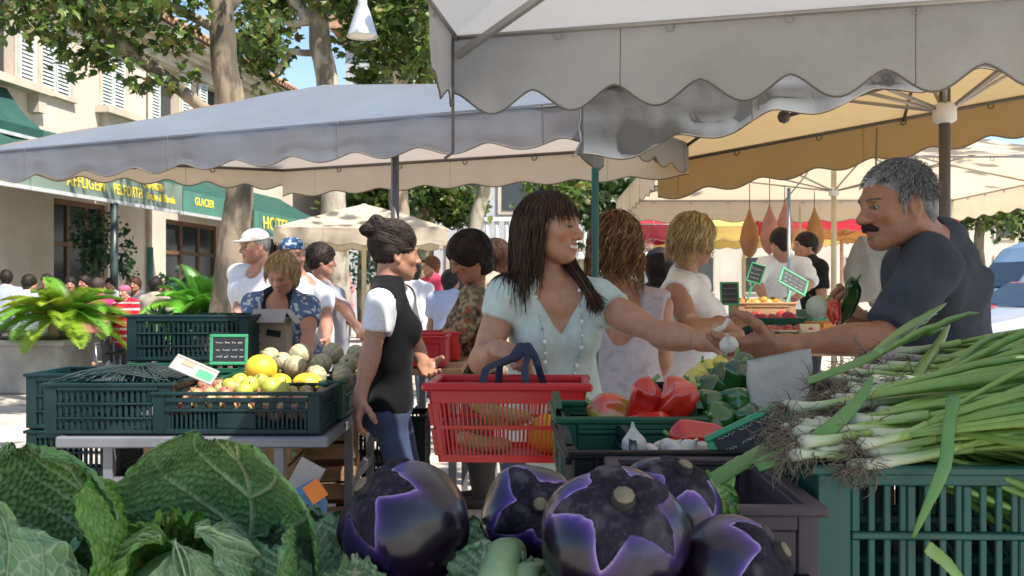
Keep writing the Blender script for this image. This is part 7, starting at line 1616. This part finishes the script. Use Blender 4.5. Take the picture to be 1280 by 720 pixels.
# ---- red basket in the woman's hand
BW, BD, BH = .425, .27, .20; bx = A(P(637, 530, 2.80)); bx[2] = P(637, 577, 2.7).z
bt = thing('shopping_basket', 'red plastic shopping basket with dark blue straps on the woman\'s arm', 'basket', tuple(bx)); bt.rotation_euler = (0, 0, -.05)
def corner(sx, sy, f): k = .87 + .13 * f; return np.array([sx * BW / 2 * k, sy * BD / 2 * k, BH * f])
for (a, b) in (((-1, -1), (1, -1)), ((1, -1), (1, 1)), ((1, 1), (-1, 1)), ((-1, 1), (-1, -1))):
    mb = MB(); L = np.linalg.norm(corner(*b, 1) - corner(*a, 1)); n = int(L / .0125); nv = unit(np.cross(corner(*b, 1) - corner(*a, 1), (0, 0, 1)))
    def pt(q, f): return corner(*a, f) * (1 - q) + corner(*b, f) * q
    def band(f0, f1, th=.006):
        v = [pt(q, f) + nv * o for o in (0, -th) for f in (f0, f1) for q in (0, 1)]; mb.add(v, [(0, 1, 3, 2), (4, 6, 7, 5), (0, 4, 5, 1), (2, 3, 7, 6), (0, 2, 6, 4), (1, 5, 7, 3)])
    band(0, .10); band(.45, .50); band(.80, 1.0)
    for i in range(n + 1):
        q = i / n; wd = .0036 if 1 < i < n - 1 else .012; mb.bar(pt(q, .101), pt(q, .449), wd * 1.15, .005, nv); mb.bar(pt(q, .501), pt(q, .799), wd * 1.15, .005, nv)
    mb.build('side_panel', M['plastic_red'], bt)
mb = MB(); mb.box((0, 0, .004), (BW * .87 - .012, BD * .87 - .012, .007)); mb.build('base', M['plastic_red'], bt)
mb = MB(); r = .016
for s in (-1, 1): mb.box((0, s * BD / 2, BH + .004), (BW + 2 * r, 2 * r * .7, .022), None, None, 0, .006); mb.box((s * BW / 2, 0, BH + .0035), (2 * r * .7, BD - 2 * r * .7 - .001, .021), None, None, 0, .006)
mb.build('rim', M['plastic_red'], bt)
hp = A(P(648, 432, 2.93)) - bx
for sy, dx, xs in ((-1, 0, (-.075, .055)), (1, .02, (-.04, .095))):
    mb = MB(); pts = [np.array([xs[0], sy * BD / 2 * .85, BH - .02]), np.array([xs[0] * .8, sy * BD * .3, BH + .05]), hp + (dx - .022, -.012, -.03), hp + (dx, 0, .004), hp + (dx + .022, -.008, -.03), np.array([xs[1] * .8, sy * BD * .3, BH + .05]), np.array([xs[1], sy * BD / 2 * .85, BH - .02])]
    tt = np.linspace(0, 6, 40); q = np.stack([np.interp(tt, range(7), [p[k_] for p in pts]) for k_ in range(3)], 1); mb.tube(q, .0105, 8, None, 0, True, .25, (0, -1, .05)); mb.build('strap', M['strap_blue'], bt)
ymelon(688, 543, 2.745, .064, 'yellow melon inside the red basket', .9, 8)
mat('marrow', (.50, .47, .16), .4, .3, 18, col2=(.30, .36, .12))
for k, (a, b, r) in enumerate(((P(585, 500, 2.80), P(665, 522, 2.72), .021), (P(600, 512, 2.75), P(655, 530, 2.78), .02), (P(570, 545, 2.78), P(640, 556, 2.74), .024))):
    s = np.linspace(0, 1, 14); mb = MB(); mb.tube([A(a) * (1 - q) + A(b) * q + (0, 0, -.012 * math.sin(3.14 * q)) for q in s], r * np.sqrt(np.clip(1 - (2 * s - 1) ** 6, .05, 1)), 12); tag(mb.build('marrow', M['marrow']), ('uppermost yellow green marrow in the red basket', 'middle yellow green marrow in the red basket', 'lowest marrow in the red basket')[k], 'vegetable')
# ---- vegetables in the stallholder's other hand
pepper('long_green_pepper', P(1062, 378, 3.06), .15, .026, (.25, -.2, .9), GP, (.03, .13, .02), 'long dark green pepper raised in the stallholder\'s far hand', None, 71, 3)
pepper('red_pepper', P(1040, 390, 3.04), .08, .027, (-.3, -.3, .8), RD, RD2, 'red pepper in the stallholder\'s far hand', None, 72)
fruit('turnip', P(1022, 384, 3.04), .036, (.50, .50, .44), (.30, .36, .22), 'white turnip in the stallholder\'s far hand', None, 73, 'vegetable', .1)

# ------------------------------------------------------------------ the stalls behind
mat('box_cream', (.62, .54, .40), .75, .15, 6); mat('orange_board', (.66, .30, .05), .6, .15, 6); mat('pink_bag', (.52, .25, .21), .5, .2, 8, transl=.3); mat('orange_bag', (.45, .23, .09), .5, .2, 8, transl=.3); mat('clear_bag', (.42, .40, .37), .3, .1, 14, bump=.008, bscale=22, transl=.4)
stall_table('brown market table behind the clasped hands', 1.02, 2.55, 4.95, 6.3, 1.0)
stall_table('grey market table behind the updo woman under red trays', -.62, -.25, 5.0, 6.4, .90)
def veg(name, c, r, c0, c1, label, group, seed): fruit(name, c, r, c0, c1, label, group, seed, 'vegetable')
def box_of(label, loc, w, d, h, m, rows, c0, c1, kind, grp, lb, seed, r=.035):
    crate(label, loc, 0, w, d, h, m, rows); kx, ky = int(w / (2 * r)), int(d / (2 * r)); n = 0
    for i in range(kx):
        for j in range(ky):
            n += 1; fruit(kind, (loc[0] - w / 2 + r * 1.1 + i * 2 * r + ORG.uniform(-.006, .006), loc[1] - d / 2 + r * 1.1 + j * 2 * r, loc[2] + h + ORG.uniform(-.005, .015)), r, c0, c1, lb, grp, seed + n, 'vegetable')
box_of('cream box of small red tomatoes on the brown market table', (1.47, 5.15, 1.003), .40, .26, .07, 'box_cream', SLOT, (.62, .09, .03), (.55, .16, .05), 'tomato', 'small tomatoes in the cream box', 'small orange red tomato in the cream box', 300, .026)
box_of('green box of large tomatoes behind the cream box', (1.42, 5.55, 1.003), .34, .26, .12, 'plastic_green', SLOT, (.55, .02, .02), (.50, .05, .02), 'tomato', 'large tomatoes in the green box', 'large red tomato in the green box', 340, .038)
box_of('green box of yellow courgettes beside the blonde woman', (1.14, 5.3, 1.003), .20, .3, .09, 'plastic_green', SLOT, (.5, .42, .08), (.2, .3, .08), 'courgette', 'small yellow courgettes in the green box', 'small yellow courgette in the green box', 380, .03)
box_of('black box of aubergines on the brown market table', (1.32, 5.0, 1.003), .16, .12, .06, 'plastic_black', SLOT, (.03, .015, .03), (.05, .03, .04), 'aubergine', 'small aubergines in the black box', 'small dark aubergine in the black box', 400, .027)
box_of('far wooden box of orange fruit near the white shirted man', (1.5, 6.0, 1.10), .34, .22, .10, 'wood_crate', SLOT, (.62, .24, .03), (.55, .30, .05), 'orange', 'oranges in the far wooden box', 'orange in the far wooden box', 420, .036)
crate('bright teal crate by the man in black t-shirt', (2.42, 7.6, .92), .1, .42, .3, .2, 'plastic_green', SLOT)
stall_table('small table under the bright teal crate', 2.1, 2.8, 7.3, 8, .9)
t = thing('orange_crate', 'long orange box behind the raised vegetables', 'crate', (1.82, 5.2, 1.0)); 
for sy in (-1, 1): mb = MB(); mb.box((1.82, 5.2 + sy * .16, 1.07), (.5, .012, .12), rot('Y', -.04)); mb.build('side_panel', M['orange_board'], t, True)
for sx in (-1, 1): mb = MB(); mb.box((1.82 + sx * .246, 5.2, 1.068), (.012, .30, .11)); mb.build('end_panel', M['orange_board'], t, True)
mb = MB(); mb.box((1.82, 5.2, 1.008), (.47, .30, .01)); mb.build('base', M['orange_board'], t, True)
price_board('small tilted price board beside the white shirted man', P(992, 352, 6.0), .19, .12, .1, -.5, .5, 'board_green', 'chalkboard', stick=True); price_board('small upright green price board by the blonde woman', P(912, 367, 5.1), .10, .12, .1, -.1, 0, 'board_green', 'chalkboard', stick=True); price_board('narrow price board among the far tomatoes', P(945, 342, 5.9), .09, .12, -.3, -.2, .3, 'board_green', 'chalkboard', stick=True)
t = thing('money_tin', 'open pale tin box with small jars on the brown market table', 'box', (1.36, 4.99, 1.003)); mb = MB(); mb.box((1.50, 4.99, 1.035), (.10, .08, .06), None, None, 0, .004); mb.build('body', M['orange_board'], t, True); mb = MB(); mb.box((1.50, 5.03, 1.09), (.10, .006, .06), rot('X', -.3)); mb.build('lid', M['box_cream'], t, True)
for k, (u, v, Y) in enumerate(((1000, 395, 5.0), (928, 398, 5.0), (936, 397, 5.02))):
    c = P(u, v, Y); c.z = 1.003; mb = MB(); mb.lathe([(0, 0), (.018, 0), (.018, .05), (.009, .07), (.009, .085), (0, .085)], 12); o = mb.build('bottle', M['plastic_black'] if k else M['clear_bag']); o.location = c; tag(o, ('clear bottle right of the pale tin box', 'first black bottle left of the pale tin box', 'second black bottle left of the pale tin box')[k], 'bottle')
def tray(label, loc, w, d, h, m, rz=0): crate(label, loc, rz, w, d, h, m, SLOT, 'red trays on the grey table', 'plastic_tray')
tray('red tray nearest the updo woman on the grey table', (-.46, 5.15, .903), .26, .3, .14, 'plastic_red'); tray('red tray at the rear of the grey table', (-.44, 5.6, .903), .3, .3, .14, 'plastic_red')
for k, (u, v, Y, m, lb) in enumerate(((937, 293, 10.2, 'orange_bag', 'large ochre bag hanging left of the pink bags'), (962, 288, 10.0, 'pink_bag', 'pink bag hanging beside the ochre one'), (981, 283, 10.3, 'pink_bag', 'pink bag hanging nearest the tan pole'), (1018, 290, 10.4, 'orange_bag', 'small ochre bag hanging by the man in black'))):
    c = P(u, v, Y); t = thing('hanging_bag', lb, 'bag', tuple(c)); mb = MB(); th = np.linspace(0, 6.283, 24, endpoint=False)[None]; q = np.linspace(0, 1, 16)[:, None]; rr = .62 * smooth_interp(q, [0, .1, .35, .7, .9, 1], [0, .10, .16, .11, .035, .02]) * (1 + .06 * np.sin(th * 3 + k)); mb.grid(np.stack([rr * np.cos(th), rr * np.sin(th) * .8, (q - .5) * .5 + 0 * th], -1) + A(c), closed=True); mb.build('sack', M[m], t, True); mb = MB(); mb.tube([c + Vector((0, 0, .24)), c + Vector((0, 0, .62))], .005, 5); mb.build('cord', M['trim'], t, True)
t = thing('plastic_bag_bundle', 'bundle of crinkled clear plastic bags hanging behind the stallholder\'s chin', 'bags', tuple(P(1092, 335, 4.0)))
for k in range(3):
    c = P(1078 + k * 14, 336 + 6 * k, 4.0 + .05 * k); mb = MB(); th = np.linspace(0, 6.283, 28, endpoint=False)[None]; q = np.linspace(0, 1, 20)[:, None]; rr = smooth_interp(q, [0, .05, .5, .85, 1], [.01, .06, .075, .04, .012]) * (1 + .12 * np.sin(th * 5 + k + q * 4)); V = np.stack([rr * np.cos(th), rr * np.sin(th) * .6, (q - .5) * .26 + 0 * th], -1) + A(c); V += (fbm(V, 16, k)[..., None] - .5) * .03; mb.grid(V, closed=True); mb.build('bag', M['clear_bag'], t, True)
mb = MB(); mb.tube([P(1092, 300, 4.05), P(1094, 240, 4.2), P(1096, 160, 4.4)], .004, 5); mb.build('cord', M['trim'], t, True)
